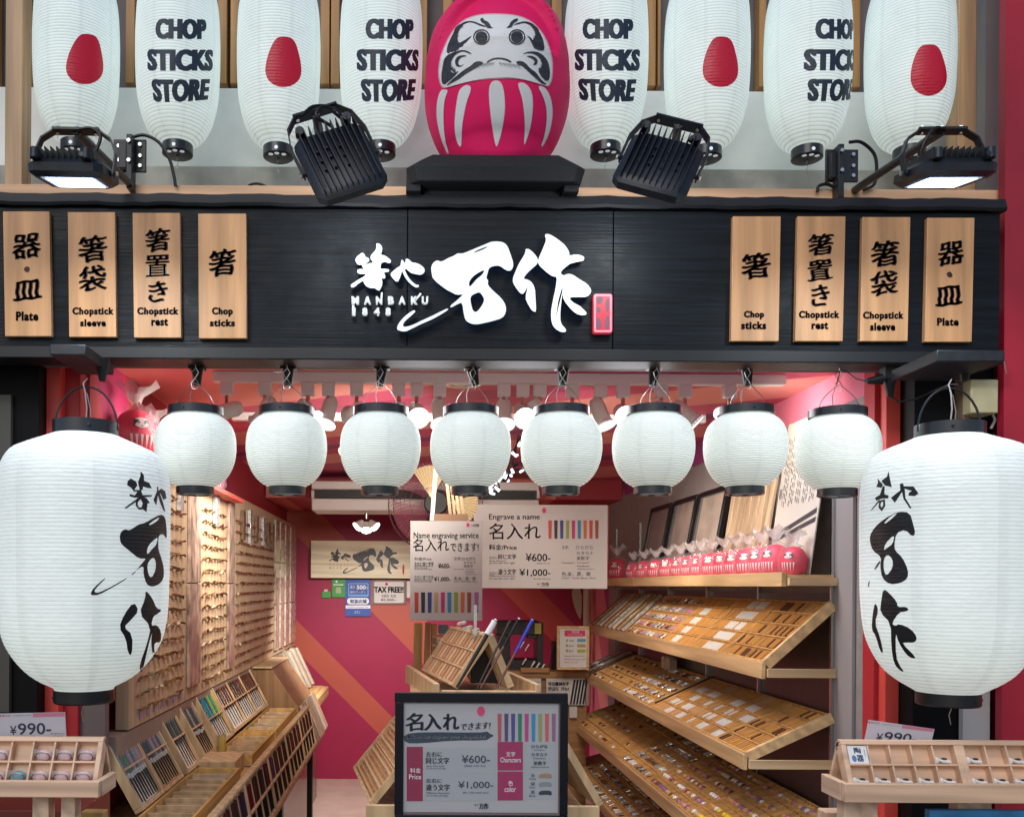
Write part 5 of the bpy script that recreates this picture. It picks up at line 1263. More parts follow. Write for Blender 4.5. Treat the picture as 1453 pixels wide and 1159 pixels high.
def pfan(cx, cy, r, a0, a1, d, label, rev=False):
    t = thing('paper_fan', label, 'fan', P(cx, cy, d))
    mb = MB(); n = 22; k = d / F; c = P(cx, cy, d)
    for i in range(n + 1):
        a = R(a0 + (a1 - a0) * i / n); y = .006 * (i % 2)
        mb.v += [(c.x + r * .35 * k * math.cos(a), c.y + y * .5, c.z + r * .35 * k * math.sin(a)), (c.x + r * k * math.cos(a), c.y + y, c.z + r * k * math.sin(a))]
    for i in range(n): mb.f.append((2 * i, 2 * i + 1, 2 * i + 3, 2 * i + 2)); mb.mi.append(0)
    mb.build('pleats', FANM, t, fix=False)
    mb = MB()
    for i in range(0, n + 1, 2):
        a = R(a0 + (a1 - a0) * i / n); mb.cyl(c, c + Vector((r * .4 * k * math.cos(a), -.002, r * .4 * k * math.sin(a))), .0012, n=4)
    mb.build('ribs', BAM, t)
pfan(612, 706, 46, 60, 125, 4.5, 'open pleated paper fan left of the bamboo sticks')
pfan(640, 712, 38, -55, 18, 4.5, 'open pleated paper fan right of the bamboo sticks')

# glowing LED string lights
t = thing('string_lights', 'tangled bundle of glowing white fairy lights beside the fourth round lantern', 'string lights', P(715, 660, 3.4))
pts = [(684, 700), (690, 697), (694, 692), (700, 690), (703, 683), (709, 681), (712, 677), (716, 672), (720, 680), (724, 674), (706, 694), (699, 700), (733, 646), (737, 630), (740, 668), (729, 644), (697, 696), (718, 677), (727, 668), (742, 652)]
for x, y in pts:
    c = P(x, y, 3.4 + random.uniform(-.04, .04)); v = Vector((random.uniform(-1, 1), -.3, random.uniform(-1, 1))).normalized()
    mb = MB(); mb.cyl(c - v * .009, c + v * .009, .006, .004, 8); mb.build('bulb', mat('fairy_glow', (.9, .95, 1), .3, emit=(.75, .88, 1), estr=2), t)
mb = MB()
q = [P(x + random.uniform(-3, 3), y + random.uniform(-4, 4), 3.41) for x, y in [(738, 620), (732, 640), (728, 655), (735, 662), (722, 668), (716, 680), (708, 676), (700, 692), (690, 694), (684, 702)]]
mb.tube(tube_smooth(q), .003, 6); mb.tube(tube_smooth([p + Vector((random.uniform(-.02, .02), .01, random.uniform(-.02, .02))) for p in q]), .003, 6)
mb.build('cable', BLACKP, t)

# ============================================================ LEFT WALL PEG BOARD
PEGW = wood('peg_board_wood', (.58, .43, .28), 'Z', var=.12)
PX = -.93
def LW_(d, z): return Vector((PX, d, H + z))
peg = thing('peg_board', 'long honey wood board of small chopstick rests hung in rows on the left wall', 'peg board', (PX, 3.03, H - .485))
secs = [(3.03, 3.80), (3.805, 4.66), (4.665, 6.20), (6.205, 7.38)]
for y0, y1 in secs:
    mb = MB(); mb.box(PX - .045, PX, y0, y1, H - .485, H + .47); mb.build('panel', PEGW, peg, bevel=.002)
# patterned upright strips between the sections
PRT = mat('patterned_strip', (.42, .30, .24), .35, var=.75, vscale=28, stretch=(1, 1, .5))
for y0, y1, z0 in ((3.80, 4.03, 0), (4.62, 4.80, 0), (6.22, 6.42, 0), (6.46, 6.68, 0), (6.72, 6.95, 0), (7.0, 7.34, 0)):
    for a, b in ((-.43, .0), (.005, .42)) if y0 < 6 else ((-.45, -.14), (-.135, .15), (.155, .44)):
        mb = MB(); mb.box(PX + .001, PX + .014, y0, y1 - .03, H + a, H + b); o = mb.build('packet', PRT if y0 < 6 else mat('clear_packet', (.5, .44, .34), .2, var=.5, vscale=30, coat=.5), None, bevel=.002)
        tag(o, 'hanging %s strip of chopstick packets on the peg board, %s' % ('patterned' if y0 < 6 else 'pale', {3.80: 'nearest column', 4.62: 'second column', 6.22: 'third column', 6.46: 'fourth column', 6.72: 'fifth column', 7.0: 'furthest column'}[y0] + (', lower' if a < -.4 else ', upper' if b > .4 else ', middle')), 'packet', 'packets hanging on the peg board')
# pegs with chopstick rests
GOLD = mat('brass_rest', (.42, .24, .09), .3, .7); PEGM = mat('dark_peg', (.10, .05, .025), .45)
RM = [GOLD, mat('lacquer_rest', (.16, .05, .03), .25), mat('pale_rest', (.55, .45, .34), .4), mat('bronze_rest', (.22, .13, .06), .3, .5)]
def peg_mesh(m, k):
    mb = MB(); rr2 = random.Random(k)
    mb.cyl((0, 0, 0), (.030, 0, .003), .0022, n=5)
    mb.add(*(lambda a: a)(([( .012, -.024, .004), (.03, -.024, .006), (.034, .0, .013), (.03, .024, .005), (.012, .024, .003), (.010, 0, .010), (.02, -.02, -.004), (.024, 0, .002), (.02, .02, -.004)], [(0, 1, 2, 5), (5, 2, 3, 4), (0, 5, 7, 6), (5, 4, 8, 7), (1, 6, 7, 2), (2, 7, 8, 3), (0, 6, 1), (4, 3, 8)])), mi=1)
    return mb.mesh('chopstick_rest', [PEGM, m])
pm = [peg_mesh(m, k) for k, m in enumerate(RM)]
cells = []
for (y0, y1) in ((3.10, 3.76), (4.06, 4.60), (4.84, 6.16)):
    n = int((y1 - y0) / .062)
    for r_i in range(15):
        z = .33 - r_i * .0545
        for k in range(n): cells.append((y0 + .03 + k * .062, z, r_i))
cells.sort()
extra = MB()
for i, (y, z, ri) in enumerate(cells):
    if i < 290:
        o = bpy.data.objects.new('chopstick_rest', pm[random.choice((0, 0, 1, 2, 3, 3))]); COL.objects.link(o); setp(o, peg)
        o.scale = (.55, 1.12, .70); o.location = (PX, y + random.uniform(-.006, .006), H + z + random.uniform(-.003, .003)); o.rotation_euler = (random.uniform(-.35, .35), random.uniform(-.2, .2), random.uniform(-.3, .3))
    else:
        me = pm[0]; m4 = Matrix.Translation((PX, y + random.uniform(-.006, .006), H + z)) @ Matrix.Rotation(random.uniform(-.3, .3), 4, 'X') @ Matrix.Diagonal((.55, 1.12, .70, 1))
        extra.add([m4 @ v.co for v in me.vertices], [tuple(p.vertices) for p in me.polygons], random.choice((0, 1, 2)))
o = extra.build('chopstick_rest', [PEGM, GOLD, RM[1]], peg); o['kind'] = 'stuff'
# price tickets along the bottom row and little hangings along the top
for k, (y, z, w, h_, m, nm) in enumerate([(3.62, .42, .05, .17, 'a', 'silver wind-chime packet'), (4.28, .40, .07, .17, 'a', 'silver wrapped packet'), (4.98, .36, .06, .16, 'b', 'brown patterned packet'), (5.2, .38, .05, .2, 'a', 'long silver packet'), (5.42, .36, .06, .15, 'b', 'dark wrapped packet'), (5.66, .37, .05, .17, 'a', 'thin shiny packet'), (5.86, .35, .08, .14, 'b', 'olive packet'), (6.05, .35, .06, .16, 'b', 'small black packet')]):
    mm = mat('cellophane_silver', (.55, .55, .58), .12, .4, var=.5, vscale=80) if m == 'a' else mat('brown_packet', (.16, .10, .06), .3, var=.6, vscale=60)
    mb = MB(); mb.box(PX + .002, PX + .02, y, y + w, H + z - h_ + .04, H + z + .04); mb.cyl((PX, y + w / 2, H + z + .045), (PX + .03, y + w / 2, H + z + .05), .002, n=5)
    o = mb.build('hanging_packet', mm, None, bevel=.003); tag(o, nm + ' hanging near the top of the peg board', 'packet', 'packets along the board top') 
lab8 = ['first', 'second', 'third', 'fourth', 'fifth', 'sixth', 'seventh', 'eighth']
for k in range(7):
    y = 3.14 + k * .09
    mb = MB(); mb.box(PX + .001, PX + .003, y, y + .035, H - .465, H - .435); mb.build('price_ticket', mat('lilac_ticket', (.35, .28, .45), .5), peg)

# ============================================================ LEFT COUNTER AND TRAYS
TRW = wood('tray_wood', (.66, .46, .26), 'Z', var=.15); TRWX = wood('counter_wood', (.62, .38, .16), 'Y', var=.2)
YEL = wood('yellow_wood', (.66, .40, .13), 'Y', var=.15)
INW = mat('tray_lining', (.72, .69, .62), .7)
lab8 = ['first', 'second', 'third', 'fourth', 'fifth', 'sixth', 'seventh', 'eighth']
def frame_pt(A_, U, V, W):
    """returns L(u,v,w): u along depth, v up the slope, w out of the surface"""
    return lambda u, v, w=0: A_ + U * u + V * v + W * w
def slab(mb, L, u0, u1, v0, v1, w0, w1, mi=0):
    mb.hexa([L(u0, v0, w0), L(u1, v0, w0), L(u1, v1, w0), L(u0, v1, w0), L(u0, v0, w1), L(u1, v0, w1), L(u1, v1, w1), L(u0, v1, w1)], mi)
STICKC = {'pattern': [(.10, .16, .18), (.35, .20, .28), (.12, .20, .16), (.45, .28, .36), (.08, .08, .10), (.30, .34, .34)],
          'grey': [(.12, .12, .12), (.30, .28, .26), (.06, .06, .06)], 'teal': [(.02, .30, .30), (.02, .22, .30), (.30, .42, .03), (.02, .10, .16)],
          'brown': [(.09, .03, .02), (.05, .02, .015), (.14, .05, .03)], 'red': [(.20, .008, .02), (.05, .01, .01), (.16, .02, .02), (.02, .01, .02)], 'purple': [(.10, .03, .08), (.05, .02, .04), (.03, .01, .02)], 'dark': [(.02, .012, .01), (.06, .02, .015), (.10, .02, .02)]}
_sm = {}
def stick_mesh(col, length, pat):
    k = (col, length, pat)
    if k in _sm: return _sm[k]
    mb = MB(); r0 = .0085 if pat else .006
    mb.cyl((0, 0, 0), (0, length * .42, 0), r0 * .3, r0 * .5, 6); mb.cyl((0, length * .42, 0), (0, length * .50, 0), r0 * .51, r0 * .8, 6, mi=2 if pat else 1); mb.cyl((0, length * .501, 0), (0, length, 0), r0 * .9, r0, 6, mi=1)
    m1 = mat('stick_tip_%d' % (len(_sm) % 2), ((.012, .010, .010), (.03, .012, .01))[len(_sm) % 2], .3)
    m2 = mat('stick_%.2f_%.2f_%.2f' % col, col, .35, var=.7 if pat else .1, vscale=300 if pat else 30)
    _sm[k] = mb.mesh('chopstick', [m1, m2, mat('silver_band', (.6, .6, .6), .3, .3)]); return _sm[k]
NST = [0]
def put_sticks(L, U, V, W, u0, u1, v0, v1, n, cols, label, w=.006, pat=False):
    """chopsticks lying up the slope, tips downwards"""
    for k in range(n):
        u = u0 + (u1 - u0) * (k + .5) / n
        me = stick_mesh(random.choice(cols), round(v1 - v0, 3), pat)
        o = bpy.data.objects.new('chopstick', me); COL.objects.link(o); NST[0] += 1
        vv = (V + U * random.uniform(-.015, .015)).normalized(); ww = W; uu = vv.cross(ww)
        m4 = Matrix.Identity(4)
        for r in range(3): m4[r][0] = uu[r]; m4[r][1] = vv[r]; m4[r][2] = ww[r]
        m4.translation = L(u, v0 + random.uniform(-.003, .003), w); o.matrix_world = m4
        tag(o, '%s chopstick from the entrance end, %s' % (ordw(k), label), 'chopstick', 'chopsticks lying in ' + label)
def tray(name, label, d0, d1, xt, zt, xb, zb, parts, cols, n, pat=False, lining=None, side=1, group=None, mid=.55, wm=None, short=None):
    """slanted tray: top edge (xt,zt) by the wall, bottom edge (xb,zb) to the aisle"""
    A_ = Vector((xb, d0, H + zb)); U = Vector((0, 1, 0)); V = Vector((xt - xb, 0, zt - zb)); Ln = V.length; V.normalize(); W = V.cross(U) * 1.0
    if W.x * side < 0: W = -W
    L = frame_pt(A_, U, V, W); w = d1 - d0
    t = thing(name, label, 'tray', A_, group)
    mw = wm or TRW
    mb = MB(); slab(mb, L, .002, w - .002, .002, Ln - .002, -.012, -.004); mb.build('base', lining or mw, t)
    for (a, b, c, e) in ((0, w, 0, .014), (0, w, Ln - .012, Ln), (0, .010, .0145, Ln - .0125), (w - .010, w, .0145, Ln - .0125)):
        mb = MB(); slab(mb, L, a, b, c, e, -.014, .016); mb.build('rim', mw, t, bevel=.0015)
    for k in range(1, parts):
        mb = MB(); u = w * k / parts; slab(mb, L, u - .003, u + .003, .0145, Ln - .0125, -.0035, .013); mb.build('divider', mw, t)
    if mid:
        for k in range(parts):
            u0 = .0105 if k == 0 else w * k / parts + .0035; u1 = w - .0105 if k == parts - 1 else w * (k + 1) / parts - .0035
            mb = MB(); slab(mb, L, u0, u1, Ln * mid - .004, Ln * mid + .003, -.0035, .021); mb.build('crossbar', mw, t)
    for k in range(parts):
        c = cols[k % len(cols)]
        u0, u1 = w * k / parts + .012, w * (k + 1) / parts - .012
        put_sticks(L, U, V, W, u0, u1, .02, Ln - .03, n, STICKC[c], (short or label.split(' with ')[0]) + ('' if parts == 1 else ', %s bay' % lab8[k]), w=.008, pat=pat)
    return t
g = 'slanted chopstick trays on the left counter'
tray('chopstick_tray', 'nearest slanted tray on the left counter with patterned chopsticks', 2.90, 3.15, -.98, -.50, -.855, -.725, 1, ['pattern'], 9, True, INW, short='nearest left counter tray', group=g)
tray('chopstick_tray', 'second slanted tray on the left counter with pink and grey chopsticks', 3.155, 3.42, -.98, -.50, -.855, -.725, 1, ['pattern'], 9, True, None, short='second left counter tray', group=g)
tray('chopstick_tray', 'third slanted tray on the left counter with dark narrow sticks', 3.46, 3.66, -.965, -.50, -.845, -.72, 1, ['grey'], 6, False, INW, short='third left counter tray', group=g)
tray('chopstick_tray', 'fourth slanted tray on the left counter in mixed brown and silver', 3.72, 3.93, -.955, -.50, -.835, -.72, 1, ['grey', 'brown'], 6, True, None, short='fourth left counter tray', group=g)
tray('chopstick_tray', 'fifth slanted tray on the left counter with teal and lime chopsticks', 4.0, 4.30, -.955, -.49, -.835, -.71, 1, ['teal'], 7, False, mat('white_lining', (.75, .75, .72), .6), short='fifth left counter tray', group=g, mid=.5)
tray('chopstick_tray', 'sixth slanted tray on the left counter, three dark brown bays', 4.32, 5.32, -.955, -.485, -.835, -.705, 3, ['brown', 'brown', 'brown'], 6, False, mat('white_lining', (.75, .75, .72), .6), short='sixth left counter tray', group=g, mid=.52)
# counter top, shallow glass-topped boxes, front lip
cnt = thing('display_counter', 'long stepped wooden counter running down the left side of the shop', 'counter', (-.75, 2.5, 0))
mb = MB(); mb.box(-1.015, -.66, 2.4, 7.0, H - .80, H - .77); mb.build('top_board', TRWX, cnt, bevel=.003)
mb = MB(); mb.box(-.655, -.615, 2.4, 6.9, H - .83, H - .765); mb.build('front_rail', TRWX, cnt, bevel=.004)
mb = MB(); mb.box(-1.015, -.70, 2.4, 6.9, .012, H - .805); mb.build('cabinet', mat('brown_gloss', (.16, .09, .06), .2), cnt)
mb = MB(); mb.box(-.68, -.55, 2.4, 5.9, H - .96, H - .945); mb.build('lower_board', TRWX, cnt, bevel=.002)
for y in (2.9, 4.1, 5.35):
    mb = MB(); mb.box(-.60, -.57, y, y + .05, .012, H - .965); mb.build('leg', BLACKP, cnt)
GLS = mat('clear_wrap', (.75, .72, .62), .08, alpha=.35, coat=1)
def flatbox(d0, d1, x0, x1, z, n, label, lipm=YEL):
    t = thing('shallow_box', label, 'box', ((x0 + x1) / 2, d0, H + z), 'shallow boxes on the left counter')
    mb = MB(); mb.box(x0, x1, d0, d1, H + z, H + z + .008); mb.build('base', TRW, t)
    for (a, b, c, e) in ((x0, x0 + .008, d0, d1), (x1 - .01, x1, d0, d1), (x0 + .0085, x1 - .0105, d0, d0 + .008), (x0 + .0085, x1 - .0105, d1 - .008, d1)):
        mb = MB(); mb.box(a, b, c, e, H + z + .0085, H + z + .045); mb.build('side', lipm, t, bevel=.001)
    for k in range(1, n):
        y = d0 + (d1 - d0) * k / n; mb = MB(); mb.box(x0 + .009, x1 - .011, y - .003, y + .003, H + z + .009, H + z + .040); mb.build('divider', TRW, t)
    for k in range(n):
        y0 = d0 + (d1 - d0) * k / n + .012; y1 = d0 + (d1 - d0) * (k + 1) / n - .008
        if y1 - y0 < .01: continue
        mb = MB(); hh = random.uniform(.022, .034)
        mb.hexa([(x0 + .014, y0, H + z + .010), (x1 - .018, y0, H + z + .010), (x1 - .018, y1, H + z + .010), (x0 + .014, y1, H + z + .010), (x0 + .02, y0 + .004, H + z + hh), (x1 - .03, y0 + .004, H + z + hh + random.uniform(-.004, .006)), (x1 - .03, y1 - .004, H + z + hh), (x0 + .02, y1 - .004, H + z + hh + random.uniform(-.004, .006))])
        o = mb.build('wrapped_set', random.choice([mat('amber_wrap', (.45, .28, .12), .12, coat=1, var=.4, vscale=60), mat('clear_pack', (.50, .47, .42), .10, coat=1, var=.5, vscale=50), mat('pale_pack', (.55, .40, .22), .25, coat=.6, var=.2)]), None, bevel=.002)
        tag(o, 'shiny wrapped set, %s from the entrance, in the ' % ordw(k) + label.split(' box')[0] + ' box', 'packet', 'wrapped sets in ' + label)
flatbox(2.5, 3.60, -.84, -.665, -.765, 11, 'nearest shallow box on the left counter')
flatbox(3.86, 4.50, -.83, -.665, -.765, 5, 'middle shallow box on the left counter')
flatbox(4.54, 5.35, -.83, -.665, -.765, 6, 'furthest shallow box on the left counter')
mb = MB(); mb.box(-.84, -.69, 3.62, 3.83, H - .766, H - .70); tag(mb.build('wooden_block', TRW, bevel=.003), 'plain wooden riser block between two shallow boxes', 'block')
mb = MB(); mb.cyl((-.80, 3.9, H - .76), (-.80, 3.9, H - .64), .018, n=14); o = mb.build('glass_bottle', mat('amber_bottle', (.6, .45, .1), .08, alpha=.6, coat=1)); tag(o, 'small clear bottle with yellow base on the left counter', 'bottle')
# lower tier trays facing the aisle
for i in range(5):
    d0 = 2.72 + i * .52
    tray('chopstick_tray', 'lower tier tray of dark red chopsticks, %s from the entrance' % lab8[i], d0, d0 + .51, -.60, -.70, -.555, -.93, 4, [['dark', 'red', 'dark', 'purple'], ['red', 'dark', 'dark', 'red'], ['purple', 'dark', 'red', 'dark'], ['dark', 'red', 'dark', 'red'], ['dark', 'dark', 'red', 'dark']][i], 7, False, TRW, group='lower tier chopstick trays', mid=.5, short='%s lower tier tray' % lab8[i])
# big slanted wooden case and packs at the far end
t = thing('wooden_case', 'large brown slanted wooden case at the far end of the left counter', 'case', (-.8, 5.5, H - .77))
mb = MB(); mb.hexa([(-.95, 5.45, H - .765), (-.64, 5.45, H - .765), (-.64, 6.15, H - .765), (-.95, 6.15, H - .765), (-.95, 5.45, H - .50), (-.83, 5.45, H - .50), (-.83, 6.15, H - .50), (-.95, 6.15, H - .50)]); mb.build('box_body', wood('dark_case_wood', (.34, .19, .09), 'Z'), t, bevel=.003)
mb = MB(); mb.box(-.96, -.82, 5.43, 6.17, H - .499, H - .488); mb.build('lid', TRW, t, bevel=.002)
for k in range(9):
    y = 6.22 + k * .075; x = -.90 + .012 * (k % 3)
    mb = MB(); mb.hexa([(x + .1, y, H - .74), (x + .16, y, H - .74), (x + .16, y + .06, H - .74), (x + .1, y + .06, H - .74), (x, y + .01, H - .48 + .02 * (k % 2)), (x + .03, y + .01, H - .47), (x + .03, y + .07, H - .47), (x, y + .07, H - .48)])
    tag(mb.build('gift_pack', mat(('kraft_pack', 'grey_pack', 'cream_pack')[k % 3], ((.42, .30, .18), (.30, .27, .24), (.55, .47, .34))[k % 3], .4, var=.2), bevel=.002), 'slim upright gift pack at the counter far end, %s from the brown case' % ordw(k), 'gift pack', 'upright packs at the far end')
for k in range(7):
    y = 5.38 + k * .10
    mb = MB(); mb.hexa([(-.56, y, H - .93), (-.54, y, H - .93), (-.54, y + .07, H - .93), (-.56, y + .07, H - .93), (-.66, y + .05, H - .72), (-.64, y + .05, H - .71), (-.64, y + .12, H - .71), (-.66, y + .12, H - .72)])
    tag(mb.build('gift_pack', mat(('kraft_pack', 'grey_pack', 'cream_pack')[k % 3], (.4, .3, .2)), bevel=.002), 'tilted gift pack past the dark red lower trays, %s from them' % ordw(k), 'gift pack', 'tilted packs in the lower tier')
# ============================================================ RIGHT SHELVES
SHW = wood('shelf_pine', (.64, .43, .22), 'Y', var=.2); BRW = wood('bracket_pine', (.60, .42, .25), 'X', var=.2)
TIN = wood('orange_tray_wood', (.38, .16, .04), 'Y', var=.15); DIV = wood('tray_divider_wood', (.66, .37, .13), 'X', var=.12)
XW = 1.445
def RS(xf, zf, xb, zb):
    """slanted shelf surface; v runs up the slope towards the wall"""
    V = Vector((xb - xf, 0, zb - zf)); Ln = V.length; V.normalize(); U = Vector((0, 1, 0)); W = U.cross(V)
    if W.z < 0: W = -W
    return lambda u, v, w=0: Vector((xf, 0, H + zf)) + U * u + V * v + W * w, Ln, V, W
shelf_names = ['top shelf of the right wall carrying pink dolls', 'second slanted shelf of the right wall with white chopstick rests', 'third slanted shelf of the right wall, yellow and white rests', 'fourth slanted shelf of the right wall with yellow animal rests', 'lowest visible slanted shelf of the right wall']
SPEC = [None, (1.21, -.262, 1.44, -.055, .048), (1.15, -.575, 1.44, -.44, .045), (1.088, -.895, 1.44, -.775, .045), (1.065, -1.19, 1.44, -1.08, .045)]
D0, D1 = 3.12, 6.22
# top flat shelf
sh = thing('wall_shelf', shelf_names[0], 'shelf', (1.27, D0, H), 'pine shelves on the right wall')
for i in range(3):
    mb = MB(); a, b = D0 + i * 1.04, D0 + i * 1.04 + 1.035
    mb.box(1.262, 1.28, a, b, H + .003, H + .052); mb.build('front_lip', SHW, sh, bevel=.0015)
mb = MB(); mb.box(1.281, 1.44, D0, 6.23, H + .030, H + .044); mb.build('board', SHW, sh)
mb = MB(); mb.box(1.281, 1.445, D0 - .02, D0 - .001, H + .006, H + .034); mb.build('bracket', BRW, sh, bevel=.001)
WRST = mat('white_porcelain', (.80, .79, .76), .2, coat=.4)
ITM = [WRST, mat('brown_glaze', (.12, .05, .02), .2, coat=.4), mat('amber_wood_item', (.62, .30, .08), .35), mat('dark_wood_item', (.14, .06, .03), .3), mat('yellow_item', (.75, .52, .02), .35), mat('silver_wrapper', (.6, .58, .6), .12, .5), mat('pink_item', (.55, .2, .28), .35), mat('peach_item', (.60, .36, .2), .4), mat('purple_item', (.25, .12, .25), .35)]
def rest_mesh(kind, m):
    mb = MB()
    if kind == 'bar':
        mb.hexa([(-.006, -.018, 0), (.006, -.018, 0), (.006, .018, 0), (-.006, .018, 0), (-.0045, -.018, .014), (.0045, -.018, .014), (.0045, .018, .014), (-.0045, .018, .014)])
    elif kind == 'blob':
        mb.lathe([(.003, 0), (.009, .002), (.011, .007), (.008, .013), (.003, .016)], 7, (0, 0))
    else:
        mb.hexa([(-.011, -.014, 0), (.011, -.016, 0), (.012, .014, 0), (-.010, .016, 0), (-.006, -.010, .010), (.007, -.012, .016), (.008, .009, .008), (-.007, .010, .014)])
    return mb.mesh('chopstick_rest', m)
RMESH = {(k, i): rest_mesh(k, m) for k in ('bar', 'blob', 'pack') for i, m in enumerate(ITM)}
rr_ = random.Random(11)
NR = [0]
long_div = {}
def shelf(si, units):
    xf, zf, xb, zb, lip = SPEC[si]
    L, Ln, V, W = RS(xf, zf, xb, zb)
    sh = thing('wall_shelf', shelf_names[si], 'shelf', L(D0, 0), 'pine shelves on the right wall')
    for i in range(3):
        a, b = D0 + i * 1.04, D0 + i * 1.04 + 1.0385
        mb = MB(); mb.box(xf - .014, xf, a, b, H + zf - .008 - lip + .006, H + zf + .006); mb.build('front_lip', SHW, sh, bevel=.0015)
    mb = MB(); slab(mb, L, D0 + .02, D1 + .02, .002, Ln, -.020, -.012); mb.build('board', SHW, sh)
    mb = MB(); mb.hexa([L(D0, .0, -.022), L(D0 + .018, .0, -.022), L(D0 + .018, Ln, -.022), L(D0, Ln, -.022), L(D0, 0, .014), L(D0 + .018, 0, .014), L(D0 + .018, Ln, .014), L(D0, Ln, .014)]); mb.build('end_board', BRW if 0 else SHW, sh, bevel=.0015)
    mb = MB(); zc = H + zf - lip; mb.box(xf + .002, XW, D0 - .016, D0 - .002, zc + .004, zc + .034); mb.build('bracket', BRW, sh, bevel=.001)
    for (a, b, style) in units:
        lab = 'compartment tray on the %s shelf of the right wall, %s' % (['', 'second', 'third', 'fourth', 'lowest'][si], style[0])
        t = thing('compartment_tray', lab, 'tray', L(a, 0), 'divided trays on the right shelves')
        A_ = L(a, 0)
        def T(u, v, w=0, A=a): return L(A + u, v, w)
        w = b - a
        mb = MB(); slab(mb, T, .003, w - .003, .004, Ln - .004, -.011, -.004); mb.build('base', TIN, t)
        for (p, q, c, e) in ((.001, w - .001, .001, .007), (.001, w - .001, Ln - .008, Ln - .001), (.001, .007, .0075, Ln - .0085), (w - .007, w - .001, .0075, Ln - .0085)):
            mb = MB(); slab(mb, T, p, q, c, e, -.011, .010); mb.build('rim', DIV, t)
        rows = style[1]; cw = style[2]
        n = max(1, int(round((w - .014) / cw)))
        for r in range(1, rows):
            mb = MB(); v = Ln * r / rows; slab(mb, T, .0075, w - .0075, v - .0018, v + .0018, -.004, .0085); mb.build('long_divider', DIV, t)
        fine = MB()
        for c in range(1, n):
            u = .007 + (w - .014) * c / n
            if si in (1, 2) and b < 5.2 or a < 3.6:
                mb = MB(); slab(mb, T, u - .0012, u + .0012, .0075, Ln - .0085, -.004, .006); mb.build('divider', DIV, t)
            else: slab(fine, T, u - .0012, u + .0012, .0075, Ln - .0085, -.004, .006)
        if fine.v: o = fine.build('divider', DIV, t); o['kind'] = 'stuff'
        mass = MB()
        for r in range(rows):
            for c in range(n):
                kind, mi, prob = style[3](r / max(1, rows - 1), (c + .5) / n)
                if rr_.random() > prob: continue
                u = .007 + (w - .014) * (c + .5) / n; v = Ln * (r + .45) / rows
                lift = 0
                me = RMESH[(kind, mi)]
                wide = max(.2, min(1.1, (w - .014) / n / .026))
                m4 = Matrix.Identity(4)
                U_ = Vector((0, 1, 0))
                j = rr_.uniform(-.25, .25) if kind != 'bar' else rr_.uniform(-.05, .05)
                ux = (U_ * math.cos(j) + V * math.sin(j)); vy = (V * math.cos(j) - U_ * math.sin(j))
                sc_ = (wide, min(1.15, Ln / rows / .044), 1.0) if kind != 'blob' or si < 3 else (1.15, 1.15, 1.2)
                for q in range(3): m4[q][0] = ux[q] * sc_[0]; m4[q][1] = vy[q] * sc_[1]; m4[q][2] = W[q]
                m4.translation = T(u, v, -.0035)
                if NR[0] < 290 and si in (1, 2) and mi in (0, 5) :
                    o = bpy.data.objects.new('chopstick_rest', me); COL.objects.link(o); o.matrix_world = m4; NR[0] += 1
                    tag(o, ('white rest' if mi == 0 else 'silver rest') + ', %s row up, %s slot, %s tray of the %s right shelf' % (ordw(r), ordw(c), style[0].split(',')[0], ['', 'second', 'third'][si]), 'chopstick rest', 'chopstick rests in the divided trays')
                else:
                    mass.add([m4 @ v_.co for v_ in me.vertices], [tuple(p.vertices) for p in me.polygons], mi)
        if mass.v:
            o = mass.build('chopstick_rests', ITM, None); tag(o, 'mixed small rests filling the %s tray of the %s right shelf' % (style[0].split(',')[0], ['', 'second', 'third', 'fourth', 'lowest'][si]), 'chopstick rests', None, 'stuff')
def st_white(r, c): return ('bar', 0, .95) if .18 < c < .62 else ('bar', 2, .8)
def st_wh2(r, c):
    if .55 < c < .8 and r < .9: return ('bar', 0, .9)
    return ('bar', 2, .75)
def st_mix(r, c): return ('pack', rr_.choice((5, 0, 6, 3, 5)), .85)
def st_wood(r, c): return ('bar', rr_.choice((2, 2, 3)), .7)
def st_patch(r, c):
    if (int(c * 5) + int(r * 4)) % 2 == 0 and c < .85 and r < .8: return ('bar', 0, .95)
    return ('bar', rr_.choice((2, 2, 7)), .7)
def st_front(r, c):
    if r < .3: return ('bar', 0, .95)
    return ('bar', 2, .6)
def st_dark(r, c): return ('pack', rr_.choice((3, 1, 5)), .35)
def st_yel(r, c):
    if r < .35 and c < .8: return ('blob', 4, .9)
    return ('blob', rr_.choice((7, 6, 0, 2, 8)), .85)
def st_blob(r, c): return ('blob', rr_.choice((7, 6, 0, 8, 3)), .8)
def st_spot(r, c): return ('blob', rr_.choice((3, 1, 0)), .25)
def st_sil(r, c): return ('pack', rr_.choice((5, 5, 0, 3)), .9)
shelf(1, [(3.145, 3.54, ('nearest, plain wooden slots', 5, .022, st_wood)), (3.545, 3.96, ('second, glossy white bars', 5, .024, st_white)), (3.965, 4.38, ('third, scattered white bars', 5, .026, st_wh2)), (4.385, 5.15, ('fourth, crowded silver wrappers', 5, .034, st_mix))])
shelf(2, [(3.145, 3.44, ('nearest, orange wooden slots', 5, .024, st_wood)), (3.445, 3.92, ('second, patches of white bars', 5, .024, st_patch)), (3.925, 4.36, ('third, white bars and wood', 5, .025, st_patch)), (4.41, 5.0, ('fourth, silver packs and dark pieces', 5, .035, st_sil)), (5.005, 5.85, ('fifth, yellow wooden cells', 5, .04, st_spot))])
shelf(3, [(3.145, 3.62, ('nearest, yellow animal shapes', 5, .028, st_yel)), (3.625, 4.22, ('second, coloured round rests', 6, .028, st_blob)), (4.225, 4.75, ('third, silver wrapped packs', 5, .035, st_sil)), (4.755, 6.15, ('fourth, sparse brown rests', 5, .05, st_spot))])
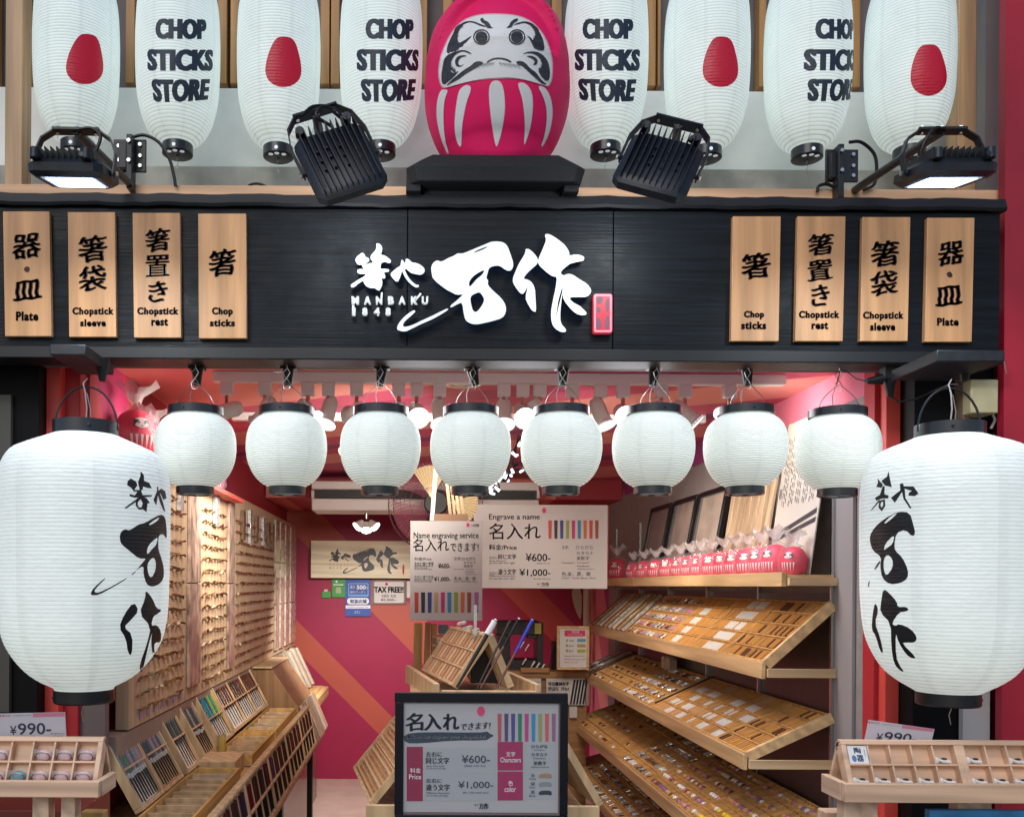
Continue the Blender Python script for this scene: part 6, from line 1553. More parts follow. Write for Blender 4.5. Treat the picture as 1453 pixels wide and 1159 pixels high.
shelf(4, [(3.4, 4.6, ('nearest, pale pebbles', 6, .035, st_blob)), (4.605, 5.9, ('second, pale wrapped pieces', 6, .04, st_sil))])
# flat packs leaning at the far end of shelves 2, 3
for si, base_z, n, cols in ((1, 0, 8, ('clear_pack', 'amber_wrap', 'cream_pack')), (2, 0, 6, ('brown_packet', 'clear_pack', 'cellophane_silver'))):
    xf, zf, xb, zb, lip = SPEC[si]; L, Ln, V, W = RS(xf, zf, xb, zb)
    for k in range(n):
        u = (5.22 if si == 1 else 5.90) + k * (.12 if si == 1 else .055)
        mb = MB(); slab(mb, L, u, u + (.05 if si == 1 else .03), .006, Ln * 1.0, .0, .020); o = mb.build('chopstick_pack', _m[cols[k % 3]], None, bevel=.003)
        tag(o, 'flat wrapped pack sloping at the far end of the %s right shelf, %s along' % ('second' if si == 1 else 'third', ordw(k)), 'packet', 'flat packs at the far shelf end')
mb = MB(); L3, Ln3, V3, W3 = RS(*SPEC[2][:4]); slab(mb, L3, 4.365, 4.405, .03, Ln3 + .03, -.003, .008); tag(mb.build('dark_gap_strip', BLACKP, bevel=.003), 'narrow dark strip standing for the shaded gap between third shelf trays', 'case')  # dark strip added to stand for the shade in the gap between trays
for k in range(5):
    mb = MB(); c = L3(4.9 + k * .035, Ln3 * .9, .02); mb.box(c.x - .02, c.x + .02, c.y - .012, c.y + .012, c.z - .01, c.z + .05 + .008 * (k % 2)); tag(mb.build('small_box', mat('cream_pack', (.5, .4, .3)), bevel=.002), 'small upright cream box at the back of the third shelf, %s in line' % ordw(k), 'box', 'small boxes at the back of the third shelf')

# pink doll packs in cellophane on the top shelf and upper left
DPK = mat('doll_pink', (.70, .002, .065), .5, var=.12, vscale=80); DWH = mat('doll_face_white', (.75, .62, .64), .5)
CEL = bpy.data.materials.new('cellophane'); CEL.use_nodes = True
_n = CEL.node_tree; _b = _n.nodes['Principled BSDF']; _b.inputs['Base Color'].default_value = (.6, .58, .6, 1); _b.inputs['Roughness'].default_value = .08; _b.inputs['Alpha'].default_value = .12; _b.inputs['Coat Weight'].default_value = 1
def pack_parts(t):
    mb = MB(); prof = [(.022, 0), (.033, .008), (.038, .025), (.038, .042), (.034, .058), (.026, .070), (.014, .078), (.002, .080)]
    mb.lathe(prof, 20, (0, 0), sy=.85); o = mb.build('doll_body', DPK, None); o.parent = t
    sp_ = smooth_prof([(z, r) for r, z in prof])
    def on(x, z, off=.0012):
        r = interp(sp_, z) + off; a = x / max(.01, r); a = max(-1.4, min(1.4, a)); return Vector((r * math.sin(a), -r * .85 * math.cos(a) - .0006, z))
    mb = MB(); v, f = tess([circ(0, .054, .014, 16, .009)]); v, f = slice2d(v, f, .006, .006); mb.add([on(x, z) for x, z in v], f)
    for k in (-2, -1, 0, 1, 2):
        v, f = tess([[(k * .009 - .0025, .034), (k * .009 + .0025, .034), (k * .008, .010)]]); v, f = slice2d(v, f, .006, .006); mb.add([on(x, z) for x, z in v], f)
    o = mb.build('face', DWH, None, fix=False); o.parent = t
    mb = MB()
    for l in ([(-.013, .060), (-.004, .058), (-.012, .050), (-.016, .046)], [(.013, .060), (.004, .058), (.012, .050), (.016, .046)], [(-.003, .049), (.003, .049), (.0, .047)], circ(-.005, .054, .0018, 6), circ(.005, .054, .0018, 6)):
        v, f = tess([l]); mb.add([on(x, z, .002) for x, z in v], f)
    o = mb.build('face_paint', INK, None, fix=False); o.parent = t
    mb = MB(); n = 18; rg = random.Random(5)
    for j, (r, z) in enumerate([(.036, -.0), (.043, .02), (.043, .05), (.032, .078), (.007, .090), (.014, .104), (.030, .122)]):
        for k in range(n):
            a = 2 * math.pi * k / n; q = r * (1 + rg.uniform(-.12, .12) * (1 if j < 5 else 2.2)); mb.v.append((q * math.cos(a), q * .9 * math.sin(a), z + rg.uniform(-.004, .004) * (1 if j < 6 else 2.5) if j else 0))
    mt = MB(); mt.v = [tuple(a * b for a, b in zip(v, (1.15, 1.15, 1))) for v in mb.v[4 * n:]]
    for j in range(4):
        for k in range(n): mb.f.append((j * n + k, j * n + (k + 1) % n, (j + 1) * n + (k + 1) % n, (j + 1) * n + k)); mb.mi.append(0)
    mb.v = mb.v[:5 * n]
    for j in range(2):
        for k in range(n): mt.f.append((j * n + k, j * n + (k + 1) % n, (j + 1) * n + (k + 1) % n, (j + 1) * n + k)); mt.mi.append(0)
    o = mb.build('cellophane_bag', CEL, None, fix=False); o.parent = t
    o = mt.build('gathered_top', mat('gathered_film', (.75, .74, .76), .12, alpha=.5, coat=1), None, fix=False); o.parent = t
dproto = None
def doll_pack(loc, label, group, s, rot):
    global dproto
    if dproto is None:
        t = thing('doll_pack', label, 'wrapped doll', loc, group); pack_parts(t); dproto = t
    else:
        t = dproto.copy(); COL.objects.link(t); t['label'] = label; t['group'] = group
        for ch in dproto.children:
            c = ch.copy(); COL.objects.link(c); c.parent = t
    t.location = loc; t['base'] = tuple(loc); t.scale = (s,) * 3; t.rotation_euler = (0, 0, rot)
    return t
dd = [3.17, 3.33, 3.46, 3.60, 3.73, 3.87, 4.02, 4.17, 4.33, 4.50, 4.72, 4.95, 5.2, 5.45]
ordn = ['nearest', 'second', 'third', 'fourth', 'fifth', 'sixth', 'seventh', 'eighth', 'ninth', 'tenth', 'eleventh', 'twelfth', 'thirteenth', 'fourteenth']
for i, d in enumerate(dd):
    doll_pack((1.325, d, H + .0446), 'pink doll in a cellophane bag on the top right shelf, %s along it' % ordn[i], 'pink dolls on the top right shelf', 1.22 if i == 0 else 1.42 - i * .012, R(-55 + rr_.uniform(-15, 15)))
doll_pack((1.335, 5.92, H + .0446), 'larger pink doll in cellophane at the far end of the top right shelf', 'pink dolls on the top right shelf', 1.75, R(-35))
t = thing('side_shelf', 'small coral shelf high at the left carrying bagged pink dolls', 'shelf', (-1.0, 3.1, H + .42))
mb = MB(); mb.box(-1.015, -.86, 3.0, 4.7, H + .415, H + .43); mb.build('board', REDJ, t)
for i, (d, s) in enumerate([(3.12, 2.0), (3.34, 1.7), (3.56, 1.6), (3.80, 1.6), (4.05, 1.6), (4.3, 1.6)]):
    doll_pack((-.94, d, H + .431), 'bagged pink doll high on the left behind the big lantern, %s in the row' % ordn[i], 'pink dolls high on the left', s, R(35))

# poster, slats and picture frames leaning above the top shelf
def lean(d0, d1, h, off=0, xb=1.325):
    A_ = Vector((xb + .062, d0, H + .046)); lx = .30
    V = Vector((lx * .33, 0, 1)).normalized() if False else Vector((.055, 0, h)).normalized()
    U = Vector((0, 1, 0)); W = Vector((-V.z, 0, V.x))
    return (lambda u, v, w=0: A_ + U * u + V * v + W * (w + off)), d1 - d0
def lean2(d0, d1, zt, xb, xt):
    A_ = Vector((xb, d0, H + .046)); V = Vector((xt - xb, 0, zt - .046)); Ln = V.length; V.normalize(); U = Vector((0, 1, 0)); W = Vector((-V.z, 0, V.x))
    return (lambda u, v, w=0: A_ + U * u + V * v + W * w), d1 - d0, Ln
PPW = mat('poster_white', (.55, .51, .45), .55)
L, w, h_ = lean2(3.13, 3.50, .62, 1.36, 1.44)
t = thing('chopstick_poster', 'tall white leaning poster picturing a pair of grey chopsticks', 'poster', L(0, 0))
mb = MB(); slab(mb, L, 0, w, 0, h_, -.004, 0); mb.build('sheet', PPW, t)
def on_sheet(Lf, wd, ht, w0=.0012): return lambda x, y: Lf((1 - x) * wd, (1 - y) * ht, w0)
m = on_sheet(L, w, h_)
mb = MB(); poly(mb, [[(.05, .745), (.15, .715), (.97, .60), (.97, .632), (.15, .745)]], m, sm=0, sl=(.2, .2)); poly(mb, [[(.05, .77), (.15, .75), (.97, .655), (.97, .685), (.15, .775)]], m, sm=0); mb.build('printed_chopsticks', mat('print_grey', (.06, .06, .065), .4), t, fix=False)
mb = MB()
for k in range(22):
    x = .08 + k * .04; y0 = .10 + .01 * (k % 3)
    for j in range(9 if k % 4 else 5): poly(mb, [[(x, y0 + j * .05), (x + .014, y0 + j * .05), (x + .012, y0 + j * .05 + .035), (x, y0 + j * .05 + .035)]], m, sm=0)
text(mb, 'お箸の持ち方', (.35, .82, .75, .86), m); text(mb, 'いろいろなお箸', (.3, .88, .8, .905), m); text(mb, '箸', (.02, .43, .10, .50), m)
mb.build('lettering', mat('print_grey2', (.12, .12, .12), .5), t, fix=False)
SLW = wood('pale_slat', (.62, .46, .30), 'Z', var=.15)
L, w, h_ = lean2(3.54, 4.06, .50, 1.36, 1.43)
for k in range(7):
    mb = MB(); u0 = .01 + k * .073; slab(mb, L, u0, u0 + .045 + .012 * (k % 2), 0, h_, -.006, .006 + .004 * (k % 2)); tag(mb.build('wood_sample', SLW, bevel=.002), 'upright pale wood strip between the black frames and the poster, %s from the poster' % ordw(k), 'slat', 'upright slats behind the dolls')
for i, (d0, d1) in enumerate(((4.12, 4.52), (4.56, 4.96), (5.02, 5.44))):
    L, w, h_ = lean2(d0, d1, .46, 1.36, 1.435)
    t = thing('picture_frame', 'black leaning picture frame behind the pink dolls, %s from the wooden slats' % lab8[i], 'picture frame', L(0, 0), 'black frames behind the dolls')
    for (a, b, c, e) in ((0, w, 0, .025), (0, w, h_ - .025, h_), (0, .025, .0255, h_ - .0255), (w - .025, w, .0255, h_ - .0255)):
        mb = MB(); slab(mb, L, a, b, c, e, -.01, .014); mb.build('frame_side', BLACKP, t, bevel=.002)
    mb = MB(); slab(mb, L, .0255, w - .0255, .0255, h_ - .0255, -.006, -.002); mb.build('print', mat('framed_print_%d' % i, ((.40, .28, .20), (.36, .26, .20), (.18, .12, .09))[i], .5, var=.5, vscale=7), t)
    mb = MB(); slab(mb, L, .0255, w - .0255, .0255, h_ - .0255, .006, .008); mb.build('glass', mat('frame_glass', (.6, .6, .6), .03, alpha=.18, coat=1), t)

# ============================================================ CENTRE: BACK COUNTER, MACHINE, SLANTED TRAYS
CW = wood('counter_brown', (.42, .22, .09), 'X', var=.2)
t = thing('back_counter', 'brown wooden service counter at the back right', 'counter', P(780, 1159, 5.9))
mb = MB(); mb.box(P(722, 960, 5.9).x, P(835, 960, 5.9).x, 5.88, 6.4, P(780, 962, 5.9).z, P(780, 952, 5.9).z); mb.build('top_board', CW, t, bevel=.004)
mb = MB(); mb.box(P(724, 960, 5.9).x, P(833, 960, 5.9).x, 5.92, 6.4, .012, P(780, 962.5, 5.9).z); mb.build('front_panel', CW, t)
mb = MB(); mb.fbox(739, 947, 780, 954, 5.85, 5.875); mb.build('ledge', CW, t, bevel=.003)
for (x0, y0, x1, y1, ls, nm, ik) in ((728, 962, 768, 985, ['お箸の名入れ承ります'], 'pale card with red lettering on the counter front', REDP), (775, 962, 830, 1000, ['可以雕刻名字', '한글도 가능!'], 'white card with black foreign lettering on the counter front', INK)):
    c = card('counter_card', nm, x0, y0, x1, y1, 5.88, PAPER, 'card', .003, .5)
    mb = MB()
    for k, s in enumerate(ls): text(mb, s, (x0 + 3, y0 + 5 + k * 7, x0 + (32 if ik is INK else 36), y0 + 10.5 + k * 7), front(5.877), bold=.3)
    mb.build('lettering', ik, c, fix=False)
    if ik is INK:
        for k in range(5):
            mb = MB(); x = 811 + k * 4.4; poly(mb, [[(x + 3, 964), (x + 6, 964), (x, 999), (x - 2.6, 999)]], front(5.876), sm=0); mb.build('printed_stick', INK, c, fix=False)
c = card('counter_card', 'small white card lower on the counter front', 808, 1002, 819, 1018, 5.88, PAPER, 'card', .003, .5)
t = thing('engraving_machine', 'dark metal engraving machine with yellow label on the back counter', 'machine', P(740, 952, 6.0))
for nm, r4 in (('top_arm', (706, 881, 766, 900)), ('column', (762, 883, 771, 951)), ('side_column', (706, 900.5, 724, 951)), ('base', (716, 936, 762, 951)), ('head', (748, 900.5, 762, 905))):
    mb = MB(); mb.fbox(*r4, 6.0 + (.02 if nm == 'column' else 0) + (.01 if nm == 'side_column' else 0), 6.2); mb.build(nm, mat('machine_grey', (.02, .022, .028), .5), t, bevel=.003)
mb = MB(); mb.fbox(759, 884, 768, 899, 5.99, 5.999); mb.build('label', mat('yellow_label', (.5, .45, .08), .5), t)
mb = MB()
for (x, y) in ((741, 914), (748, 918), (744, 938), (756, 942), (763, 944), (770, 946)):
    mb.cyl(P(x - 3, y + 5, 5.97), P(x + 3, y - 4, 5.97), .006, .010, 6)
mb.build('fittings', STEEL, t)
mb = MB(); mb.cyl(P(778, 952, 6.0), P(788, 904, 6.0), .003, n=6); tag(mb.build('chopstick', BLACKP), 'thin dark stick standing on the back counter beside the machine', 'chopstick')
mb = MB(); mb.fbox(784, 910, 791, 951, 6.0, 6.06); tag(mb.build('black_box', BLACKP, bevel=.003), 'tall narrow black box left of the framed colour sheet', 'box')
t = thing('framed_sheet', 'small wood framed colour chart with a pink heading on the back counter', 'sign', P(813, 951, 5.7))
for r4 in ((790.5, 888, 836, 891.5), (790.5, 946.5, 836, 950), (790.5, 892, 794, 946), (832.5, 892, 836, 946)):
    mb = MB(); mb.fbox(*r4, 5.7, 5.72); mb.build('frame_side', CW if 0 else SHW, t, bevel=.001)
mb = MB(); mb.fbox(794.2, 891.7, 832.3, 946.3, 5.71, 5.715); mb.build('sheet', PAPER, t)
mb = MB(); poly(mb, [rrect(801, 894, 830.5, 902.5, 1)], front(5.708), sm=0); mb.build('heading', PINKP, t, fix=False)
mb = MB(); text(mb, '漆芸体験', (811, 895, 822, 898), front(5.706)); text(mb, 'Colour of lettering', (806, 899, 826, 901), front(5.706)); mb.build('lettering', WHP, t, fix=False)
for k, cc in enumerate(((.12, .3, .4), (.4, .28, .1), (.35, .36, .06))):
    mb = MB(); y = 906 + k * 7.5; poly(mb, [[(819, y), (831, y), (831, y + 4.5), (819, y + 4.5)]], front(5.708), sm=0); mb.build('colour_patch', mat('patch_%d' % k, cc, .5), t, fix=False)
mb = MB()
for k, s in enumerate(('金 Gold', '銀 Silver', '黒 Black')): text(mb, s, (803, 906 + k * 7.5, 814, 910 + k * 7.5), front(5.708))
text(mb, 'Engraving takes ten minutes', (801, 929.5, 830, 931.5), front(5.708)); mb.build('lettering', INK, t, fix=False)
mb = MB(); text(mb, 'Please ask our staff', (801, 934, 831, 936), front(5.708)); text(mb, '¥600 / ¥1,000', (801, 938.5, 820, 940.5), front(5.708)); mb.build('lettering', REDP, t, fix=False)
mb = MB(); mb.cyl(P(833, 834, 7.3), P(833, 1000, 7.3), .03, n=14); tag(mb.build('drain_pipe', mat('cream_pipe', (.5, .42, .33), .5)), 'cream vertical pipe against the back wall right of the hanging board', 'pipe')
mb = MB(); poly_c = [(812, 834), (826, 834), (825, 880), (820, 872), (813, 852)]
prism(mb, [poly_c], front(7.35), 0, .03); tag(mb.build('fabric_drape', mat('cream_cloth', (.5, .42, .34), .8)), 'cream cloth hanging beside the vertical pipe', 'cloth')
# brown boards standing behind the stand
BRD = wood('amber_board', (.50, .30, .10), 'Z', var=.25)
for i, (x0, x1, y0) in enumerate(((586, 598, 884), (599, 607, 883), (608, 616, 885))):
    mb = MB(); mb.fbox(x0, y0, x1, 1159, 4.3 + i * .02, 4.34 + i * .02)
    for k, v in enumerate(mb.v): mb.v[k] = (v[0] + .012 * math.sin(v[2] * 9 + i), v[1], v[2])
    tag(mb.build('wavy_board', BRD, bevel=.003), 'tall amber wooden board standing behind the slanted trays, %s from the left' % lab8[i], 'board', 'amber boards behind the stand')
t = thing('cup_shelf', 'small cream rack of stacked cups beside the amber boards', 'rack', P(622, 940, 4.4))
for k, y in enumerate((902, 914, 926, 938)):
    mb = MB(); mb.fbox(613, y, 632, y + 3, 4.3, 4.42); mb.build('shelf_board', mat('cream_rack', (.55, .43, .28), .5), t, bevel=.001)
    if k < 3: mb = MB(); mb.cyl(P(620, y + 12, 4.36), P(620, y + 5, 4.36), .012, .016, 12); mb.build('cup', WRST, t)
mb = MB(); mb.fbox(622, 886, 636, 899, 4.38, 4.385); tag(mb.build('blue_card', mat('blue_grey_card', (.14, .25, .28), .5)), 'small blue-grey card above the cup rack', 'card')

# tent-shaped tray stand (rear, upper)
SIN = wood('stick_orange', (.55, .30, .14), 'Y', var=.3)
def tent_side(label, a0, a1, b0, b1, nx, rows, nst, cols, group):
    """slanted tray given ridge near/far (a0,a1) and foot near/far (b0,b1)"""
    U = (a1 - a0); Lu = U.length; U.normalize(); V = (a0 - b0); Lv = V.length; V.normalize(); W = U.cross(V)
    if W.x * nx < 0: W = -W
    A_ = b0
    L = lambda u, v, w=0: A_ + U * u + V * v + W * w
    t = thing('slanted_tray', label, 'tray', b0, group)
    mb = MB(); slab(mb, L, .002, Lu - .002, .002, Lv - .002, -.018, -.010); mb.build('base', TRW, t)
    for (p, q, c, e) in ((0, Lu, 0, .010), (0, Lu, Lv - .010, Lv), (0, .010, .0105, Lv - .0105), (Lu - .01, Lu, .0105, Lv - .0105)):
        mb = MB(); slab(mb, L, p, q, c, e, -.018, .006); mb.build('rim', TRW, t, bevel=.001)
    for k in range(1, rows):
        mb = MB(); v = Lv * k / rows; slab(mb, L, .0105, Lu - .0105, v - .003, v + .003, -.0095, .004); mb.build('divider', TRW, t)
    return t, L, Lu, Lv, U, V, W
za, zbz = -.160, -.330
a0, a1 = Vector((.254, 3.0, H + za)), Vector((.160, 3.55, H + za))
b0, b1 = Vector((.140, 3.0, H + zbz)), Vector((.046, 3.55, H + zbz))
t, L, Lu, Lv, U, V, W = tent_side('upper tent stand tray facing left, filled with rows of orange sticks', a0, a1, b0, b1, -1, 3, 0, None, 'tent stand trays')
for r in range(3):
    for k in range(11):
        u0 = .012 + (Lu - .024) * k / 11; v0 = Lv * r / 3 + .006; v1 = Lv * (r + 1) / 3 - .006
        mb = MB(); q0 = L(u0 + .02, v0, -.001); q1 = L(u0 + .02, v1, -.001); mb.cyl(q0, q1, .0065, n=6); o = mb.build('wooden_stick', mat('orange_stick_%d' % (k % 3), ((.60, .32, .16), (.48, .24, .12), (.66, .42, .24))[k % 3], .4), None)
        tag(o, 'plain orange wooden stick, %s row, %s from the near end, upper left-facing tent tray' % (('lowest', 'middle', 'top')[r], ordw(k)), 'stick', 'wooden sticks in the tent tray')
a0r, a1r = Vector((.266, 3.0, H + za)), Vector((.172, 3.55, H + za))
b0r, b1r = Vector((.335, 3.0, H + zbz)), Vector((.241, 3.55, H + zbz))
tent_side('upper tent stand tray facing right, seen edge on', a0r, a1r, b0r, b1r, 1, 3, 0, None, 'tent stand trays')
t = thing('base_tray', 'pale wooden base tray under the upper tent trays', 'base tray', (.23, 3.0, H + zbz - .03))
for nm, (p, q) in {'front': (Vector((.10, 2.93, 0)), Vector((.40, 2.93, 0))), 'left_side': (Vector((.085, 2.94, 0)), Vector((-.01, 3.62, 0))), 'right_side': (Vector((.41, 2.94, 0)), Vector((.33, 3.62, 0)))}.items():
    mb = MB(); dv = (q - p); nn = Vector((-dv.y, dv.x, 0)).normalized() * .009
    z0, z1 = H - .385, H - .335
    if nm != 'front': z1 = H - .315
    mb.hexa([p - nn + Vector((0, 0, z0)), q - nn + Vector((0, 0, z0)), q + nn + Vector((0, 0, z0)), p + nn + Vector((0, 0, z0)), p - nn + Vector((0, 0, z1)), q - nn + Vector((0, 0, z1)), q + nn + Vector((0, 0, z1)), p + nn + Vector((0, 0, z1))])
    mb.build('side', TRW, t, bevel=.002)
mb = MB(); mb.box(.0, .40, 2.94, 3.62, H - .385, H - .372); mb.build('base', TRW, t)
t2 = thing('stand_pedestal', 'dark pedestal hidden behind the framed price sign', 'pedestal', (.2, 3.2, 0))
mb = MB(); mb.box(.05, .36, 2.98, 3.55, .0135, H - .386); mb.build('body', BLACKP, t2)
mb = MB(); mb.box(.205, .31, 3.1, 3.45, H - .33, H - .22); tag(mb.build('black_case', BLACKP, bevel=.003), 'black case filling the inside of the upper tent stand', 'case')
mb = MB(); c = P(668, 893, 3.1)
for x, y in ((655, 884), (664, 890), (674, 894), (683, 899), (660, 891), (676, 901)):
    q = P(x, y, 3.1); mb.obox(q, Vector((.012, .004, .003)), Vector((-.003, .015, 0)), Vector((0, 0, .004)))
tag(mb.build('paper_label', mat('floral_paper', (.6, .62, .5), .6, var=.6, vscale=60)), 'crumpled pale floral paper along the ridge of the tent stand', 'paper')
mb = MB(); q = P(674, 900, 3.02); mb.box(q.x - .004, q.x + .006, 3.02, 3.03, q.z, P(674, 858, 3.02).z); tag(mb.build('price_tag', mat('clear_acrylic', (.8, .8, .8), .05, alpha=.45, coat=1)), 'upright clear tag standing on the tent stand ridge', 'tag')
# leaning chopsticks in front
def lean_stick(label, x0, y0, x1, y1, d, r, m_top, m_bot, split=.5, cap=None):
    t = thing('leaning_chopstick', label, 'chopstick', P(x1, y1, d - .02), 'long chopsticks leaning on the tent stand')
    a, b = P(x1, y1, d - .02), P(x0, y0, d + .02); mid = a.lerp(b, split)
    mb = MB(); mb.cyl(a, mid, r * .55, r * .8, 10); mb.build('lower_part', m_bot, t)
    mb = MB(); mb.cyl(mid, b, r * .81, r, 10); mb.build('grip', m_top, t)
    if cap: mb = MB(); mb.cyl(b, b + (b - a).normalized() * .004, r * .9, r * .6, 10); mb.build('end', cap, t)
lean_stick('black leaning chopstick with a white paper tag at its top', 703, 880, 648, 975, 2.92, .0075, BLACKP, BLACKP, .5, WHP)
mb = MB(); pa, pb = P(691, 900, 2.925), P(702, 881, 2.935); mb.cyl(pa, pb, .010, .0095, 10); tag(mb.build('paper_tag', WHP), 'white paper wrap at the top of the thick black leaning chopstick', 'tag')
lean_stick('thin dark brown leaning chopstick, second from the left', 724, 880, 677, 976, 2.93, .0045, mat('stick_dark', (.03, .015, .012), .3), mat('stick_dark', (.03, .015, .012), .3))
lean_stick('black leaning chopstick with a pale end, third from the left', 736, 878, 682, 976, 2.91, .005, BLACKP, mat('stick_red_brown', (.14, .04, .03), .3), .6, WHP)
lean_stick('blue topped leaning chopstick with a red-brown lower half', 755, 880, 705, 976, 2.90, .006, mat('stick_blue', (.02, .03, .45), .3), mat('stick_red_brown', (.14, .04, .03), .3), .52, mat('light_blue_cap', (.2, .3, .8), .4))

# lower tier of the centre stand, seen either side of the framed sign
za2, zb2 = -.50, -.745
a0, a1 = Vector((.02, 3.05, H - .46)), Vector((.0, 3.45, H - .46))
# left slanted tray: ridge hidden behind the sign, foot towards the left
A0, A1 = Vector((.13, 2.9, H - .37)), Vector((.045, 3.45, H - .37)); B0, B1 = Vector((-.125, 2.9, H - .69)), Vector((-.16, 3.45, H - .69))
t, L, Lu, Lv, U, V, W = tent_side('lower left tray of the centre stand with many fine wooden rods', A0, A1, B0, B1, -1, 3, 0, None, 'centre stand lower trays')
for k in range(22):
    mb = MB(); v = .012 + (Lv - .024) * k / 22; mb.cyl(L(.014, v + .008, -.003), L(Lu - .014, v + .008, -.003), .0055, n=6); mb.build('rod', mat('orange_stick_%d' % (k % 3), (.5, .3, .15), .4), t)
A0, A1 = Vector((.42, 2.9, H - .37)), Vector((.37, 3.45, H - .37)); B0, B1 = Vector((.61, 2.9, H - .69)), Vector((.56, 3.45, H - .69))
t, L, Lu, Lv, U, V, W = tent_side('lower right tray of the centre stand with fine wooden rods', A0, A1, B0, B1, 1, 3, 0, None, 'centre stand lower trays')
for k in range(16):
    mb = MB(); v = .012 + (Lv - .024) * k / 16; mb.cyl(L(.014, v + .008, -.003), L(Lu - .014, v + .008, -.003), .0055, n=6); mb.build('rod', mat('orange_stick_%d' % (k % 3), (.5, .3, .15), .4), t)
t = thing('stand_shelf', 'pale wooden ledge at the foot of the centre stand', 'ledge', (.23, 2.78, H - .76))
mb = MB(); mb.box(P(519, 1145, 2.8).x, P(851, 1145, 2.8).x, 2.80, 2.818, H - .76, P(700, 1143, 2.8).z); mb.build('front', TRW, t, bevel=.002)
mb = MB(); mb.box(P(519, 1145, 2.8).x, P(851, 1145, 2.8).x, 2.82, 3.5, H - .76, H - .74); mb.build('base', TRW, t)
mb = MB(); mb.box(-.05, .5, 2.95, 3.45, .0135, H - .761); mb.build('body', BLACKP, t)

# framed price sign standing in front
dQ = 2.62
fr = thing('framed_price_sign', 'black framed name engraving price sign in front of the centre stand', 'sign', P(683, 1170, dQ))
FRM = mat('navy_black_frame', (.004, .005, .010), .4, spec=.3)
for r4 in ((560, 983, 806, 996), (560, 1157, 806, 1170), (560, 996.3, 572, 1156.7), (795, 996.3, 806, 1156.7)):
    mb = MB(); mb.fbox(*r4, dQ, dQ + .018); mb.build('frame_side', FRM, fr, bevel=.0015)
mb = MB(); mb.fbox(571, 995.5, 796, 1157.5, dQ + .012, dQ + .017); mb.build('backing', mat('mauve_mount', (.20, .13, .15), .6), fr)
mb = MB(); mb.fbox(572.5, 998, 792, 1152, dQ + .010, dQ + .0118); mb.build('poster_sheet', mat('poster_grey', (.42, .41, .43), .6), fr)
m1 = front(dQ + .0095); m2 = front(dQ + .0088); m3 = front(dQ + .0082)
def pr(mats, rects, mp=m1):
    mb = MB()
    for (x0, y0, x1, y1) in rects: poly(mb, [[(x0, y0), (x1, y0), (x1, y1), (x0, y1)]], mp, sm=0)
    mb.build('printed_panel', mats, fr, fix=False)
PGR = mat('panel_grey', (.37, .385, .41), .6)
pr(PGR, [(602, 1060, 645, 1136), (646, 1060, 704, 1097), (646, 1098, 704, 1136), (743, 1054, 789, 1093), (743, 1094, 789, 1134)])
pr(mat('deep_magenta', (.26, .002, .045), .6), [(577, 1059, 600, 1136)], m2)
pr(mat('mid_magenta', (.33, .006, .09), .6), [(706, 1052, 742, 1092.5), (706, 1094, 742, 1135)], m2)
SCL = [(.42, .07, .10), (.07, .04, .14), (.05, .05, .24), (.01, .18, .09), (.45, .03, .20), (.02, .22, .45), (.26, .29, .10), (.52, .10, .08), (.26, .10, .22)]
for i in range(9):
    x = 706 + i * 9.6; mb = MB(); poly(mb, [[(x, 1012), (x + 5.8, 1012), (x + 5.2, 1051.5), (x + .6, 1051.5)]], m2, sm=0); mb.build('printed_stick', mat('sign_stick_%d' % i, SCL[i], .5), fr, fix=False)
mb = MB(); poly(mb, [circ(682.5, 1008.5, 5.5, 20, 7)], m2, sm=0); mb.build('red_mark', PINKP, fr, fix=False)
mb = MB(); poly(mb, [[(572.5, 1041), (600, 1038), (680, 1039), (692, 1037), (694, 1040), (702, 1043), (694, 1047), (690, 1050), (640, 1050), (600, 1054), (574, 1054)]], m1); mb.build('brush_bar', INKB, fr, fix=False)
mb = MB(); text(mb, '▶ You can engrave your chopsticks!', (578, 1042, 689, 1049), m2, bold=.1); text(mb, '料金', (582, 1089, 597, 1096), m3); text(mb, 'Price', (580.5, 1098, 597.5, 1105), m3); text(mb, '文字', (718, 1066, 731, 1073), m3); text(mb, 'Characters', (710, 1074, 739, 1081), m3); text(mb, '色', (721, 1107, 728, 1114), m3); text(mb, 'color', (716, 1115, 732, 1123), m3)
mb.build('white_lettering', mat('off_white_print', (.85, .85, .87), .5), fr, fix=False)
mb = MB()
text(mb, '名', (576, 1011, 600, 1037), m1, bold=1.0, rise=.1, off=.006); text(mb, '入', (602, 1012, 626, 1036), m1, bold=1.0, rise=.06, off=.006); text(mb, 'れ', (629, 1012, 651, 1035), m1, bold=1.0, off=.006); text(mb, 'できます!', (654, 1024, 696, 1035), m1, bold=.5, slant=.15, rise=.05)
text(mb, '左右に', (604.5, 1066, 627, 1073), m3, bold=.2); text(mb, '同じ文字', (604.5, 1074, 637, 1083), m3, bold=.3); text(mb, 'Same Character', (605, 1085, 631, 1087.5), m3); text(mb, 'on the left and right', (605, 1088.5, 633, 1091.5), m3)
text(mb, '左右に', (604.5, 1104, 627, 1110), m3, bold=.2); text(mb, '違う文字', (604.5, 1112, 638, 1121), m3, bold=.3); text(mb, 'Different characters', (605, 1123, 638, 1126), m3); text(mb, 'on the left and right', (605, 1127, 636, 1130), m3)
text(mb, '¥600-', (655, 1071, 695, 1082), m3, off=.008); text(mb, '(¥660 with tax)', (659, 1084.5, 689, 1088), m3); text(mb, '¥1,000-', (650, 1108, 700, 1119), m3, off=.008); text(mb, '(¥1,100 with tax)', (657, 1122.5, 693, 1126), m3)
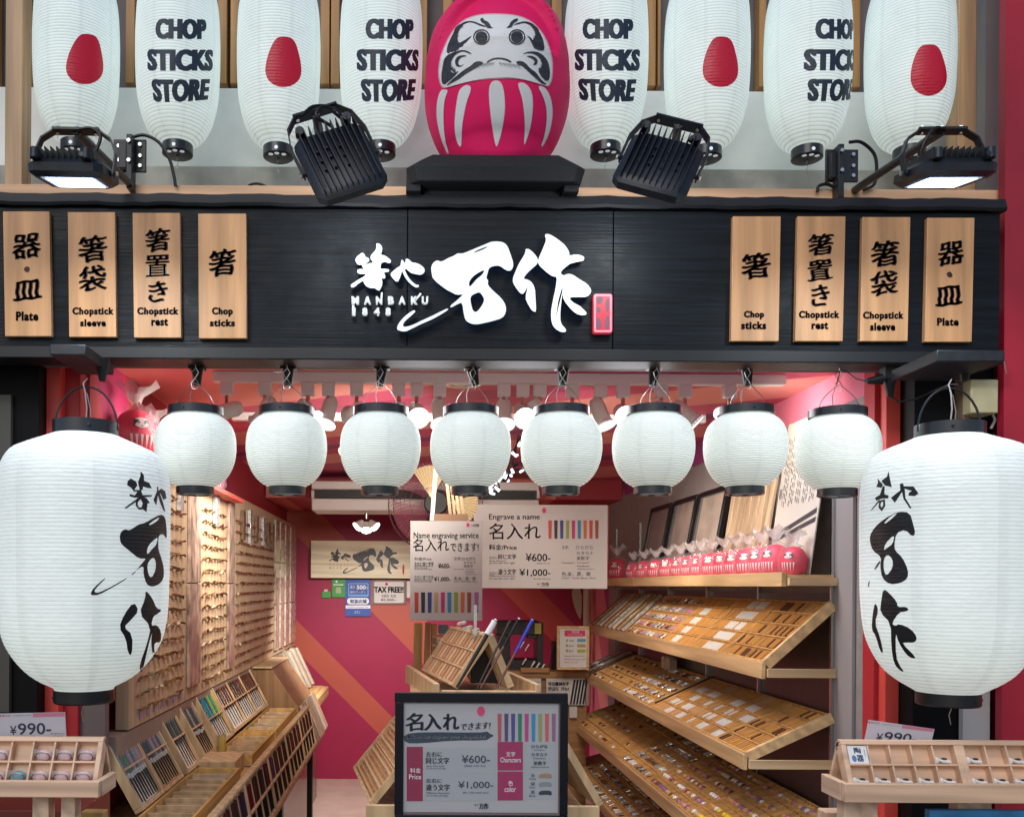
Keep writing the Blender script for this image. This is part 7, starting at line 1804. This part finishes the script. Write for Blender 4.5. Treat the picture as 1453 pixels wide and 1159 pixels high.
text(mb, 'ひらがな', (754, 1056, 777, 1061), m3, bold=.15); text(mb, 'Hiragana', (758, 1062.5, 773, 1065), m3); text(mb, 'カタカナ', (754, 1067.5, 777, 1072.5), m3, bold=.15); text(mb, 'Katakana', (757, 1074, 774, 1076.5), m3); text(mb, '英数字', (757, 1079.5, 775, 1085), m3, bold=.15); text(mb, 'Alphanumeric', (753, 1086.5, 779, 1089.5), m3)
for k, s in enumerate((('金', 'Gold'), ('銀', 'Silver'), ('黒', 'Black'))): text(mb, s[0], (753, 1097 + k * 12, 759, 1102 + k * 12), m3); text(mb, s[1], (751, 1103 + k * 12, 760, 1106 + k * 12), m3)
text(mb, '箸や', (673, 1140, 679, 1143), m3); text(mb, '万作', (680, 1139, 693, 1147), m3, bold=.6)
mb.build('black_lettering', INKB, fr, fix=False)
for k, c in enumerate(((.35, .20, .12), (.22, .24, .25), (.02, .03, .05))):
    mb = MB(); y = 1097 + k * 12; poly(mb, [[(764, y + 3), (768, y), (780, y), (783, y + 2), (783, y + 7), (776, y + 5.5), (765, y + 6.5)]], m3); mb.build('colour_swatch', mat('swatch_%d' % k, c, .4), fr, fix=False)
mb = MB(); mb.v = [m1(571.5, 995.8) + Vector((0, -.006, 0)), m1(795.5, 995.8) + Vector((0, -.006, 0)), m1(795.5, 1157) + Vector((0, -.006, 0)), m1(571.5, 1157) + Vector((0, -.006, 0))]; mb.f = [(0, 1, 2, 3)]; mb.mi = [0]
mb.build('glass', mat('sign_glass', (.5, .6, .65), .03, alpha=.05, coat=.5, bump=.2, bscale=9), fr, fix=False)
mb = MB(); mb.box(P(585, 1180, dQ).x, P(780, 1180, dQ).x, dQ + .02, dQ + .10, 0, P(683, 1150, dQ).z); mb.build('stand', BLACKP, fr)

# ============================================================ FRONT TABLES
PNK = mat('pale_pink_plush', (.85, .50, .54), .5); CLR = mat('thin_film', (.8, .8, .82), .06, alpha=.25, coat=1)
TBW = wood('table_pine', (.80, .53, .36), 'X', var=.18); TBV = wood('table_pine_end', (.78, .54, .38), 'Y', var=.18)
def front_table(side):
    d0 = 2.12
    dE = 2.235
    if side < 0: x0, x1, yt, yb, xin = P(-200, 1110, d0).x, P(140, 1110, d0).x, 1112, 1135, P(140, 1110, d0).x
    else: x0, x1, yt, yb, xin = P(1199, 1110, d0).x, P(1620, 1110, d0).x, 1112, 1139, P(1199, 1110, d0).x
    zt_, zb_ = P(700, yt, d0).z, P(700, yb, d0).z
    if side > 0: zt_, zb_ = P(1300, yt, d0).z, P(1300, yb, d0).z
    lab = 'left' if side < 0 else 'right'
    t = thing('display_table', 'pale pine display table at the front %s with compartment boxes' % lab, 'table', ((x0 + x1) / 2, d0, 0), 'pine tables at the entrance')
    mb = MB(); mb.box(x0, x1, d0, d0 + .018, zb_, zt_); mb.build('front_apron', TBW, t, bevel=.002)
    # angled end board
    xe, xo = (x1, xin) if side < 0 else (x0, xin)
    mb = MB(); p, q = Vector((xe - side * .003, d0 + .0185, 0)), Vector((xo - side * .003, dE + .002, 0)); nn = Vector((.016 * side, 0, 0))
    mb.hexa([p + Vector((0, 0, zb_)), q + Vector((0, 0, zb_)), q + nn + Vector((0, 0, zb_)), p + nn + Vector((0, 0, zb_)), p + Vector((0, 0, zt_)), q + Vector((0, 0, zt_)), q + nn + Vector((0, 0, zt_)), p + nn + Vector((0, 0, zt_))])
    mb.build('end_apron', TBV, t, bevel=.002)
    mb = MB(); mb.v = [(x0, d0 + .02, zt_ - .02), (x1, d0 + .02, zt_ - .02), (max(xo, x1) if side < 0 else x1, dE, zt_ - .02), (x0 if side < 0 else min(xo, x0), dE, zt_ - .02)]
    mb.v += [(a, b, c - .012) for a, b, c in mb.v]; mb.f = [(0, 1, 2, 3), (7, 6, 5, 4), (0, 4, 5, 1), (1, 5, 6, 2), (2, 6, 7, 3), (3, 7, 4, 0)]; mb.mi = [0] * 6
    mb.build('table_top', TBW, t)
    for lx in ((P(93, 1140, 2.2).x,) if side < 0 else (1.03, 1.3)):
        mb = MB(); mb.box(lx, lx + (.08 if side > 0 else .034), 2.17, 2.21, 0, zt_ - .034); mb.build('leg', TBV, t, bevel=.002)
    if side < 0:
        mb = MB(); mb.box(P(53, 1140, 2.2).x, P(76, 1140, 2.2).x, 2.17, 2.21, 0, zt_ - .034); mb.build('leg', TBV, t, bevel=.002)
    # tent of two divided boxes
    b_d = d0 + .03; zbx = zt_ - .019
    if side < 0: ux0, ux1 = x0, P(137, 1100, b_d).x
    else: ux0, ux1 = P(1206, 1100, b_d).x, x1
    hh = P(700, 1050, b_d + .05).z - zbx
    if side > 0: hh = P(1300, 1051, b_d + .05).z - zbx
    V = Vector((0, .05, hh)); Lv = V.length; V.normalize(); W = Vector((0, -V.z, V.y)); U = Vector((1, 0, 0))
    A_ = Vector((ux0, b_d, zbx + .001))
    Lf = lambda u, v, w=0: A_ + U * u + V * v + W * w
    wt = ux1 - ux0
    units = [(0, wt)] if side < 0 else [(0, P(1376, 1100, b_d).x - ux0), (P(1376, 1100, b_d).x - ux0, wt)]
    for ui, (a, b) in enumerate(units):
        bx = thing('divided_box', ('slanted divided box of pink items on the left table', 'slanted divided box of white items on the right table, nearer the door')[side > 0] if ui == 0 else 'slanted divided box of white items cut off by the right picture edge', 'divided box', Lf(a, 0), 'slanted boxes on the front tables')
        T = lambda u, v, w=0, a=a: Lf(a + u, v, w)
        w = b - a
        mb = MB(); slab(mb, T, .003, w - .003, .003, Lv - .003, -.026, -.022); mb.build('base', TBW, bx)
        for (p, q, c, e) in ((0, w, 0, .010), (0, w, Lv - .010, Lv), (0, .012, .0105, Lv - .0105), (w - .012, w, .0105, Lv - .0105)):
            mb = MB(); slab(mb, T, p, q, c, e, -.030, .0); mb.build('rim', TBW, bx, bevel=.001)
        mb = MB(); slab(mb, T, .0125, w - .0125, Lv * .5 - .002, Lv * .5 + .002, -.0255, -.001); mb.build('long_divider', TBW, bx)
        cw = .0535
        n = int(round((w - .024) / cw)); n = max(2, n)
        for k in range(1, n):
            u = .012 + (w - .024) * k / n
            for (c, e) in ((.0105, Lv * .5 - .0025), (Lv * .5 + .0025, Lv - .0105)):
                mb = MB(); slab(mb, T, u - .002, u + .002, c, e, -.0255, -.002); mb.build('divider', TBW, bx)
        for k in range(n):
            for r in range(2):
                u = .012 + (w - .024) * (k + .5) / n; v = (.012 if r == 0 else Lv * .5 + .004)
                c = T(u, v + .004, -.018)
                if c.x < -1.12 or c.x > 1.52: continue
                kk = n - 1 - k if side < 0 else k
                if side < 0:
                    if r == 1 and kk == 3: continue
                    blue = (r == 0 and kk == 3)
                    it = thing('wrapped_trinket', ('round teal trinket in film, lowest row of the left table box' if blue else 'pale pink wrapped trinket in the %s row, compartment %s from the right' % (('lower', 'upper')[r], ordn[kk].replace('nearest', 'first'))), 'trinket', c, None if blue else 'wrapped trinkets in the left table box')
                    mb = MB(); prof = [(.004, 0), (.014, .003), (.0185, .010), (.016, .018), (.008, .023), (.002, .024)]
                    mb.lathe([(a_, c.z + b_) for a_, b_ in prof], 16, (c.x, c.y), sy=.5)
                    mb.build('soft_body', mat('teal_enamel', (.03, .30, .36), .2) if blue else PNK, it)
                    mb = MB(); mb.tube([(c.x + .017 * math.cos(a_), c.y - .011, c.z + .009 + .012 * math.sin(a_)) for a_ in [math.pi * q / 10 for q in range(-2, 13)]], .0016, 5); mb.build('ring', mat('silver_ring', (.25, .24, .25), .25, .9), it)
                    mb = MB(); rg = random.Random(k * 7 + r); nn_ = 12
                    for j, (rr2, zz) in enumerate([(.018, 0), (.024, .012), (.022, .026)]):
                        for q in range(nn_):
                            a_ = 2 * math.pi * q / nn_; mb.v.append((c.x + rr2 * (1 + rg.uniform(-.15, .15)) * math.cos(a_), c.y - .002 + rr2 * .5 * math.sin(a_), c.z + zz + rg.uniform(-.003, .003)))
                    for j in range(2):
                        for q in range(nn_): mb.f.append((j * nn_ + q, j * nn_ + (q + 1) % nn_, (j + 1) * nn_ + (q + 1) % nn_, (j + 1) * nn_ + q)); mb.mi.append(0)
                    mb.build('film', CLR, it, fix=False)
                else:
                    if ui == 0 and r == 1 and k < 4:
                        if k == 0:
                            tk = thing('paper_ticket', 'white ticket with blue-grey brush drawing in the right table box corner', 'ticket', c)
                            mb = MB(); slab(mb, T, .015, .012 + (w - .024) / n - .003, Lv * .5 + .003, Lv - .012, -.006, -.004); mb.build('sheet', WHP, tk)
                            mpt = lambda x, y: T(.012 + x * (w - .024) / n, Lv * .5 + (1 - y) * Lv * .45, -.0035)
                            mb = MB(); text(mb, '陶', (.35, .2, .65, .48), mpt, bold=.012); text(mb, '器', (.42, .55, .72, .85), mpt, bold=.015); text(mb, '手作り', (.80, .25, .86, .7), mpt); mb.build('lettering', mat('indigo_ink', (.04, .06, .16), .5), tk, fix=False)
                            mb = MB(); poly(mb, [[(.2, .6), (.3, .55), (.4, .65), (.38, .85), (.25, .88), (.18, .75)]], mpt); mb.build('drawing', mat('indigo_wash', (.12, .20, .42), .5), tk, fix=False)
                        continue
                    if ui == 1 and r == 1 and k == 1: continue
                    it = thing('ceramic_rest', 'white dog-bone shaped rest, %s box of the right table, %s row, %s cell' % (('first', 'second')[ui], ('lower', 'upper')[r], ordn[min(k, 13)].replace('nearest', 'first')), 'chopstick rest', c, 'white rests in the right table boxes')
                    mb = MB(); x = c.x - .004
                    mb.tube([(x - .014, c.y - .002, c.z + .006), (x - .006, c.y - .002, c.z + .0085), (x + .004, c.y - .002, c.z + .005), (x + .013, c.y - .002, c.z + .005), (x + .020, c.y - .002, c.z + .004)], .0042, 8)
                    mb.lathe([(.001, c.z), (.006, c.z + .002), (.0075, c.z + .008), (.005, c.z + .014), (.001, c.z + .016)], 12, (x - .013, c.y - .002)); mb.build('body', WRST, it)
                    mb = MB(); mb.tube([(x - .002, c.y - .001, c.z + .0095), (x + .006, c.y - .001, c.z + .0115), (x + .012, c.y - .001, c.z + .010)], .0030, 6)
                    mb.build('dark_patch', mat('brown_patch', (.05, .03, .03), .4), it)
    # rear sloping board that closes the tent
    e0, e1 = ux0, ux1
    top = Lf(0, Lv).z; yb2 = b_d + .05
    bd_ = thing('tent_back', 'plain sloping pine board closing the back of the %s table boxes' % lab, 'board', (e0, yb2, zbx))
    mb = MB(); ex = .0
    mb.hexa([(e0, yb2 + .062, zbx), (e1, yb2 + .062, zbx), (e1, yb2 + .050, zbx), (e0, yb2 + .050, zbx), (e0, yb2 + .016, top), (e1, yb2 + .016, top), (e1, yb2 + .004, top), (e0, yb2 + .004, top)])
    mb.build('board', TBW, bd_, bevel=.001)
    return zbx, top
front_table(-1)
front_table(1)
# price cards
CARDM = mat('card_lilac_white', (.50, .48, .54), .35)
def price_card(label, q, d, tilt):
    t = thing('price_card', label, 'price card', P(*q[3], d), 'price cards on the front tables')
    def bil(x, y):
        a = Vector(q[0]).lerp(Vector(q[1]), x); b = Vector(q[3]).lerp(Vector(q[2]), x); c = a.lerp(b, y); return (c.x, c.y)
    def mp(dd): return lambda x, y: P(*bil(x, y), d + dd + (1 - y) * tilt)
    f = mp(0); mb = MB(); A4 = [f(0, 1), f(1, 1), f(1, 0), f(0, 0)]; B4 = [v + Vector((0, .003, 0)) for v in A4]
    mb.hexa([A4[0], A4[1], B4[1], B4[0], A4[3], A4[2], B4[2], B4[3]]); mb.build('sheet', CARDM, t)
    mb = MB(); poly(mb, [[(.51, .01), (.99, .01), (.99, .15), (.51, .15)]], mp(-.0008), sm=0); poly(mb, [[(.0, .90), (1, .90), (1, .99), (0, .99)]], mp(-.0008), sm=0); mb.build('pink_band', mat('rose_band', (.52, .17, .26), .5), t, fix=False)
    mb = MB(); text(mb, '■ 箸や万作', (.0, .04, .17, .12), mp(-.0008)); mb.build('red_lettering', REDP, t, fix=False)
    mb = MB(); text(mb, 'chopsticks store', (.2, .05, .49, .12), mp(-.0008)); mb.build('grey_lettering', mat('soft_grey', (.25, .22, .25), .5), t, fix=False)
    mb = MB(); text(mb, '¥', (.16, .45, .26, .76), mp(-.0008), off=.012); text(mb, '990-', (.28, .36, .78, .78), mp(-.0008), off=.012); text(mb, '(¥1,089 tax in)', (.77, .74, .97, .80), mp(-.0008)); text(mb, 'per piece', (.80, .83, .95, .88), mp(-.0008)); mb.build('black_lettering', INKB, t, fix=False)
price_card('lilac price card reading ¥990 standing on the left table box', [(-1, 1012), (92, 1010), (94, 1049), (-1, 1052)], 2.26, .0)
price_card('tilted price card reading ¥990 behind the right table box', [(1233, 1021), (1326, 1034), (1320, 1060), (1225, 1060)], 2.28, .0)
# low things under the tables
mb = MB(); mb.box(P(1312, 1159, 2.15).x, P(1480, 1159, 2.15).x, 2.13, 2.15, .3, P(1380, 1147, 2.15).z); tag(mb.build('blue_poster', mat('blue_poster_print', (.03, .16, .34), .4, var=.5, vscale=9)), 'top edge of a blue poster below the right front table', 'poster')
mb = MB(); mb.fbox(1172, 1152, 1230, 1180, 2.3, 2.35); tag(mb.build('wooden_crate', TBW, bevel=.003), 'pine crate top showing beneath the right front table', 'crate')
mb = MB(); mb.fbox(113, 1152, 146, 1190, 2.3, 2.34); tag(mb.build('wooden_crate', YEL, bevel=.003), 'amber wooden crate corner beneath the left front table', 'crate')
mb = MB(); mb.fbox(-40, 1149, 113, 1200, 2.45, 2.7); tag(mb.build('red_brown_crate', mat('red_brown_wood', (.22, .04, .03), .4), bevel=.003), 'dark red-brown board low behind the left table legs', 'board')
for k in range(3):
    mb = MB(); q = P(132 + k * 11, 1010, 2.875)
    mb.cyl((q.x, 2.875, H - .02), (q.x, 2.875, H - .66), .0022, n=5); tag(mb.build('pale_string', mat('cord_white', (.4, .38, .36), .6)), 'thin pale cord hanging beside the left door jamb', 'cord', 'cords by the left jamb') if k == 0 else None
